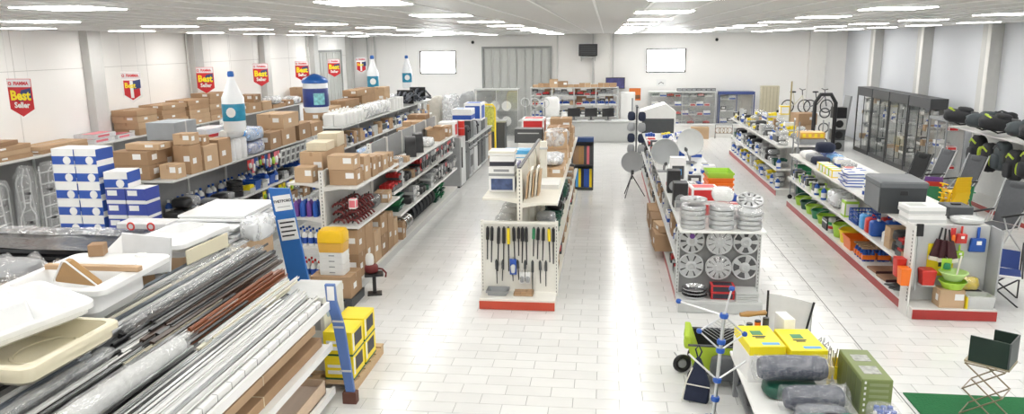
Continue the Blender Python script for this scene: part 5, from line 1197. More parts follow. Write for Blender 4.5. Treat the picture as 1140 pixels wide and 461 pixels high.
# plinth goods of the end display
inst(cached('chromestack', lambda: [('pan', MB().lathe([(0, 0), (.14, 0), (.16, .03), (.165, .04)], 20, T=TR(z=.045 * i)).mesh('p', CHROME, 0, 40), (0, 0, 0)) for i in range(3)]), 'hub_plate_stack', 'pile of chrome plates at the foot of the wheel cover display', 'plate', (1.2, 9.8, .161))
for i in range(2): inst(pbox(.3, .18, .09, PRINTR, PRINTD, -1, 1), 'red_box', ['red and black box at the foot of the wheel cover display', 'red and black box on top of the other at the display foot'][i], 'box', (1.55, 9.80, .161 + .095 * i))
inst([('stack', MB().box(-.14, .14, -.15, .15, 0, .02).box(-.14, .14, -.15, .15, .03, .05).box(-.14, .14, -.15, .15, .06, .08).box(-.14, .14, -.15, .15, .09, .11).mesh('s', LGREY)), ('spacer', MB().box(-.1, .1, -.12, .12, .0, .10).mesh('s', MGREY))], 'plate_pile', 'pile of flat grey plates at the foot of the wheel cover display', 'plate', (1.85, 9.8, .1615))
# goods on the long top
zt = 1.091
def place(sp, nm, lb, cat, x, y, z=zt, rz=0, g=None): return inst(sp, nm, lb, cat, (x, y, z), rz, g)
for i in range(2): place(pbox(.36, .3, .2, PAPER, PRINTR, -1, 1), 'red_print_box', ['white box with a red machine picture, lower of the two', 'white box with a red machine picture, upper of the two'][i], 'box', 1.36, 10.6, zt + .204 * i, .05)
place(pbox(.24, .3, .14, PAPER, MGREY, -1, 2), 'white_box', 'white box beside the red machine picture boxes', 'box', 1.68, 10.45)
for i in range(6): place(pbox(.17, .14, .06, PRINTR, PAPER, -1, 2), 'small_red_box', 'small red box in the flat row before the orange bins', 'box', 1.52 + .19 * (i % 3), 11.0 + .16 * (i // 3), zt, 0, 'small red boxes before the orange bins')
for i in range(4): place(crate(.38, .5, .18, ORANGE if i < 3 else LIME, .88), 'plastic_bin', ['orange plastic bin at the bottom of the nested stack', 'orange plastic bin in the middle of the nested stack', 'orange plastic bin at the top of the nested stack', 'lime plastic bin topping the orange ones'][i], 'bin', 1.74, 11.85, zt + .08 * i)
place(bag(.34, .34, .24, PWHITE, 150, film=FILM2), 'white_sack', 'white sack beside the orange bins', 'sack', 1.28, 11.9)
pbm = M('speaker_black', (.02, .02, .022), .5)
for i, y in enumerate((11.15, 12.25)): place([('cabinet', rbox(.2, .24, .36, pbm, .006)), ('grille', MB().lathe([(0, 0), (.07, 0), (.08, .008), (0, .008)], 14, T=TR(0, -.12, .12, R(90))).mesh('g', MGREY))], 'black_speaker', ['black speaker box beside the red picture boxes', 'black speaker box beside the white sack'][i], 'speaker', 1.1, y)
for i, (k, x, y) in enumerate((('greytray', 1.16, 11.5), ('redbox', 1.48, 11.5), ('bluetray', 1.88, 11.4), ('clearbag', 1.9, 10.8), ('greybag', 1.84, 12.32), ('bluetray', 1.48, 12.4), ('redbox', 1.14, 12.75), ('darkbox', 1.48, 12.72), ('clearbag', 1.86, 12.72), ('redbox', 1.17, 10.2), ('clearbag', 1.88, 10.18), ('greytray', 1.14, 10.9))):
    nm, cat, ds, fn = K[k]; sp, w, d, h = fn(-1)
    place(sp, nm, ds.rsplit(' ', 1)[0] + ' heaped near the orange bins on the dish row', cat, x, y, zt, 0, nm + ' heaped by the orange bins')
for i in range(14):
    y = 12.95 + i * .5
    k = rc('bluebox', 'redbox', 'darkbox', 'whitebottle', 'bluetray', 'clearbag', 'yellowtray', 'greytray')
    nm, cat, ds, fn = K[k]; sp, w, d, h = fn(-1)
    if not (13.05 < y < 13.4 or 13.8 < y < 14.7 or 14.75 < y < 15.75): place(sp, nm, ds + ' among the mixed goods on the dish row top', cat, 1.52, y + .05, zt, 0, nm + ' on the dish row')
    nm, cat, ds, fn = K[rc('redbox', 'bluetray', 'darkbox', 'redtray')]; sp, w, d, h = fn(-1)
    if i > 2 and not 13.7 < y < 14.9: place(sp, nm, ds + ' along the aisle edge of the dish row top', cat, 1.12, y - .1, zt, 0, nm + ' along the dish row edge')
    if i > 1 and not 14.5 < y < 15.9:
        nm, cat, ds, fn = K[rc('redbox', 'bluetray', 'tin', 'redtray', 'bluebox')]; sp, w, d, h = fn(-1)
        place(sp, nm, ds + ' along the far edge of the dish row top', cat, 1.87, y + .1, zt, 0, nm + ' along the dish row far edge')
place([('body', rbox(.26, .2, .42, PAPER, .004)), ('print', MB().box(-.1, .1, -.102, -.1, .05, .28).mesh('p', DGREY)), ('label', MB().box(-.06, .06, -.104, -.102, .12, .22).mesh('p', LBLUE))], 'white_appliance_box', 'tall white box with a dark label standing before the satellite dish', 'box', 1.25, 13.25, zt)
def dish(r, mat=LGREY):
    """faces -y tilted; base at z=0"""
    T = TR(0, 0, r + .14, R(100))
    b = MB().lathe([(r * math.sin(a) / math.sin(1.0), r * .32 * (1 - math.cos(a)) / (1 - math.cos(1.0))) for a in [i * .1 for i in range(11)]], 28, 0, T)
    rim = torus(MB(), r, .008, 28, 5, 0, TR(0, 0, r + .14, R(100)) @ Matrix.Translation((0, 0, r * .32)))
    arm = MB().tube([(0, .03, .02), (0, -.12, .10), (0, -.34, r * .75)], .012, 6)
    lnb = MB().lathe([(0, 0), (.03, 0), (.035, .03), (.02, .1), (0, .1)], 12, T=TR(0, -.34, r * .75, R(70)))
    base = MB().box(-.12, .12, -.1, .1, 0, .02).tube([(0, .02, .02), (0, .04, r + .14)], .02, 8)
    return [('reflector', b.mesh('reflector', mat, 0, 40)), ('rim', rim.mesh('rim', LGREY, 0, 50)), ('arm', arm.mesh('arm', MGREY, 0, 50)), ('receiver', lnb.mesh('receiver', DGREY, 0, 40)), ('stand', base.mesh('stand', MGREY))]
DSH = M('dish_grey', (.46, .48, .49), .45, 0, .04)
DSW = M('dish_white', (.70, .72, .71), .45, 0, .04)
place(dish(.25, DSH), 'satellite_dish', 'grey satellite dish standing behind the tall white box', 'dish', 1.1, 14.25, zt + .25 if False else zt, .0)
place(dish(.26, DSW), 'satellite_dish', 'white satellite dish lying back beside the grey one', 'dish', 1.66, 15.2, zt + .03, (R(-14), 0, R(-20)))
# raise the big grey dish on a box
tp = thing('tripod_dish', 'grey satellite dish on a slim folding tripod in the aisle', 'dish', (.62, 17.3, 0))
for i in range(3):
    a = R(90 + 120 * i + 30); obj('leg', MB().tube([(0, 0, .5), (.3 * math.cos(a), .3 * math.sin(a), .01)], .012, 6).mesh('leg', DGREY, 0, 50), tp)
obj('mast', MB().tube([(0, 0, .4), (0, 0, .86)], .016, 8).mesh('mast', DGREY, 0, 50), tp)
obj('reflector', MB().lathe([(.25 * math.sin(i * .1) / math.sin(1.0), .08 * (1 - math.cos(i * .1)) / (1 - math.cos(1.0))) for i in range(11)], 26, 0, TR(0, -.03, .82, R(96))).mesh('reflector', DSH, 0, 40), tp)
obj('arm', MB().tube([(0, -.03, .56), (0, -.3, .6)], .012, 6).box(-.03, .03, -.36, -.28, .57, .66).mesh('arm', DGREY), tp)
# left side shelf and floor goods of the dish row
fill('on the left shelf of the dish row', (1.47, .99), (10.1, 20.2), .601, kk('whitebottle', 'darkbox', 'bluetray', 'greybag', 'bluebox', 'tin', 'greytray', 'blackbag', 'carton'), -1, .008, .97, hmax=.42, pile=.42)
ct(1.02, 12.3, .151, .42, .5, .28, 0, True, .05, 'brown carton on the plinth of the dish row, under another', None, 'brown_carton', -1)
ct(1.0, 12.35, .433, .3, .4, .12, 1, True, .2, 'flat carton on top of the plinth carton of the dish row', None, 'brown_carton', -1)
ct(1.02, 13.1, .151, .42, .6, .36, 2, True, 0, 'tall brown carton on the plinth of the dish row', None, 'brown_carton', -1)
ct(1.02, 14.0, .151, .42, .7, .32, 0, True, 0, 'wide brown carton on the plinth of the dish row', None, 'brown_carton', -1)
fill('on the left plinth of the dish row', (1.47, 1.0), (10.1, 11.9), .151, kk('redtray', 'tin', 'clearbag', 'greycoil', 'greytray'), -1)
fill('on the far plinth of the dish row', (1.47, 1.0), (14.6, 20.2), .151, kk('carton', 'darkbox', 'greybag'), -1)
fill('on the right shelf of the dish row', (1.54, 2.02), (10.1, 20.2), .601, kk('bluebox', 'redtray', 'greytray'), 1, .02, .8)
# brochure stand at the far end of the dish row
t = thing('pouch_stand', 'tall stand of hanging grey pouches at the far end of the dish row', 'stand', (.86, 21.3, 0))
obj('frame', MB().box(-.02, .02, -.02, .02, 0, 1.75).box(-.3, .3, -.25, .25, 0, .04).box(-.03, .03, -.3, .3, 1.7, 1.74).mesh('frame', DGREY), t)
for i in range(5):
    for s in (-1, 1):
        obj('pouch', cached(('pch', i % 2), lambda: MB().blob(0, 0, 0, .11, .07, .13, 0, 6, 10, .7, .1, i).mesh('pouch', MGREY if i % 2 else NAVY, 0, 50)), t, (s * .14, -.05 * s, .25 + .3 * i))
t = thing('roll_dispenser', 'white angled counter unit behind the pouch stand', 'counter', (1.5, 22.5, 0))
obj('cabinet', MB().prism([(-.55, 0), (.5, 0), (.5, 1.5), (.2, 1.72), (-.5, 1.5)], -.3, .6).mesh('cabinet', PWHITE, .01), t)
obj('dark_front', MB().box(-.45, .45, -.304, -.3, .2, 1.3).mesh('front', DGREY), t)
# ================================================================== household row: end cap with brushes, basins
ec = thing('household_display', 'grey end display with brushes dustpans and basins above a red kick plate', 'display', (4.36, 9.62, 0))
obj('panel', MB().box(-.5, .47, .36, .38, .1, 1.14).mesh('panel', M('display_grey', (.56, .57, .57), .5, 0, .03)), ec)
obj('plinth', MB().box(-.51, .5, 0, .38, 0, .15).mesh('plinth', PANW, .004), ec)
obj('kick_plate', MB().box(-.5, .49, -.012, 0, .01, .13).mesh('kick', RED), ec)
obj('left_side', MB().box(-.53, -.51, .1, .375, .0, 1.18).mesh('side', PANW), ec)
sd = MB().box(.48, .5, .08, .38, .15, 1.14)
obj('right_side', sd.mesh('side', M('display_grey_side', (.40, .41, .42), .5)), ec)
slots = MB()
for q in range(20): slots.box(-.533, -.53, .13, .15, .2 + q * .047, .225 + q * .047)
obj('slots', slots.mesh('slots', SLOT), ec)['kind'] = 'stuff'
ey = 9.96
t = thing('folding_ladder', 'folded silver ironing frame standing against the grey display', 'frame', (3.92, 9.9, .3), (R(-4), 0, R(-3)))
for s in (-1, 1): obj('rail', MB().box(s * .05 - .012, s * .05 + .012, -.012, .012, 0, .82).mesh('rail', SILVER), t)
obj('centre_board', MB().box(-.035, .035, -.006, .006, .05, .8).mesh('b', LGREY), t)
obj('top', MB().box(.02, .1, -.02, .02, .7, .86).mesh('t', BLACK, .004), t)
def dustpan(mat, s=1.0):
    return [('pan', MB().loft([[(-.1 * s, -.03, -.32 * s), (.1 * s, -.03, -.32 * s), (.1 * s, .0, -.32 * s), (-.1 * s, 0, -.32 * s)], [(-.085 * s, -.06, -.14 * s), (.085 * s, -.06, -.14 * s), (.085 * s, 0, -.14 * s), (-.085 * s, 0, -.14 * s)]]).mesh('pan', mat, .008)), ('handle', MB().box(-.018 * s, .018 * s, -.025, -.005, -.15 * s, 0).mesh('handle', mat, .006)), ('badge', MB().box(-.03 * s, .03 * s, -.0625, -.0615, -.22 * s, -.17 * s).mesh('badge', PAPER))]
place(dustpan(BLUE), 'dustpan', 'blue dustpan hanging on the grey display', 'dustpan', 4.68, ey, 1.13)
place(dustpan(REDP, .7), 'dustpan', 'small red dustpan hanging beside the blue one', 'dustpan', 4.48, ey, 1.14)
place(dustpan(LIME, .55), 'dustpan', 'small lime dustpan hanging below the red one', 'dustpan', 4.47, ey - .01, .90)
place(blister(.06, .26, PRINTR, ORANGE), 'red_card_pack', 'narrow red card pack hanging beside the small red dustpan', 'pack', 4.37, ey - .04, 1.12)
def brush(mat):
    return [('handle', MB().tube([(0, 0, 0), (0, 0, -.16)], .012, 6).mesh('h', BLACK, 0, 50)), ('head', MB().loft([[(-.06, -.03, -.38), (.06, -.03, -.38), (.06, .01, -.38), (-.06, .01, -.38)], [(-.035, -.03, -.15), (.035, -.03, -.15), (.035, .01, -.15), (-.035, .01, -.15)]]).mesh('head', mat, .004)), ('bristles', MB().box(-.062, .062, -.034, .012, -.43, -.38).mesh('b', CREAM))]
DM = M('maroon', (.06, .015, .02), .6)
for i, (x, tilt) in enumerate(((4.24, 10), (4.26, 0), (4.28, -10))): place(brush(DM), 'hand_brush', 'maroon hand brush fanned on the grey display', 'brush', x, ey - .03 - .05 * i, 1.12, (0, R(tilt), 0), 'maroon hand brushes')
place(brush(DM), 'hand_brush', 'maroon hand brush hanging alone by the silver frame', 'brush', 4.13, ey - .012, 1.09, (0, R(8), 0)) if False else None
one('yellow_card', MB().box(-.16, .16, -.005, .005, -.42, 0).box(-.02, .02, -.007, -.005, -.3, -.1, 1).mesh('c', [PRINTY, PRINTD]), 'yellow printed board behind the green basin', 'card', (4.27, ey + .01, .90))
place(blister(.12, .16, LIME, GREEN), 'green_pack', 'round green pack on the yellow board', 'pack', 4.27, ey - .18, .76)
place(bucket(.2, .12, REDP), 'red_basket', 'red lidded bin hanging from the side of the display', 'bin', 4.0, 9.78, .5, (0, 0, .1)) if False else None
for i, (x, y, m, z) in enumerate(((3.985, 9.73, REDP, .38), (3.90, 9.80, ORANGE, .42), (3.85, 9.60 - .0, REDP, .46))):
    if i == 0: place([('bin', MB().loft([rrect(-.07, .07, -.07, .07, .01, 0), rrect(-.088, .088, -.09, .09, .012, .18)]).mesh('bin', m, 0, 40)), ('lid', MB().loft([rrect(-.09, .09, -.093, .093, .012, .18), rrect(-.075, .075, -.08, .08, .02, .2)]).mesh('lid', m, 0, 40))], 'red_bin', 'large red lidded bin stacked at the display corner', 'bin', 4.085, 9.86, .40)
one('bin_bracket', MB().box(-.09, .09, -.2, .0, 0, .012).box(-.09, .09, -.012, 0, 0, .12).mesh('b', LGREY), 'small grey bracket under the red lidded bin', 'bracket', (4.085, 9.979, .386))
place([('bin', MB().loft([rrect(-.05, .05, -.07, .07, .01, 0), rrect(-.06, .06, -.08, .08, .012, .22)]).mesh('bin', ORANGE, 0, 40))], 'orange_bin', 'narrow orange bin behind the red lidded bin', 'bin', 3.765, 9.75, .42)
place([('bin', MB().loft([rrect(-.05, .05, -.07, .07, .01, 0), rrect(-.06, .06, -.08, .08, .012, .24)]).mesh('bin', REDP, 0, 40))], 'red_bin', 'narrow red bin hooked on the side of the display', 'bin', 3.765, 9.92, .48)
ct(4.33, 9.77, .151, .30, .22, .23, 1, True, 0, 'brown carton under the lime basins', None, 'brown_carton', -1)
for i in range(2): place([('bowl', MB().lathe([(0, 0), (.11, 0), (.16, .10), (.165, .10), (.165, .09), (.158, .09), (.108, .004), (0, .004)] if i == 0 else [(0, 0), (.095, 0), (.15, .11), (.17, .11), (.17, .10), (.153, .10), (.1, .008), (0, .008)], 22).mesh('bowl', LIME if i == 0 else M('lime_pale', (.55, .78, .30), .3), 0, 40))], 'lime_basin', ['lime basin standing on the brown carton', 'pale lime basin nested in the other with a mop handle'][i], 'basin', 4.36, 9.77, .383 + .105 * i)
one('mop_handle', MB().tube([(0, 0, 0), (.03, -.02, .3)], .012, 8).mesh('m', CREAM, 0, 50), 'short cream mop handle standing in the lime basin', 'handle', (4.38, 9.74, .51))
place([('tray', MB().loft([rrect(-.15, .15, -.1, .1, .02, 0), rrect(-.165, .165, -.11, .11, .02, .16), rrect(-.14, .14, -.085, .085, .02, .16), rrect(-.125, .125, -.07, .07, .02, .03)]).mesh('t', LGREY, 0, 40)), ('pad', MB().box(-.1, .1, -.05, .05, .03, .09).mesh('p', LIME, .006)), ('yellow_side', MB().box(-.175, -.158, -.1, .1, .0, .15).mesh('y', PRINTY))], 'litter_tray', 'grey and yellow litter tray with a lime pad on the display plinth', 'tray', 4.668, 9.74, .1515)
place(pbox(.3, .12, .16, LGREY, PRINTD, -1, 1), 'grey_box', 'grey box behind the litter tray', 'box', 4.65, 9.918, .1515)
place(bag(.26, .12, .18, YELLOW, 160, film=FILM), 'yellow_toy_pack', 'film pack of yellow and grey parts above the grey box', 'pack', 4.62, 9.915, .1515 + .165)
place(bag(.42, .3, .1, LGREY, 162, film=FILM), 'clear_bag', 'flat clear bag at the corner of the display plinth', 'bag', 4.06 - .0, 9.4 + .0, .0) if False else None
one('clear_bag', drape(.3, .16, .1, 12).mesh('f', FILM, 0, 25), 'flat clear bag on the corner of the display plinth', 'bag', (3.99, 9.68 - .06, .152 + .0)) if False else None
# household row top
zt = 1.121
tb = thing('tool_box', 'large dark grey plastic storage box with a pale grey lid', 'storage box', (4.04, 11.05, zt), R(-2))
obj('body', MB().loft([rrect(-.29, .29, -.34, .34, .03, 0), rrect(-.3, .3, -.36, .36, .03, .36)]).mesh('b', M('storage_dark', (.045, .05, .055), .5), 0, 40), tb)
obj('lid', MB().loft([rrect(-.31, .31, -.37, .37, .03, .36), rrect(-.31, .31, -.37, .37, .03, .42), rrect(-.29, .29, -.35, .35, .03, .44)]).mesh('l', M('storage_lid', (.13, .14, .15), .45), 0, 40), tb)
obj('side_panel', MB().box(-.306, -.299, -.33, .33, .02, .35).mesh('p', M('storage_side', (.18, .19, .20), .5)), tb)
obj('latch', MB().box(-.05, .05, -.372, -.36, .26, .32).mesh('la', BLACK, .003), tb)
for i in range(2): place(pbox(.46, .34, .1, PAPER, LGREY, -1, 0), 'white_flat_box', ['white flat box on the near end of the household row', 'white flat box stacked on the other at the near end'][i], 'box', 4.14, 10.32 + .04 * i, zt + .104 * i, .04 * i)
place([('body', rbox(.3, .36, .16, DGREY, .006)), ('handle', MB().box(-.06, .06, -.02, .02, .16, .18).mesh('h', BLACK, .003))], 'black_case', 'black case beside the white flat boxes', 'case', 4.66, 10.6, zt)
place(bag(.4, .3, .1, LGREY, 164, film=FILM), 'clear_bag', 'clear film bag beside the black case', 'bag', 4.64, 10.2, zt)
bwp = M('blue_white_stripe', (.80, .82, .86), .5)
for i in range(10): place(pbox(.26, .2, .045, PAPER, PRINTB, -1, 0), 'striped_packet', 'white packet with blue stripes in the flat heap', 'packet', 4.0 + .03 * (i % 2), 12.75 + .25 * (i // 5), zt + .048 * (i % 5), random.uniform(-.15, .15), 'blue striped packets')
for i in range(14): place(bottle(.035, .16, PWHITE, BLUE, PRINTB if i % 3 == 0 else None), 'white_bottle', 'small white bottle with a blue cap behind the storage box', 'bottle', 3.93 + .085 * (i % 4), 11.65 + .1 * (i // 4), zt, 0, 'small white bottles behind the storage box')
one('white_cloth', drape(.5, 1.5, .12, 31).mesh('c', M('cloth_white', (.84, .84, .83), .8), 0, 40), 'rumpled white cloth spread along the household row top', 'cloth', (4.58, 12.3, zt))
for i in range(6): place(bag(.3, .34, .16, (NAVY, LGREY, MGREY, LBLUE, PWHITE, BLUE)[i], 170 + i, film=FILM if i % 2 else None), 'soft_bundle', ['navy soft bundle', 'silvery wrapped bundle', 'grey soft bundle', 'light blue wrapped bundle', 'white soft bundle', 'blue wrapped bundle'][i] + ' at the far end of the household row top', 'bundle', 4.08 + .38 * (i % 2), 15.0 + .42 * (i // 2), zt, .2)
place(bag(.36, .36, .2, NAVY, 177), 'navy_bundle', 'navy and white soft bundle piled at the far end of the household row', 'bundle', 4.3, 15.55, zt + .165)
for i in range(5): place(pbox(.2, .16, .14, LIME if i % 2 else YELLOW, PAPER, -1, 1), 'lime_box', 'lime or yellow printed box near the far end of the household row top', 'box', 3.98, 13.6 + .2 * i, zt, 0, 'lime and yellow boxes on the household row')
fill('in the middle of the household row top', (4.85, 4.25), (13.3, 14.8), zt, kk('clearbag', 'redbox', 'bluebox', 'greybag'), -1)
# middle shelf
zm = .631
place(basket(.34, .42, .2, BLUE), 'blue_basket', 'blue slatted basket on the middle shelf of the household row', 'basket', 4.06, 12.25, zm)
for i in range(4): place(jerry(.2, .14, .27, REDP if i % 2 == 0 else BLUE, BLUE if i % 2 == 0 else PWHITE), 'jerrycan', ['red jerrycan with a blue cap on the middle shelf', 'blue jerrycan with a white cap on the middle shelf'][i % 2], 'jerrycan', 3.98 + .215 * (i // 2 % 2), 11.62 - .2 * (i % 2) - .0 * (i // 2), zm, 0, ['red jerrycans on the middle shelf', 'blue jerrycans on the middle shelf'][i % 2])
place(jerry(.2, .16, .27, LBLUE, PWHITE), 'jerrycan', 'light blue jerrycan at the edge before the blue basket', 'jerrycan', 3.98, 11.86, zm)
for i in range(3): place(bottle(.05, .2, PWHITE, GREEN), 'white_bottle', 'white bottle with a green cap lying near the jerrycans', 'bottle', 3.98 + .14 * i, 11.08, zm, 0, 'green capped white bottles')
place(pbox(.22, .2, .26, LIME, PAPER, -1, 1), 'lime_box', 'lime and white upright box beside the blue basket', 'box', 3.98, 12.72, zm)
fill('on the near end of the household middle shelf', (4.31, 3.86), (10.05, 10.95), zm, kk('smallcarton', 'yellowtray', 'redtray', 'blackbag'), -1, .006, pile=.35)
place(bag(.4, .6, .3, M('film_fill'), 180, film=FILM2), 'milky_sack', 'milky film sack on the household middle shelf', 'sack', 4.06, 13.5, zm)
fill('on the far end of the household middle shelf', (4.31, 3.86), (14.0, 16.4), zm, kk('greybag', 'greentray' if False else 'limebasin', 'bluebottle', 'yellowtray', 'darkbox'), -1, .006, pile=.35)
# bottom shelf
zb = .151
for i in range(2): place([('board', MB().box(-.2, .2, -.16, .16, 0, .03).mesh('b', M('plank_brown', (.28, .14, .08), .5), .006)), ('edge', MB().box(-.2, .2, -.165, -.16, 0, .04).mesh('e', DM))], 'brown_board', 'flat brown board on the household bottom shelf', 'board', 4.08, 11.25 - .4 * i, zb, .08, 'flat brown boards')
one('black_mat', drape(.42, .32, .06, 44).mesh('m', BLACK, 0, 40), 'black rubber mat lying on the near end of the household bottom shelf', 'mat', (4.07, 10.46, zb), .0)
inst(coil(.10, .016, DGREY, 2), 'grey_coil', 'dark coil beside the black rubber mat', 'coil', (4.06, 10.15, zb))
bpk = [('bottles', MB().lathe([(0, 0), (.03, 0), (.03, .12), (.012, .16), (.012, .2), (0, .2)], 8, T=TR(-.06)).lathe([(0, 0), (.03, 0), (.03, .12), (.012, .16), (.012, .2), (0, .2)], 8, T=TR(0)).lathe([(0, 0), (.03, 0), (.03, .12), (.012, .16), (.012, .2), (0, .2)], 8, T=TR(.06)).mesh('b', BLUE, 0, 50)), ('sleeve', MB().box(-.095, .095, -.035, .035, .03, .1).mesh('s', ORANGE)), ('carrier', MB().box(-.1, .1, -.035, .035, .19, .21).mesh('c', CARD3))]
for i in range(8): place(bpk, 'bottle_pack', 'pack of blue bottles in an orange sleeve on the household bottom shelf', 'bottle pack', 4.0 + .22 * (i % 2), 11.75 + .12 * (i // 2), zb, 0, 'blue bottle packs')
place(crate(.34, .4, .2, ORANGE), 'orange_crate', 'orange crate of bottles beside the blue bottle packs', 'crate', 4.06, 12.5, zb)
for i in range(2): place(bucket(.17, .22, YELLOW if i == 0 else LIME), 'bucket', ['yellow bucket on the household bottom shelf', 'lime basin bucket behind the yellow bucket'][i], 'bucket', 4.06, 12.9 + .375 * i, zb)
place([('case', rbox(.34, .3, .2, BLACK, .008)), ('white_stripe', MB().box(-.172, -.17, -.15, .15, .13, .16).mesh('s', PAPER))], 'black_case', 'black case with a white stripe on the household bottom shelf', 'case', 4.07, 13.8, zb)
place([('ring', MB().lathe([(.06, 0), (.06, .26), (.05, .26), (.05, .01), (0, .01)], 12).mesh('r', LGREY, 0, 40)), ('stripe', MB().lathe([(.062, .08), (.062, .13)], 12).mesh('r', REDP, 0, 40)), ('stripe', MB().lathe([(.062, .15), (.062, .2)], 12).mesh('r', GREEN, 0, 40))], 'striped_tube', 'striped red and green tube before the black case', 'tube', 3.95, 13.52, zb)
for i in range(5): place(bucket(.16, .16, (LIME, GREEN, LIME, DGREEN)[i % 4]), 'green_basin', 'green plastic basin near the far end of the household bottom shelf', 'basin', 4.05, 14.25 + .42 * i, zb, 0, 'green basins')
# ---------------------------------------------------------------- crockery row
fill('on the top of the crockery row', (4.3, 3.87), (17.7, 24.2), zt, kk('greybag', 'yellowtray', 'darkbox', 'tin', 'clearbag', 'whitebottle', 'blackbag'), -1, .006, .97, pile=.4)
fill('on the rear top of the crockery row', (4.83, 4.42), (17.7, 24.2), zt, kk('greybag', 'yellowtray', 'bluebox', 'whitebottle', 'smallcarton', 'clearbag'), -1, .006, .95, pile=.4)
fill('on the middle shelf of the crockery row', (4.31, 3.86), (17.7, 24.2), .601, kk('greybag', 'clearbag', 'greentray' if False else 'greencrate', 'greytray', 'tin', 'bluebottle', 'blackbag'), -1, .006, .97, pile=.42)
fill('on the bottom shelf of the crockery row', (4.31, 3.86), (17.7, 24.2), .151, kk('bluecrate', 'greytray', 'clearbag', 'yellowtray', 'bluebottle', 'tin', 'greybag'), -1, .006, .97, pile=.38)
t = thing('wire_trolley', 'tall grey wire trolley with green crates between the two low rows', 'trolley', (4.4, 17.05, 0))
for sx in (-1, 1):
    for sy in (-1, 1):
        l = obj('post', cached('wtp', lambda: MB().box(-.012, .012, -.012, .012, .1, 1.75).mesh('post', MGREY)), t, (sx * .3, sy * .22, 0))
        obj('caster', cached('cst', lambda: MB().lathe([(0, -.02), (.05, -.02), (.05, .02), (0, .02)], 12, T=TR(0, 0, .05, R(90))).mesh('c', BLACK, 0, 40)), l)
for z in (.12, .5, .88, 1.26): obj('shelf', cached('wts', lambda: MB().box(-.3, .3, -.22, .22, 0, .02).mesh('shelf', MGREY)), t, (0, 0, z))
for i in range(3): inst(crate(.5, .36, .26, (DGREEN, GREEN, MGREY)[i]), 'crate', ['dark green crate on the lowest trolley shelf', 'green crate on the second trolley shelf', 'grey crate on the upper trolley shelf'][i], 'crate', (4.4, 17.05, .141 + .38 * i))
t = thing('number_box', 'yellow topped display box with orange markings on the wire trolley', 'box', (4.4, 17.05, 1.281))
obj('tray', rbox(.5, .36, .1, MGREY, .004), t); obj('yellow_block', MB().box(-.25, .25, -.18, .18, .11, .24).mesh('y', M('amber_plastic'), .004), t)
for i in range(4): obj('mark', cached('mk', lambda: MB().box(-.03, .03, -.183, -.181, .14, .21).mesh('m', PRINTY)), t, (-.18 + .12 * i, 0, 0))
# ================================================================== right foreground
pd = thing('display_podium', 'low white podium carrying yellow cartons and grey rolls', 'podium', (1.78, 6.35, 0))
obj('top', MB().box(-.52, .55, -1.4, .95, .42, .45).mesh('top', WHITE, .005), pd)
for sx in (-.46, .5):
    for sy in (-1.3, -.30, .88): obj('leg', cached('pdleg', lambda: MB().box(-.025, .025, -.025, .025, 0, .42).mesh('leg', MGREY)), pd, (sx, sy, 0))
obj('lower_shelf', MB().box(-.46, .5, -1.3, .88, .1, .12).mesh('shelf', MGREY), pd)
for i in range(8): inst(bag(.36, .4, .26, (DGREEN, LGREY, BLACK, MGREY)[i % 4], 300 + i, film=FILM if i % 2 else None), 'stored_bag', ['dark green', 'film wrapped grey', 'black', 'film wrapped dark grey'][i % 4] + ' bag stored under the podium top', 'bag', (1.5 + .5 * (i % 2), 5.3 + .5 * (i // 2), .121), 0, 'bags stored under the podium')
zp = .451
def big_yellow(w, d, h):
    sp = [('body', rbox(w, d, h, M('box_lemon', (.93, .78, .02), .4, 0, .04, 3), .004)), ('white_side', MB().box(-w / 2 - .002, -w / 2, -d / 2, d / 2, 0, h * .75).box(-w / 2, w / 2, -d / 2 - .002, -d / 2, 0, h * .75).mesh('s', PAPER)),
          ('green_print', MB().box(-.06, .04, .02, .12, h, h + .002).mesh('g', GREEN)), ('dark_print', MB().box(-.07, .05, -.03, -.005, h, h + .002).mesh('g', PRINTD)), ('dark_print', MB().box(-.05, .03, -.06, -.04, h, h + .002).mesh('g', PRINTD)), ('blue_print', MB().box(-w * .1, w * .38, -d * .42, -d * .32, h, h + .002).mesh('g', LBLUE))]
    return sp
place(big_yellow(.32, .52, .34), 'yellow_carton', 'tall yellow topped carton with green print on the podium', 'carton', 1.44, 6.85, zp, R(6))
place(big_yellow(.32, .52, .33), 'yellow_carton', 'second yellow topped carton with pale print beside the grey roll', 'carton', 1.795, 6.82, zp, R(5))
FFILM = MG('roll_film', (.8, .82, .88), .15, .2, .7, .9, 16)
FAB = M('grey_fabric', (.085, .095, .13), .75, 0, .15, 16, bump=.3)
def fabric_roll(L, r, seed):
    rnd = random.Random(seed)
    core = MB().tube([(-L / 2, 0, 0), (-L / 2 + .05, 0, 0), (0, 0, .005), (L / 2 - .05, 0, 0), (L / 2, 0, 0)], [r * .8, r, r * 1.02, r, r * .8], 16)
    n = 26
    film = MB().tube([(-L / 2 - .06 + (L + .12) * i / n, rnd.uniform(-.004, .004), rnd.uniform(0, .006)) for i in range(n + 1)], [r * .35] + [r * rnd.uniform(1.03, 1.11) for _ in range(n - 1)] + [r * .35], 16)
    return [('fabric', core.mesh('fabric', FAB, 0, 50)), ('film', film.mesh('film', FFILM, 0, 25))]
place(bag(.5, .3, .12, GREEN if False else DGREEN, 195), 'green_bundle', 'dark green folded canvas under the upper grey roll', 'bundle', 1.62, 6.36, zp, .05)
place(fabric_roll(.56, .105, 1), 'grey_fabric_roll', 'film wrapped grey fabric roll lying against the yellow cartons', 'roll', 1.63, 6.38, zp + .12 + .118, R(4))
place(fabric_roll(.46, .10, 2), 'grey_fabric_roll', 'film wrapped grey fabric roll lying lower beside the green bag', 'roll', 1.74, 6.08, zp + .112, R(6))
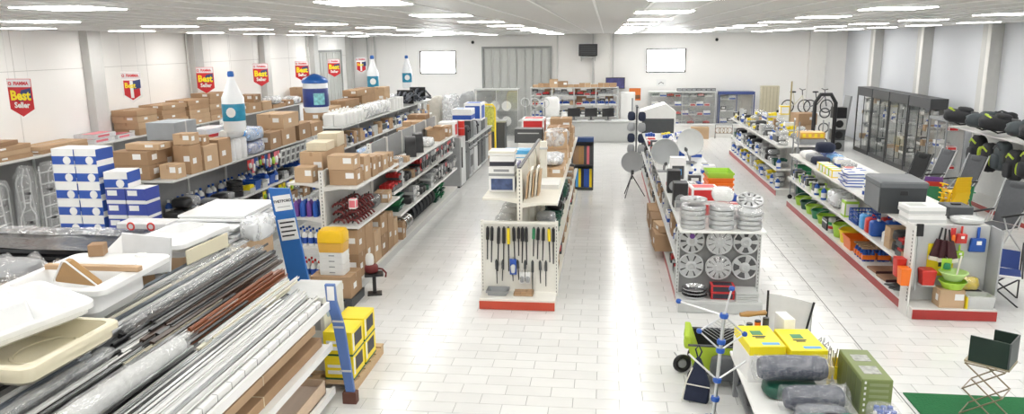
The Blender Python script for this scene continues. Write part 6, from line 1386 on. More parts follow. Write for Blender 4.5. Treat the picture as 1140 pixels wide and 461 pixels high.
place(bag(.46, .22, .17, FAB, 190, film=FILM), 'grey_fabric_pack', 'flat grey fabric pack in film behind the green bag', 'pack', 1.74, 5.82, zp)
gb = thing('green_bag', 'dark green canvas bag with black straps at the podium front', 'bag', (1.74, 5.53, zp), R(4))
GC = M('green_canvas', (.01, .13, .085), .75, 0, .12, 14)
obj('bag', MB().blob(0, 0, .1, .3, .17, .1, 0, 8, 16, .5, .06, 3).mesh('bag', GC, 0, 50), gb)
for x in (-.12, .12): obj('strap', MB().tube([(x, -.16, .12), (x, -.08, .2), (x + .02, .05, .205), (x, .15, .13)], .012, 6).mesh('strap', BLACK, 0, 50), gb)
obj('handle', MB().tube([(-.12, 0, .205), (-.05, .02, .24), (.06, .02, .235), (.12, 0, .205)], .010, 6).mesh('h', BLACK, 0, 50), gb)
# green box
gx = thing('green_box', 'tall olive green box with picture labels on its lid', 'box', (2.2, 6.35, zp - .0), 0)
OL = M('olive_green', (.20, .25, .085), .45, 0, .05, 3); OL2 = M('olive_dark', (.12, .15, .06), .5, 0, .06, 3)
obj('body', MB().box(-.11, .13, -.33, .30, 0, .32).mesh('b', OL, .006), gx)
obj('picture', MB().box(-.06, .08, -.22, -.06, .32, .322).mesh('p', M('photo_grey', (.42, .42, .40), .4, 0, .5, 30)), gx)
obj('picture', MB().box(-.06, .08, .04, .18, .32, .322).mesh('p', M('photo_grey')), gx)
for i in range(5): obj('side_panel', cached('gsp', lambda: MB().box(-.112, -.11, -.055, .055, .03, .29).mesh('sp', OL2)), gx, (0, -.26 + .125 * i, 0))
for i in range(6): obj('icon', cached('gic', lambda: MB().box(-.09, -.075, -.332, -.33, -.01, .012).mesh('i', PAPER)), gx, (0, 0, .05 + .048 * i))
for i in range(5): obj('text_row', cached('gtr', lambda: MB().box(-.05, .10, -.332, -.33, -.008, .014).mesh('t', M('olive_pale', (.28, .33, .17), .5))), gx, (0, 0, .07 + .05 * i))
bb_ = thing('blue_cap_bag', 'clear bag of blue caps and white bottles beside the olive box', 'bag', (2.2, 5.8, zp))
obj('bag', MB().blob(0, 0, .1, .12, .16, .1, 0, 8, 12, .6, .12, 5).mesh('bag', FILM, 0, 40), bb_)
for i in range(6): obj('blue_cap', cached('bcp', lambda: MB().lathe([(0, 0), (.024, 0), (.022, .035), (0, .04)], 10).mesh('c', BLUE, 0, 40)), bb_, (-.05 + .05 * (i % 3), -.05 + .08 * (i // 3), .15))
for i in range(6): obj('white_bottle', cached('bwb', lambda: MB().lathe([(0, 0), (.022, 0), (.022, .14), (0, .14)], 10).mesh('c', PWHITE, 0, 40)), bb_, (-.05 + .05 * (i % 3), -.05 + .08 * (i // 3), .01))
yb = thing('tent_peg_tub', 'yellow tub of metal pegs on the podium edge', 'tub', (2.1, 6.8, zp))
obj('tub', MB().loft([rrect(-.06, .06, -.09, .09, .01, 0), rrect(-.07, .07, -.11, .11, .01, .13), rrect(-.06, .06, -.1, .1, .01, .13), rrect(-.05, .05, -.08, .08, .01, .02)]).mesh('t', PRINTY, 0, 40), yb)
for i in range(9): obj('peg', cached(('peg', i % 3), lambda: MB().tube([(0, 0, .03), (.02 * (i % 3 - 1), .02 * (i % 2), .24)], .006, 5).mesh('p', STEEL, 0, 50)), yb, (-.04 + .03 * (i % 3), -.07 + .06 * (i // 3), 0))
for i in range(14): inst([('peg', cached('pegl', lambda: MB().tube([(0, 0, 0), (0, 0, .16), (.03, 0, .19), (.03, 0, .15)], .007, 5).mesh('p', STEEL, 0, 50)))], 'hook_peg', 'metal hook peg standing in the row beside the second yellow carton', 'peg', (2.04 + .035 * (i % 3), 6.96 + .022 * i, zp), rc(0, 1, 2, 3), 'metal hook pegs')
one('white_film_bag', drape(.14, .3, .2, 21).mesh('f', FILM2, 0, 30), 'milky film bag between the upper grey roll and the olive box', 'bag', (2.0, 6.35, zp))
one('white_beam', MB().box(-.05, .05, -.3, .3, 0, .16).mesh('b', PAPER, .004), 'long white box standing behind the yellow cartons', 'box', (1.78, 7.45 - .14, zp + .2), (R(0), 0, R(12))) if False else None
one('long_white_box', MB().box(-.055, .055, -.11, .11, 0, .42).mesh('b', PAPER, .004), 'long white box standing behind the yellow cartons', 'box', (1.74, 7.2, zp), (0, 0, R(10)))
for i in range(4): place(can(.03, .3 + .03 * i, (REDP, BLUE, ORANGE, DGREY)[i], BLACK), 'spray_can', ['red tube', 'blue tube', 'orange tube', 'dark tube'][i] + ' standing behind the first yellow carton', 'tube', 1.34 + .075 * i, 7.2, zp)
one('wooden_handle', MB().lathe([(0, -.14), (.02, -.14), (.03, -.06), (.022, .04), (.028, .12), (0, .14)], 12, T=TR(ry=R(90))).mesh('h', M('tan_leather'), 0, 50), 'brown wooden handle lying on the tubes', 'handle', (1.45, 7.21, zp + .425), .3)
# white folding screen
ws = thing('beach_screen', 'white fabric screen with black side poles standing behind the podium', 'screen', (2.0, 8.1, 0), R(-6))
obj('fabric', MB().surf(lambda u, v: ((u - .5) * .44, .03 * math.sin(PI * u) - .0 + .0, .12 + .66 * v - .08 * u * v), 10, 4).surf(lambda u, v: ((u - .5) * .44, .03 * math.sin(PI * u) + .012, .12 + .66 * v - .08 * u * v), 10, 4).mesh('f', M('cloth_white'), 0, 40), ws)
obj('pole', MB().tube([(-.23, -.01, 0), (-.23, -.01, .82)], .012, 8).mesh('p', BLACK, 0, 50), ws)
obj('pole', MB().tube([(.08, -.12, 0), (.24, -.02, .72)], .012, 8).mesh('p', BLACK, 0, 50), ws)
obj('pole', MB().tube([(.23, .02, 0), (.23, .02, .7)], .008, 8).mesh('p', LGREY, 0, 50), ws)
bt = thing('pen_tray', 'small tray of red and blue markers before the white screen', 'tray', (1.96, 7.78, 0))
obj('stand', MB().box(-.1, .1, -.07, .07, 0, .36).mesh('s', PANW), bt); obj('tray', MB().box(-.13, .13, -.08, .08, .36, .38).mesh('t', PRINTY), bt)
for i in range(10): obj('marker', cached(('mkr', i % 3), lambda: MB().tube([(0, 0, .38), (0, 0, .47)], .009, 6).mesh('m', (BLUE, REDP, PAPER)[i % 3], 0, 50)), bt, (-.11 + .024 * i, 0, 0))
# ---------------------------------------------------------------- rotary airer
ai = thing('rotary_airer', 'folded silver rotary airer with blue plastic joints', 'airer', (.99, 6.45, 0), (0, R(3), 0))
obj('mast', MB().tube([(0, 0, 0), (0, 0, 1.15)], .016, 10).mesh('mast', ALU, 0, 50), ai)
for z in (.16, .34, .52, .80, .88, 1.12): obj('joint', cached('aj', lambda: MB().lathe([(0, -.02), (.035, -.02), (.04, 0), (.035, .02), (0, .02)], 12).mesh('j', BLUE, 0, 40)), ai, (0, 0, z))
ends = [(-.2, -.02, .97), (.2, .05, .95), (.06, .1, 1.34), (-.36, .3, 1.12)]
for i, e in enumerate(ends):
    a = obj('arm', MB().tube([(0, 0, 1.12), e], .009, 6).mesh('arm', ALU, 0, 50), ai)
    obj('end_joint', MB().blob(e[0], e[1], e[2], .026, .026, .022, 0, 6, 10, .8).mesh('j', BLUE, 0, 50), a)
    if i < 2: obj('strut', MB().tube([(0, 0, .80), e], .008, 6).mesh('s', ALU, 0, 50), ai)
for e in ((-.26, .05, .72), (.24, .05, .70)): obj('strut', MB().tube([(0, 0, .52), e], .009, 6).mesh('s', ALU, 0, 50), ai)
for e in ((-.3, -.1, .02), (.28, -.1, .02), (0, .3, .02)):
    l = obj('leg', MB().tube([(0, 0, .16), e], .01, 6).mesh('leg', ALU, 0, 50), ai)
    obj('toe', MB().blob(e[0], e[1], .018, .025, .025, .016, 0, 6, 8).mesh('t', BLUE, 0, 50), l)
for k in range(7):
    f = .3 + .1 * k
    a, b = Vector(ends[0]) * f + Vector((0, 0, 1.12)) * (1 - f), Vector(ends[1]) * f + Vector((0, 0, 1.12)) * (1 - f)
    obj('line', MB().tube([a, (a + b) / 2 - Vector((0, 0, .12 * f)), b], .0025, 4).mesh('line', STEEL), ai)
# ---------------------------------------------------------------- trolley cart
c = thing('garden_cart', 'folding garden cart of lime and black fabric with black wheels', 'cart', (1.16, 7.72, 0), R(-6))
LF = M('lime_fabric', (.42, .58, .04), .7, 0, .08, 8); BF2 = M('black_fabric', (.022, .023, .025), .8, 0, .15, 10); GF = M('grey_fabric_cart', (.13, .14, .15), .8, 0, .1, 10)
def panel(pts, th, mat):
    p = [Vector(q) for q in pts]; n = (p[1] - p[0]).cross(p[2] - p[0]).normalized() * th
    return MB().loft([p, [q + n for q in p]]).mesh('panel', mat)
obj('end_panel', MB().loft([[(-.18, -.24, .16), (-.12, -.24, .16), (-.12, .2, .16), (-.18, .2, .16)], [(-.3, -.24, .5), (-.24, -.24, .5), (-.24, .2, .5), (-.3, .2, .5)]]).mesh('p', LF, .01), c)
for y in (-.11, .09): obj('pocket', MB().blob(-.255, y, .4, .05, .085, .07, 0, 6, 10, .6).mesh('p', LF, 0, 50), c)
obj('side_panel', panel([(-.2, -.26, .16), (.5, -.26, .16), (.52, -.26, .42), (-.26, -.26, .42)], .012, LF), c)
obj('side_panel', panel([(-.2, .22, .16), (.5, .22, .16), (.52, .22, .42), (-.26, .22, .42)], .012, BF2), c)
obj('far_panel', panel([(.5, -.25, .16), (.5, .21, .16), (.53, .21, .44), (.53, -.25, .44)], .012, BF2), c)
obj('floor_panel', MB().box(-.18, .5, -.25, .21, .15, .17).mesh('f', BF2), c)
obj('grey_pocket', MB().blob(.2, -.31, .22, .24, .06, .13, 0, 6, 12, .4).mesh('g', GF, 0, 50), c)
obj('frame', MB().tube([(-.26, -.27, .42), (.53, -.27, .44)], .012, 6).tube([(-.26, .23, .42), (.53, .23, .44)], .012, 6).tube([(-.2, -.27, .13), (.5, -.27, .13)], .012, 6).tube([(-.2, .23, .13), (.5, .23, .13)], .012, 6).mesh('fr', DGREY, 0, 50), c)
for x in (-.16, .44):
    for y in (-.31, .27):
        r = .085 if x > 0 else .1
        w = obj('wheel', torus(MB(), r * .72, r * .28, 20, 8, 0, TR(x, y, r, R(90))).mesh('w', BLACK, 0, 50), c)
        obj('hub', MB().lathe([(0, -.02), (r * .5, -.02), (r * .5, .02), (0, .02)], 14, T=TR(x, y, r, R(90))).mesh('h', MGREY, 0, 40), w)
w = thing('loose_wheel', 'black rubber wheel with a grey hub on the axle left of the cart', 'wheel', (.85, 7.75, .102), R(14))
obj('tyre', torus(MB(), .075, .026, 22, 8, 0, TR(rx=R(90))).mesh('t', BLACK, 0, 50), w)
obj('hub', MB().lathe([(0, -.018), (.05, -.018), (.045, .018), (0, .022)], 14, T=TR(rx=R(90))).mesh('h', MGREY, 0, 40), w)
obj('axle', MB().tube([(0, 0, 0), (0, .24, .02)], .009, 6).mesh('a', STEEL, 0, 50), w)
nb = thing('navy_tote', 'navy blue folded tote bag hanging on the airer strut', 'bag', (.93, 7.08, 0), R(-10))
obj('bag', MB().loft([[(-.13, -.05, .02), (.10, -.05, .0), (.12, .05, .0), (-.11, .05, .02)], [(-.10, -.05, .2), (.12, -.05, .18), (.12, .05, .18), (-.09, .05, .2)], [(-.05, -.03, .36), (.06, -.03, .36), (.06, .03, .36), (-.05, .03, .36)], [(-.02, -.01, .46), (.02, -.01, .46), (.02, .01, .46), (-.02, .01, .46)]]).mesh('b', NAVY, .012), nb)
obj('piping', MB().tube([(-.14, -.055, .02), (-.11, -.055, .2), (-.05, -.035, .36)], .007, 5).mesh('p', CREAM, 0, 50), nb)
obj('piping', MB().tube([(-.11, -.058, .2), (.12, -.058, .18)], .007, 5).mesh('p', CREAM, 0, 50), nb)
obj('strap', MB().tube([(0, 0, .44), (-.03, 0, .54), (.0, 0, .58), (.03, 0, .52), (0, 0, .44)], .008, 5).mesh('s', NAVY, 0, 50), nb)
place(bag(.34, .4, .2, FILM2 if False else LGREY, 200, film=FILM), 'film_bag', 'clear film bag of fittings on the floor before the podium', 'bag', 1.24 - .22, 6.1, 0.0)
# ---------------------------------------------------------------- green carpet and folding wire stand
GRS = M('grass_carpet', (.012, .15, .045), .9, 0, .18, 60, bump=.5)
one('green_carpet', MB().box(2.98, 5.6, 4.6, 7.45, 0, .012).mesh('c', GRS), 'green artificial grass carpet lying on the tiled floor', 'carpet', (0, 0, .0008))
fs = thing('folding_wire_stand', 'folding criss cross wire stand carrying a dark green folded seat', 'stand', (3.53, 7.02, .014), R(-38))
BR = M('bronze_wire', (.30, .24, .17), .35, .8, .06)
hw, hd = .16, .15
LV = 2; H = .25
for s in (-1, 1):
    for k in range(LV):
        z0, z1 = k * H + .02, (k + 1) * H + .02
        obj('scissor_bar', MB().tube([(-hw, s * hd, z0), (hw, s * hd, z1)], .007, 6).mesh('b', BR, 0, 50), fs)
        obj('scissor_bar', MB().tube([(hw, s * hd * .92, z0), (-hw, s * hd * .92, z1)], .007, 6).mesh('b', BR, 0, 50), fs)
for k in range(LV + 1):
    z = k * H + .02
    for s in (-1, 1): obj('cross_bar', MB().tube([(s * hw, -hd, z), (s * hw, hd, z)], .006, 6).mesh('b', BR, 0, 50), fs)
for s in (-1, 1): obj('top_bar', MB().tube([(-hw, s * hd, LV * H + .025), (hw, s * hd, LV * H + .025)], .006, 6).mesh('b', BR, 0, 50), fs)
DGP = M('bottle_green', (.012, .03, .022), .5, 0, .1)
obj('seat_plate', MB().box(-.17, .19, -.15, .15, .535, .555).mesh('s', M('bronze_light', (.45, .38, .26), .5)), fs)
obj('back_plate', MB().box(.17, .185, -.16, .16, .555, .80).mesh('p', M('slate_plate', (.10, .11, .115), .5), .004), fs)
obj('side_plate', MB().box(-.14, .17, -.16, -.145, .555, .80).mesh('p', DGP, .004), fs)
obj('side_plate', MB().box(-.02, .17, .145, .16, .555, .80).mesh('p', DGP, .004), fs)
# ================================================================== right side of the hall: chairs, vitrines, bags
def fold_chair(mat, fr, w=.5, s=1.0, arm=True):
    """high back folding chair, faces -x, seat at .42"""
    seat = MB().box(-.24, .22, -w / 2 + .02, w / 2 - .02, .40, .43).mesh('seat', mat, .008)
    bk = MB().loft([[(.2, -w / 2 + .03, .44), (.23, -w / 2 + .03, .44), (.23, w / 2 - .03, .44), (.2, w / 2 - .03, .44)], [(.42, -w / 2 + .03, 1.12), (.45, -w / 2 + .03, 1.12), (.45, w / 2 - .03, 1.12), (.42, w / 2 - .03, 1.12)]]).mesh('back', mat, .008)
    sp = [('seat', seat), ('backrest', bk), ('headrest', MB().blob(.42, 0, 1.05, .04, w * .3, .07, 0, 6, 12, .6).mesh('h', mat, 0, 50))]
    for sy in (-1, 1):
        y = sy * (w / 2)
        sp.append(('leg', MB().tube([(-.28, y, .0), (.1, y, .5), (.24, y, .66)], .013, 6).mesh('leg', fr, 0, 50)))
        sp.append(('leg', MB().tube([(.32, y * .96, 0), (-.1, y * .96, .42), (-.2, y * .96, .62)], .013, 6).mesh('leg', fr, 0, 50)))
        sp.append(('back_rail', MB().tube([(.16, y, .38), (.46, y, 1.14)], .013, 6).mesh('rail', fr, 0, 50)))
        if arm: sp.append(('armrest', MB().box(-.26, .24, y - .025, y + .025, .62, .645).mesh('arm', BLACK, .006)))
    return sp
GCH = M('chair_grey_mesh', (.10, .105, .115), .7, 0, .1, 20)
fc = fold_chair(GCH, SILVER)
for i, (x, y, rz, lb) in enumerate(((7.12, 16.25, 20, 'grey folding chair with silver legs beside the red kick plate'), (6.45, 13.15, 30, 'grey folding chair with silver legs nearest the blue camp chair'), (6.9, 17.2, 10, 'grey folding chair behind the yellow children chairs'))):
    inst(fc, 'folding_chair', lb, 'chair', (x, y, 0), R(rz))
fc2 = fold_chair(BF2, DGREY)
for i, (x, y) in enumerate(((6.2, 16.6),)): inst(fc2, 'black_chair', ['black folding chair behind the plinth of children chairs', 'black folding chair next to the film covered luggage'][i], 'chair', (x, y, 0), R(15 - 20 * i))
def kid_chair(mat):
    sp = [('shell', MB().box(-.16, .10, -.15, .15, .245, .265).mesh('s', mat, .004)), ('backrest', MB().loft([[(.12, -.17, .26), (.132, -.17, .26), (.132, .17, .26), (.12, .17, .26)], [(.21, -.15, .56), (.222, -.15, .56), (.222, .15, .56), (.21, .15, .56)]]).mesh('b', mat, .01))]
    for sy in (-1, 1):
        sp.append(('armrest', MB().box(-.12, .10, sy * .225 - .015, sy * .225 + .015, .40, .42).box(-.06, -.02, sy * .225 - .006, sy * .225 + .006, .36, .4).mesh('a', mat, .003)))
        for sx in (-1, 1): sp.append(('leg', MB().loft([[(sx * .08 - .03, sy * .205 - .005, 0), (sx * .08 + .03, sy * .205 - .005, 0), (sx * .08 + .03, sy * .205 + .005, 0), (sx * .08 - .03, sy * .205 + .005, 0)], [(sx * .08 - .03, sy * .155 - .005, .265), (sx * .08 + .03, sy * .155 - .005, .265), (sx * .08 + .03, sy * .155 + .005, .265), (sx * .08 - .03, sy * .155 + .005, .265)]]).mesh('l', mat)))
    return sp
kd = thing('chair_plinth', 'low grey plinth with a red front under the children chairs', 'plinth', (6.55, 14.95, 0))
obj('plinth', MB().box(-.55, .45, -.6, .75, 0, .16).mesh('p', PANW), kd); obj('red_front', MB().box(-.56, .46, -.61, -.6, .02, .14).mesh('r', RED), kd)
YCH = M('chair_yellow', (.93, .60, .01), .35, 0, .03)
for i in range(4): inst(kid_chair((YCH, YCH, YCH, YCH)[i]), 'child_chair', ['yellow plastic child chair at the bottom of the stack', 'yellow plastic child chair second in the stack', 'yellow plastic child chair third in the stack', 'yellow plastic child chair topping the stack'][i], 'chair', (6.42, 14.7, .161 + .09 * i), R(-75))
for i in range(3): inst(kid_chair((GREEN, REDP, PURPLE)[i]), 'child_chair', ['green plastic child chair beside the yellow stack', 'red plastic child chair leaning on the green one', 'violet plastic child chair behind the yellow stack'][i], 'chair', (6.25 - .0 * i, 15.25 + .0 * i, .161 + .09 * i), R(-110))
inst(kid_chair(GREEN), 'child_chair', 'green plastic child chair on the far side of the plinth', 'chair', (6.78, 15.3, .161), R(-90))
# wall shelving for rucksacks
wsf = gondola('rucksack_shelving', 'grey shelving by the right wall with rucksacks on its top shelf', 8.25, 13.2, 18.3, .55, 1.52, left=(), bay=1.7, mat=PANW, kick=RED, base=.12, topslab=1.53, sides=(-1,), panel=LGREY)
def rucksack(mat, acc, seed):
    return [('body', MB().blob(0, 0, .3, .19, .14, .3, 0, 8, 14, .6, .10, seed).mesh('b', mat, 0, 50)), ('pocket', MB().blob(0, -.14, .2, .13, .06, .15, 0, 6, 12, .55).mesh('p', mat, 0, 50)), ('trim', MB().tube([(-.13, -.12, .44), (0, -.155, .52), (.13, -.12, .44)], .022, 6).mesh('t', acc, 0, 50)), ('side_trim', MB().blob(.18, -.02, .26, .035, .08, .13, 0, 6, 8).mesh('t', acc, 0, 50)), ('strap', MB().tube([(-.08, .12, .4), (-.1, .17, .25), (-.08, .12, .06)], .016, 6).mesh('s', BLACK, 0, 50)), ('strap', MB().tube([(.08, .12, .4), (.1, .17, .25), (.08, .12, .06)], .016, 6).mesh('s', BLACK, 0, 50))]
RB = M('rucksack_black', (.025, .026, .03), .7, 0, .15, 12); RG = M('rucksack_slate', (.07, .085, .095), .7, 0, .15, 12); NEON = M('neon_lime', (.55, .70, .06), .5, 0, .05)
for i in range(8):
    inst(cached(('rs', i % 3), lambda: rucksack((RB, RB, RG)[i % 3], (NEON, NEON, DGREY)[i % 3], 210 + i)), 'rucksack', ['black rucksack with neon lime trim lying on the top shelf', 'black rucksack with neon lime trim slumped on the top shelf', 'slate rucksack slumped on the top shelf'][i % 3], 'rucksack', (7.98 + .02 * (i % 2), 17.75 - .53 * i, 1.545 + .215), (R((-84, 88, -84)[i % 3]), R((-8, 10, 14)[i % 3]), R((78, 96, 84)[i % 3])), 'rucksacks on the top shelf')
for i in range(5):
    inst(cached(('rs', i % 3), lambda: None), 'rucksack', ['black rucksack with neon lime trim hanging below the shelf', 'black rucksack with neon trim hanging below the shelf', 'slate rucksack hanging below the shelf'][i % 3], 'rucksack', (7.88, 17.2 - .52 * i, .84 - .1 * (i % 2)), (0, 0, R(-90)), 'rucksacks hanging below the shelf')
one('tan_carton', rbox(.4, .34, .26, CARD2, .004), 'tan carton at the near end of the rucksack shelf', 'carton', (8.0, 13.45, 1.531))
lg = thing('covered_luggage', 'tall film covered grey luggage stand near the right edge', 'luggage', (7.42, 13.18, 0))
obj('case', MB().loft([rrect(-.22, .22, -.3, .3, .06, .08), rrect(-.22, .22, -.3, .3, .06, .62)]).mesh('c', MGREY, 0, 40), lg)
obj('case', MB().loft([rrect(-.2, .2, -.28, .28, .06, .64), rrect(-.2, .2, -.28, .28, .06, 1.2)]).mesh('c', GCH, 0, 40), lg)
obj('cover', MB().blob(0, 0, .98, .26, .34, .36, 0, 8, 14, .5, .1, 7).mesh('c', FILM2, 0, 40), lg)
for s in (-1, 1): obj('rail', MB().tube([(-.23, s * .2, .0), (-.23, s * .2, .95)], .013, 6).mesh('r', SILVER, 0, 50), lg)
sl = thing('chair_stack', 'row of folded grey chairs leaning together before the luggage', 'chair', (7.0, 12.5, 0))
for i in range(5):
    obj('frame', cached('fcf', lambda: MB().tube([(0, -.24, 0), (.12, -.24, .95), (.12, .24, .95), (0, .24, 0)], .012, 6).tube([(.1, -.22, 0), (-.02, -.22, .6), (-.02, .22, .6), (.1, .22, 0)], .012, 6).mesh('f', SILVER, 0, 50)), sl, (.09 * i, 0, 0)); obj('sling', cached('fcs', lambda: MB().loft([[(.04, -.22, .35), (.05, -.22, .35), (.05, .22, .35), (.04, .22, .35)], [(.11, -.22, .9), (.12, -.22, .9), (.12, .22, .9), (.11, .22, .9)]]).mesh('s', GCH)), sl, (.09 * i, 0, 0))
# camp chair blue
cc = thing('blue_camp_chair', 'low camp chair with a blue and white fabric seat and black crossed legs', 'chair', (5.25, 10.5, 0), R(-25))
obj('seat', MB().surf(lambda u, v: ((u - .5) * .5, (v - .5) * .44, .40 - .07 * math.sin(PI * u) * math.sin(PI * v)), 8, 8).surf(lambda u, v: ((u - .5) * .5, (v - .5) * .44, .392 - .07 * math.sin(PI * u) * math.sin(PI * v)), 8, 8).mesh('s', M('camp_blue', (.02, .05, .22), .7, 0, .1), 0, 50), cc)
obj('white_edge', MB().box(-.25, .25, -.25, -.20, .385, .41).mesh('w', M('cloth_white'), .004), cc)
obj('backrest', MB().surf(lambda u, v: ((u - .5) * .46, .2 + .14 * v + .05 * math.sin(PI * u), .40 + .22 * v), 8, 6).surf(lambda u, v: ((u - .5) * .46, .212 + .14 * v + .05 * math.sin(PI * u), .40 + .22 * v), 8, 6).mesh('b', M('camp_blue'), 0, 50), cc)
for a, b in (((-.25, -.22, 0), (.25, -.22, .4)), ((.25, -.22, 0), (-.25, -.22, .4)), ((-.25, .22, 0), (.25, .22, .4)), ((.25, .22, 0), (-.25, .22, .4)), ((-.26, -.22, .4), (-.26, .34, .72)), ((.26, -.22, .4), (.26, .34, .72)), ((-.25, .22, 0), (-.25, .34, .75)), ((.25, .22, 0), (.25, .34, .75))):
    obj('leg', MB().tube([a, b], .011, 6).mesh('leg', BLACK, 0, 50), cc)
gc = thing('lime_stool', 'folding chair with a lime fabric seat and grey legs near the right edge', 'chair', (6.75, 12.0, 0), R(30))
obj('seat', MB().surf(lambda u, v: ((u - .5) * .42, (v - .5) * .4, .42 - .05 * math.sin(PI * u)), 8, 4).surf(lambda u, v: ((u - .5) * .42, (v - .5) * .4, .41 - .05 * math.sin(PI * u)), 8, 4).mesh('s', LF, 0, 50), gc)
for s in (-1, 1):
    obj('leg', MB().tube([(-.22, s * .2, 0), (.22, s * .2, .43)], .012, 6).mesh('l', MGREY, 0, 50), gc); obj('leg', MB().tube([(.22, s * .2, 0), (-.22, s * .2, .43)], .012, 6).mesh('l', MGREY, 0, 50), gc)
# ---------------------------------------------------------------- dark glass cabinets
CABM = M('cabinet_charcoal', (.055, .057, .06), .4, 0, .05)
MIR = M('cabinet_back', (.58, .59, .58), .25, .3, .06)
def vitrine(w, d, h, mat=CABM, head=.26, n=4):
    """front faces -x; y 0..w"""
    f = MB().box(0, d, 0, w, 0, .12).box(0, d, 0, w, h - head, h).box(d - .02, d, 0, w, .12, h - head)
    for y in (0, w - .035): f.box(0, .035, y, y + .035, .12, h - head)
    sp = [('carcass', f.mesh('carcass', mat)), ('back_panel', MB().box(d - .025, d - .02, .02, w - .02, .12, h - head).mesh('bk', MIR))]
    for i in range(n): sp.append(('glass_shelf', MB().box(.04, d - .03, .04, w - .04, 0, .008).mesh('gs', GLASS), (0, 0, .2 + (h - head - .2) * (i + .5) / n)))
    sp.append(('door_glass', MB().box(.008, .014, .04, w - .04, .13, h - head - .01).mesh('dg', GLASS)))
    sp.append(('mullion', MB().box(0, .02, w / 2 - .01, w / 2 + .01, .12, h - head).mesh('m', mat)))
    return sp
vs = [vitrine(1.35, .42, 2.0)]
rnd = random.Random(5)
for c in range(4):
    y0 = 19.95 + 1.41 * c
    inst(vs[0], 'glass_cabinet', ['tall charcoal glass cabinet next to the lower grey framed one', 'tall charcoal glass cabinet second from the lower grey framed one', 'tall charcoal glass cabinet third from the lower grey framed one', 'tall charcoal glass cabinet nearest the speaker stack'][c], 'cabinet', (7.92, y0, 0), 0, 'charcoal glass cabinets')
    for i in range(4):
        z = .2 + 1.54 * (i + .5) / 4 + .009; y = y0 + .1
        while y < y0 + 1.02:
            k = rnd.choice(['tin', 'whitebottle', 'greytray', 'darkbox', 'clearbag', 'clearbag', 'smallcarton', 'greybag'])
            nm, cat, ds, fn = K[k]; sp, w, d, h = fn(-1)
            if h > (.3 if i < 3 else .17) or (k == 'whitebottle' and i % 2): y += .05; continue
            inst(sp, nm, ds + ' inside a charcoal glass cabinet', cat, (8.14, y + d / 2, z), 0, nm.replace('_', ' ') + ' inside the charcoal cabinets'); y += d + rnd.uniform(.02, .12)
lv = vitrine(1.0, .42, 1.62, MGREY, .06, 3)
inst(lv, 'low_glass_cabinet', 'lower grey framed glass cabinet beside the charcoal cabinets', 'cabinet', (7.85, 18.75, 0))
for i in range(3):
    y = 18.85
    for k in ('redbox', 'tin', 'clearbag', 'bluebox'):
        nm, cat, ds, fn = K[k]; sp, w, d, h = fn(-1)
        inst(sp, nm, ds + ' inside the lower glass cabinet', cat, (8.06, y + d / 2, .2 + 1.36 * (i + .5) / 3 + .009), 0, nm.replace('_', ' ') + ' inside the lower cabinet'); y += d + .04
# dark round frame and stacked speakers left of the cabinets
t = thing('dark_frame_stand', 'tall black arched frame stand left of the charcoal cabinets', 'stand', (6.55, 24.0, 0))
obj('frame', MB().tube([(-.3, 0, 0), (-.3, 0, 1.6), (-.15, 0, 1.85), (.15, 0, 1.85), (.3, 0, 1.6), (.3, 0, 0)], .06, 8).mesh('f', BLACK, 0, 50), t)
obj('base', MB().box(-.4, .4, -.2, .2, 0, .05).mesh('b', BLACK), t)
for i in range(3): obj('ring', torus(MB(), .14, .02, 18, 6, 0, TR(0, 0, .4 + .45 * i, R(90))).mesh('r', DGREY, 0, 50), t)
for i in range(4): place([('cabinet', rbox(.4, .36, .34, (MGREY, DGREY, LGREY, BLACK)[i], .008)), ('cone', MB().lathe([(0, 0), (.1, 0), (.12, .01), (0, .01)], 14, T=TR(0, -.18, .17, R(90))).mesh('c', BLACK))], 'stacked_speaker', ['grey speaker at the bottom of the stack by the corner column', 'dark speaker second in the stack', 'pale speaker third in the stack', 'small black speaker topping the stack'][i], 'speaker', 7.3, 25.2, .0 + .345 * i + (0.55 if False else 0))
one('leaning_sheet', MB().box(-.03, .03, -.3, .3, 0, 1.7).mesh('p', MGREY), 'grey panel leaning beside the speaker stack', 'panel', (7.55, 25.75, .006), (0, R(6), 0))
ct(6.1, 24.6, 0, .5, .5, .9, 1, True, 0, 'tall brown carton beside the black arched frame', None, 'brown_carton', -1)
ct(6.1, 24.6, .902, .6, .55, .35, 0, True, .2, 'brown carton on top of the tall carton by the arched frame', None, 'brown_carton', -1)
one('bamboo_pole', MB().tube([(0, 0, 0), (0, 0, 2.2)], .025, 8).mesh('p', M('bamboo', (.45, .36, .18), .6), 0, 50), 'upright bamboo coloured pole by the brown cartons', 'pole', (5.75, 24.9, 0))
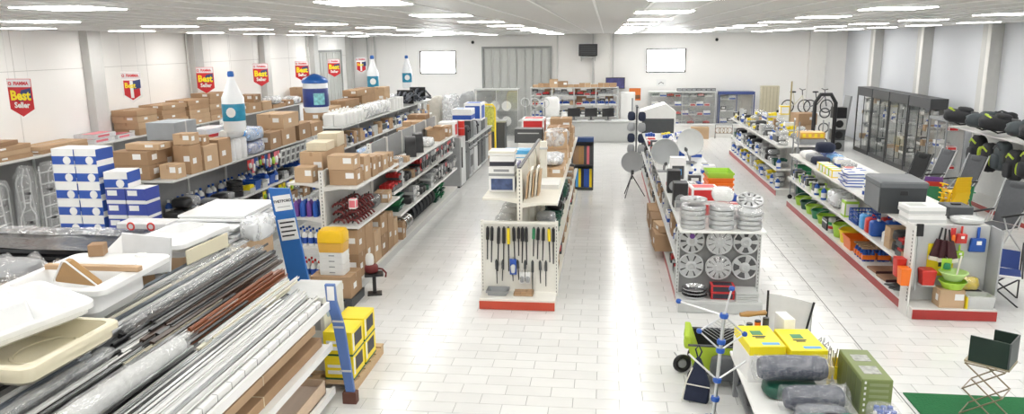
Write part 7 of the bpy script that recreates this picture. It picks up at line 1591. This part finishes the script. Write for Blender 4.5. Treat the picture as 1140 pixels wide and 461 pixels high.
# ================================================================== appliance row beyond the hose shelving
WD = M('appliance_silver', (.40, .41, .42), .3, .4, .05)
fr = thing('fridge', 'tall silver grey fridge at the near end of the appliance row', 'fridge', (-3.72, 18.05, 0))
obj('body', MB().box(-.27, .24, 0, .62, .04, 1.24).mesh('b', WD, .008), fr); obj('foot', MB().box(-.25, .22, .02, .6, 0, .04).mesh('f', BLACK), fr)
obj('door', MB().box(.24, .27, .01, .61, .06, 1.22).mesh('d', M('appliance_door', (.60, .61, .61), .3, .4, .04), .004), fr)
obj('handle', MB().box(.27, .295, .05, .08, .5, 1.0).mesh('h', BLACK, .003), fr)
app = [(18.75, .55, .98, DGREY), (19.36, .6, .95, WD), (20.02, .6, .95, LGREY), (20.68, .6, .95, WHITE), (21.34, .6, .95, WD), (22.0, .6, .95, LGREY), (22.66, .6, .95, CARD2)]
for i, (y, w, h, m) in enumerate(app):
    t = thing('appliance', ['dark grey dishwasher', 'silver oven', 'pale grey cooker', 'white washing machine', 'silver cooker', 'pale grey fridge', 'beige cabinet'][i] + ' in the appliance row', 'appliance', (-3.74, y, 0))
    obj('body', MB().box(-.27, .25, 0, w, .03, h).mesh('b', m, .006), t); obj('plinth', MB().box(-.25, .22, .01, w - .01, 0, .03).mesh('p', BLACK), t)
    dr = obj('door', MB().box(.25, .27, .03, w - .03, .12, h - .14).mesh('d', (DGREY, MGREY, M('appliance_door'), BLACK, DGREY, WD, CARD2)[i], .004), t)
    obj('handle', MB().box(.27, .29, .06, w - .06, h - .2, h - .18).mesh('h', BLACK), dr)
    if i in (1, 4): obj('window', MB().box(.27, .274, .1, w - .1, .3, .6).mesh('w', BLACK), dr)
    obj('control_strip', MB().box(.25, .272, .02, w - .02, h - .11, h - .02).mesh('c', DGREY), t)
one('worktop', MB().box(-4.02, -3.45, 19.36, 23.3, .955, .985).mesh('w', LGREY, .004), 'long pale worktop laid over the appliance row', 'worktop', (0, 0, 0))
zt = .986
place([('body', rbox(.4, .42, .36, PAPER, .004)), ('blue_print', MB().box(-.12, .1, -.212, -.21, .05, .2).mesh('p', LBLUE)), ('red_print', MB().box(.2, .202, -.15, .1, .05, .3).mesh('p', PRINTR))], 'kettle_box', 'white box with blue print standing on the fridge', 'box', -3.8, 18.3, 1.241)
for i in range(2): place(can(.08, .18, REDP, PAPER), 'red_tin', ['red tin on the fridge, lower of the pair', 'red tin on the fridge, stacked upper one'][i], 'can', -3.52, 18.55, 1.241) if i == 0 else place(can(.08, .18, REDP, PAPER), 'red_tin', 'red tin stacked on the other by the fridge edge', 'can', -3.52, 18.55, 1.241 + .182)
place(pbox(.5, .6, .3, PAPER, PRINTB, 1, 0), 'blue_print_box', 'large white box with blue stripes above the appliance row', 'box', -3.76, 20.2, 1.46)
place([('case', rbox(.44, .5, .47, DGREY, .01)), ('panel', MB().box(-.15, .15, -.252, -.25, .1, .35).mesh('p', BLACK))], 'dark_machine', 'dark coffee machine under the large white box', 'machine', -3.76, 20.2, zt)
for i in range(4): place([('body', MB().lathe([(0, 0), (.09, 0), (.1, .05), (.09, .3), (.07, .36), (0, .38)], 14).mesh('b', (BLACK, DGREY, WD, BLACK)[i], 0, 40)), ('spout', MB().box(.02, .12, -.02, .02, .22, .27).mesh('s', BLACK))], 'kettle', 'dark upright kettle on the appliance worktop', 'kettle', -3.62, 19.5 + .24 * (i % 2) + 1.35 * (i // 2), zt, 0, 'dark kettles on the worktop')
for i in range(3): place([('body', rbox(.42, .46, .28, (MGREY, DGREY, WD)[i], .01)), ('glass', MB().box(-.15, .08, -.232, -.23, .05, .23).mesh('g', BLACK)), ('knob', MB().lathe([(0, 0), (.025, 0), (.025, .015), (0, .015)], 10, T=TR(.15, -.23, .18, R(90))).mesh('k', LGREY))], 'microwave', ['grey microwave past the kettles', 'dark microwave in the middle of the worktop', 'silver microwave at the far end of the worktop'][i], 'microwave', -3.76, 21.55 + .58 * i, zt)
place(pbox(.5, .7, .5, PAPER, PRINTB, 1, 1), 'blue_print_box', 'tall white box with blue squares on the far microwaves', 'box', -3.8, 22.15, 1.27)
# yellow toy pack and white goods beyond
place([('frame', MB().tube([(-.2, 0, 0), (-.2, 0, 1.3), (0, 0, 1.5), (.2, 0, 1.3), (.2, 0, 0)], .03, 8).mesh('f', YELLOW, 0, 50)), ('panel', MB().box(-.2, .2, .01, .04, .3, 1.2).mesh('p', M('print_mixed', (.75, .62, .12), .4, 0, .6, 18)))], 'yellow_stand', 'yellow framed advertising stand beyond the appliance row', 'stand', -3.55, 24.4, 0.35) if False else None
ys = thing('yellow_stand', 'yellow framed advertising stand beyond the appliance row', 'stand', (-3.7, 24.1, 0))
obj('frame', MB().tube([(-.22, 0, 0), (-.22, 0, 1.45), (-.15, 0, 1.55), (.15, 0, 1.55), (.22, 0, 1.45), (.22, 0, 0)], .03, 8).mesh('f', YELLOW, 0, 50), ys)
obj('panel', MB().box(-.2, .2, -.02, .02, .7, 1.5).mesh('p', M('print_mixed', (.75, .62, .12), .4, 0, .6, 18)), ys)
t = thing('steel_sink_unit', 'stainless sink counter at the end of the appliance row', 'counter', (-3.7, 25.3, 0))
obj('cabinet', MB().box(-.4, .4, -.3, .3, 0, .9).mesh('c', DGREY), t); obj('top', MB().box(-.45, .45, -.35, .35, .9, .94).mesh('t', ALU), t)
# glass showcase with white hats by the folding door
t = inst(vitrine(1.6, .5, 1.85, LGREY, .05, 3), 'white_showcase', 'pale glass showcase of round white fittings before the folding door', 'showcase', (-3.1, 27.4, 0), R(90))
for i in range(6):
    place([('plate', MB().lathe([(0, 0), (.16, 0), (.18, .03), (0, .05)], 16, T=TR(rx=R(80))).mesh('p', PWHITE, 0, 40)), ('foot', MB().box(-.06, .06, -.03, .05, -.18, -.15).mesh('f', LGREY))], 'round_fitting', 'round white fitting inside the pale showcase', 'fitting', -4.4 + .42 * (i % 3), 27.62, .675 + .55 * (i // 3) + .0, 0, 'round white fittings in the showcase')
for i in range(3):
    t = thing('pedestal_stand', ['slim grey pedestal stand with a ring by the folding door', 'slim grey pedestal stand with two rings by the folding door', 'slim grey pedestal stand next to the service counter'][i], 'stand', (-2.75 + .35 * i, 26.4 - .15 * i, 0))
    obj('pole', MB().tube([(0, 0, 0), (0, 0, 1.5)], .025, 8).mesh('p', MGREY, 0, 50), t); obj('base', MB().lathe([(0, 0), (.18, 0), (.16, .03), (0, .04)], 16).mesh('b', MGREY, 0, 40), t)
    for k in range(1 + i % 2): obj('ring', torus(MB(), .15, .015, 18, 6, 0, TR(0, -.03, 1.45 - .4 * k, R(90))).mesh('r', LGREY, 0, 50), t)
# ================================================================== service counter and shelves behind it
t = thing('service_counter', 'long pale grey service counter in front of the back shelves', 'counter', (-.9, 26.9, 0))
for i in range(4): obj('front_panel', cached('fpn', lambda: MB().box(-.495, .495, 0, .02, .05, .70).mesh('f', M('counter_grey', (.50, .51, .50), .5, 0, .03))), t, (-1.65 + 1.0 * i + .15, -.0, 0))
obj('carcass', MB().box(-2.1, 1.9, .02, .6, 0, .72).mesh('c', M('counter_grey')), t)
obj('top', MB().box(-2.15, 1.95, -.04, .64, .72, .76).mesh('t', LGREY, .004), t)
bsx = thing('back_shelving', 'white open shelving with brown boxes on top behind the service counter', 'shelving', (-1.15, 28.7, 0))
for x in (-1.6, -.8, 0, .8, 1.6):
    for y in (-.34, .35): obj('post', cached('bsp', lambda: MB().box(-.02, .02, -.02, .02, 0, 1.81).mesh('p', LGREY)), bsx, (x, y, 0))
for z in (.3, .78, 1.2, 1.55, 1.83): obj('shelf', cached('bss', lambda: MB().box(-1.62, 1.62, -.36, .37, -.02, 0).mesh('s', LGREY)), bsx, (0, 0, z))
def fillx(place_, x0, x1, y, z, kinds, gap=.03, hmax=.33):
    x = x0; n = 0
    while x < x1 - .05 and n < 60:
        n += 1
        nm, cat, ds, fn = random.choice(kinds); sp, w, d, h = fn(1)
        if h > hmax: continue
        if x + w > x1: break
        inst(sp, nm, ds + ' ' + place_, cat, (x + w / 2, y, z), 0, nm.replace('_', ' ') + ' ' + place_); x += w + gap
fillx('on the top of the back shelving', -2.7, .4, 28.7, 1.831, kk('smallcarton', 'smallcarton', 'carton'), .01)
for z, nm in ((1.551, 'upper'), (1.201, 'third'), (.781, 'second')): fillx('at the rear of the %s back shelf' % nm, -2.72, .42, 28.83, z, kk('carton', 'whitebottle', 'darkbox', 'bluebox', 'smallcarton'), .01, (.25 if z > 1.5 else .31))
fillx('on the upper shelf of the back shelving', -2.7, .4, 28.54, 1.551, kk('redtray', 'redbox', 'greytray', 'tin'), .02, .25)
fillx('on the third shelf of the back shelving', -2.7, .4, 28.52, 1.201, kk('bluebox', 'bluetray', 'smallcarton', 'whitebottle', 'redbox'), .02, .27)
fillx('on the second shelf of the back shelving', -2.7, .4, 28.52, .781, kk('darkbox', 'greytray', 'bluebox', 'tin', 'bluebottle'), .02, .36)
place([('cloth', MB().blob(0, 0, .45, .3, .26, .38, 0, 8, 14, .5, .08, 4).mesh('c', M('cloth_white'), 0, 50)), ('base', MB().box(-.22, .22, -.2, .2, 0, .12).mesh('b', DGREY))], 'draped_machine', 'machine draped in a white cloth on the service counter', 'machine', -1.9, 27.2, .761)
for i in range(3): place([('screen', MB().box(-.22, .22, -.02, .02, .12, .42).mesh('s', BLACK, .004)), ('foot', MB().box(-.1, .1, -.08, .08, 0, .015).box(-.02, .02, -.01, .02, .015, .14).mesh('f', DGREY))], 'monitor', 'black monitor seen from behind on the service counter', 'monitor', -1.1 + .6 * i, 27.2, .761, R(10 * i), 'monitors on the service counter')
place([('jar', MB().lathe([(0, 0), (.12, 0), (.12, .2), (.1, .24), (0, .24)], 14).mesh('j', PWHITE, 0, 40)), ('lid', MB().lathe([(0, .24), (.11, .24), (.11, .3), (0, .3)], 14).mesh('l', PWHITE, 0, 40))], 'white_jar', 'white jar stack on the service counter', 'jar', -1.45, 27.15, .761)
# hanging television
tv = thing('television', 'small television with a dark blue picture above the service counter', 'television', (.36, 29.55, 1.72))
obj('bezel', MB().box(-.36, .36, -.03, .03, 0, .42).mesh('b', BLACK, .005), tv)
obj('screen', MB().box(-.33, .33, -.034, -.03, .03, .39).mesh('s', M('tv_picture', (.05, .05, .16), .3, 0, .9, 5, emit=.12)), tv)
obj('bracket', MB().box(-.04, .04, .03, .3, .15, .25).mesh('br', DGREY), tv)
t = thing('tall_locker', 'tall white locker beside the service counter below the television', 'locker', (.95, 29.26, 0))
obj('body', MB().box(-.4, .15, -.2, .3, 0, 1.6).mesh('b', PWHITE, .006), t); obj('door', MB().box(-.36, .1, -.215, -.2, .05, 1.55).mesh('d', WHITE), t); obj('slot', MB().box(.02, .08, -.22, -.216, .2, 1.4).mesh('s', MGREY), t)
ps = thing('poster', 'orange and black poster on the back wall', 'poster', (1.12, YB - .012, 1.25))
obj('sheet', MB().box(-.22, .22, -.004, .004, 0, .46).mesh('s', M('poster_orange', (.85, .22, .04), .5)), ps); obj('dark_print', MB().box(-.2, .2, -.006, -.004, .06, .2).mesh('d', M('poster_dark', (.25, .12, .06), .5, 0, .6, 20)), ps)
pf = thing('framed_notice', 'small framed notice on the back wall above the showcases', 'notice', (2.1, YB - .012, 1.78))
obj('sheet', MB().box(-.18, .18, -.004, .004, 0, .26).mesh('s', PAPER), pf); obj('mark', MB().tube([(-.1, -.006, .08), (0, -.006, .16), (.1, -.006, .1)], .012, 5).mesh('m', DGREY), pf)
# black heater on the wall
ht = thing('fan_heater', 'black fan heater mounted high on the back wall', 'heater', (-.68, YB - .32, 2.95))
obj('case', MB().box(-.35, .35, -.18, .18, 0, .44).mesh('c', BLACK, .01), ht)
for i in range(6): obj('louvre', cached('lvr', lambda: MB().box(-.30, .30, -.19, -.18, 0, .02).mesh('l', DGREY)), ht, (0, 0, .06 + .06 * i))
obj('bracket', MB().box(-.3, .3, -.1, .3, -.06, -.03).box(-.28, -.24, .1, .3, -.2, -.03).box(.24, .28, .1, .3, -.2, -.03).mesh('b', LGREY), ht)
for x in (-5.15, 4.1):
    sc = thing('security_camera', 'small dark dome camera on the back wall %s' % ('left of the folding door' if x < 0 else 'above the showcases'), 'camera', (x, YB - .06, 3.5))
    obj('dome', MB().blob(0, -.02, 0, .06, .06, .06, 0, 6, 10, 1).mesh('d', BLACK, 0, 50), sc); obj('plate', MB().box(-.05, .05, .02, .06, -.05, .09).mesh('p', PWHITE), sc)
# ================================================================== back wall showcases
t = inst(vitrine(2.5, .45, 1.62, LGREY, .05, 4), 'wide_showcase', 'wide back wall showcase filled with red and white packs', 'showcase', (4.12, 29.4, 0), R(90))
for i in range(4): fillx('inside the wide back wall showcase', 1.75, 4.05, 29.62, .2 + 1.37 * (i + .5) / 4 + .009, kk('redbox', 'bluebox', 'greytray', 'redtray'), .03, .17)
t = inst(vitrine(1.3, .45, 1.6, M('cabinet_navy', (.05, .08, .25), .4), .1, 3), 'navy_showcase', 'blue framed showcase of hanging rods beside the wide one', 'showcase', (5.5, 29.4, 0), R(90))
for i in range(3): fillx('inside the blue framed showcase', 4.3, 4.82, 29.62, .2 + 1.3 * (i + .5) / 3 + .009, kk('darkbox', 'greytray', 'bluebox'), .02, .22)
for i in range(8): place(pbox(.16, .14, .1, PRINTD, MGREY, 1, 1), 'small_black_box', 'small black box on top of the wide showcase', 'box', 2.95 + .18 * i - .2, 29.6, 1.622, 0, 'small black boxes on the showcase')
cn = thing('low_counter', 'low white counter below the back wall showcases', 'counter', (3.3, 28.6, 0))
obj('carcass', MB().box(-1.9, 1.9, 0, .5, 0, .42).mesh('c', PWHITE), cn); obj('top', MB().box(-1.95, 1.95, -.03, .53, .42, .45).mesh('t', WHITE), cn)
ct(3.4, 28.2, 0, .62, .3, .42, 1, False, 0, 'flat brown carton leaning on the low white counter')
t = thing('wire_rack', 'small dark wire rack before the low white counter', 'rack', (4.25, 28.2, 0))
obj('frame', MB().tube([(-.3, 0, 0), (-.3, 0, .5), (.3, 0, .5), (.3, 0, 0)], .015, 6).tube([(-.3, 0, .2), (.3, 0, .2)], .012, 6).mesh('f', DGREY, 0, 50), t)
for i in range(4): obj('loop', torus(MB(), .1, .01, 14, 5, 0, TR(-.2 + .13 * i, -.02, .3, R(90))).mesh('l', CARD3, 0, 50), t)
# beige roller case and folded cycles at the back
t = thing('beige_case', 'upright beige panel case standing before the back wall', 'case', (5.85, 28.6, 0))
obj('case', MB().box(-.32, .32, -.1, .1, .9, 1.86).mesh('c', M('beige_case', (.52, .48, .36), .6), .01), t)
for i in range(5): obj('rib', cached('brb', lambda: MB().box(-.012, .012, -.112, -.1, .94, 1.82).mesh('r', M('beige_rib', (.40, .37, .28), .6))), t, (-.24 + .12 * i, 0, 0))
obj('stand', MB().box(-.3, .3, -.2, .2, 0, .9).mesh('s', PWHITE), t)
for s in (-1, 1): obj('corner', MB().box(s * .3 - .04, s * .3 + .04, -.115, .1, .9, 1.0).mesh('c', BLACK), t)
for k in range(2):
    t = thing('folding_cycle', ['folding bicycle with beige frame on the display by the back wall', 'second folding bicycle with dark frame beside the beige one'][k], 'bicycle', (6.6 + .75 * k, 27.8, .95 - .0), R(12))
    for x in (-.3, .3):
        w = obj('wheel', torus(MB(), .22, .02, 22, 6, 0, TR(x, 0, .24, R(90))).mesh('w', BLACK, 0, 50), t)
        for a in range(6): obj('spoke', MB().tube([(x, 0, .24), (x + .2 * math.cos(a * PI / 3), 0, .24 + .2 * math.sin(a * PI / 3))], .004, 4).mesh('s', STEEL), w)
    obj('frame', MB().tube([(-.3, 0, .24), (-.05, 0, .3), (.22, 0, .62), (.3, 0, .24)], .022, 8).tube([(-.05, 0, .3), (-.12, 0, .72)], .018, 8).mesh('f', (WC, DGREY)[k], 0, 50), t)
    obj('saddle', MB().blob(-.13, 0, .74, .11, .06, .03, 0, 6, 10).mesh('s', BLACK, 0, 50), t)
    obj('handlebar', MB().tube([(.2, -.22, .84), (.2, 0, .8), (.2, .22, .84)], .014, 6).tube([(.22, 0, .6), (.2, 0, .8)], .014, 6).mesh('h', BLACK, 0, 50), t)
pdm = thing('cycle_podium', 'white podium carrying the folding bicycles', 'podium', (7.0, 27.8, 0))
obj('top', MB().box(-1.1, 1.1, -.4, .4, .9, .94).mesh('t', WHITE), pdm); obj('body', MB().box(-1.05, 1.05, -.35, .35, 0, .9).mesh('b', PWHITE), pdm)
place(pbox(.3, .3, .3, YELLOW, PAPER, -1, 1), 'yellow_box', 'yellow box standing on the white cycle podium', 'box', 6.15, 27.5, .941)
place(jerry(.3, .24, .4, YELLOW, BLUE), 'yellow_canister', 'yellow canister with a blue cap before the back wall', 'canister', 6.25, 26.3, 0.0)
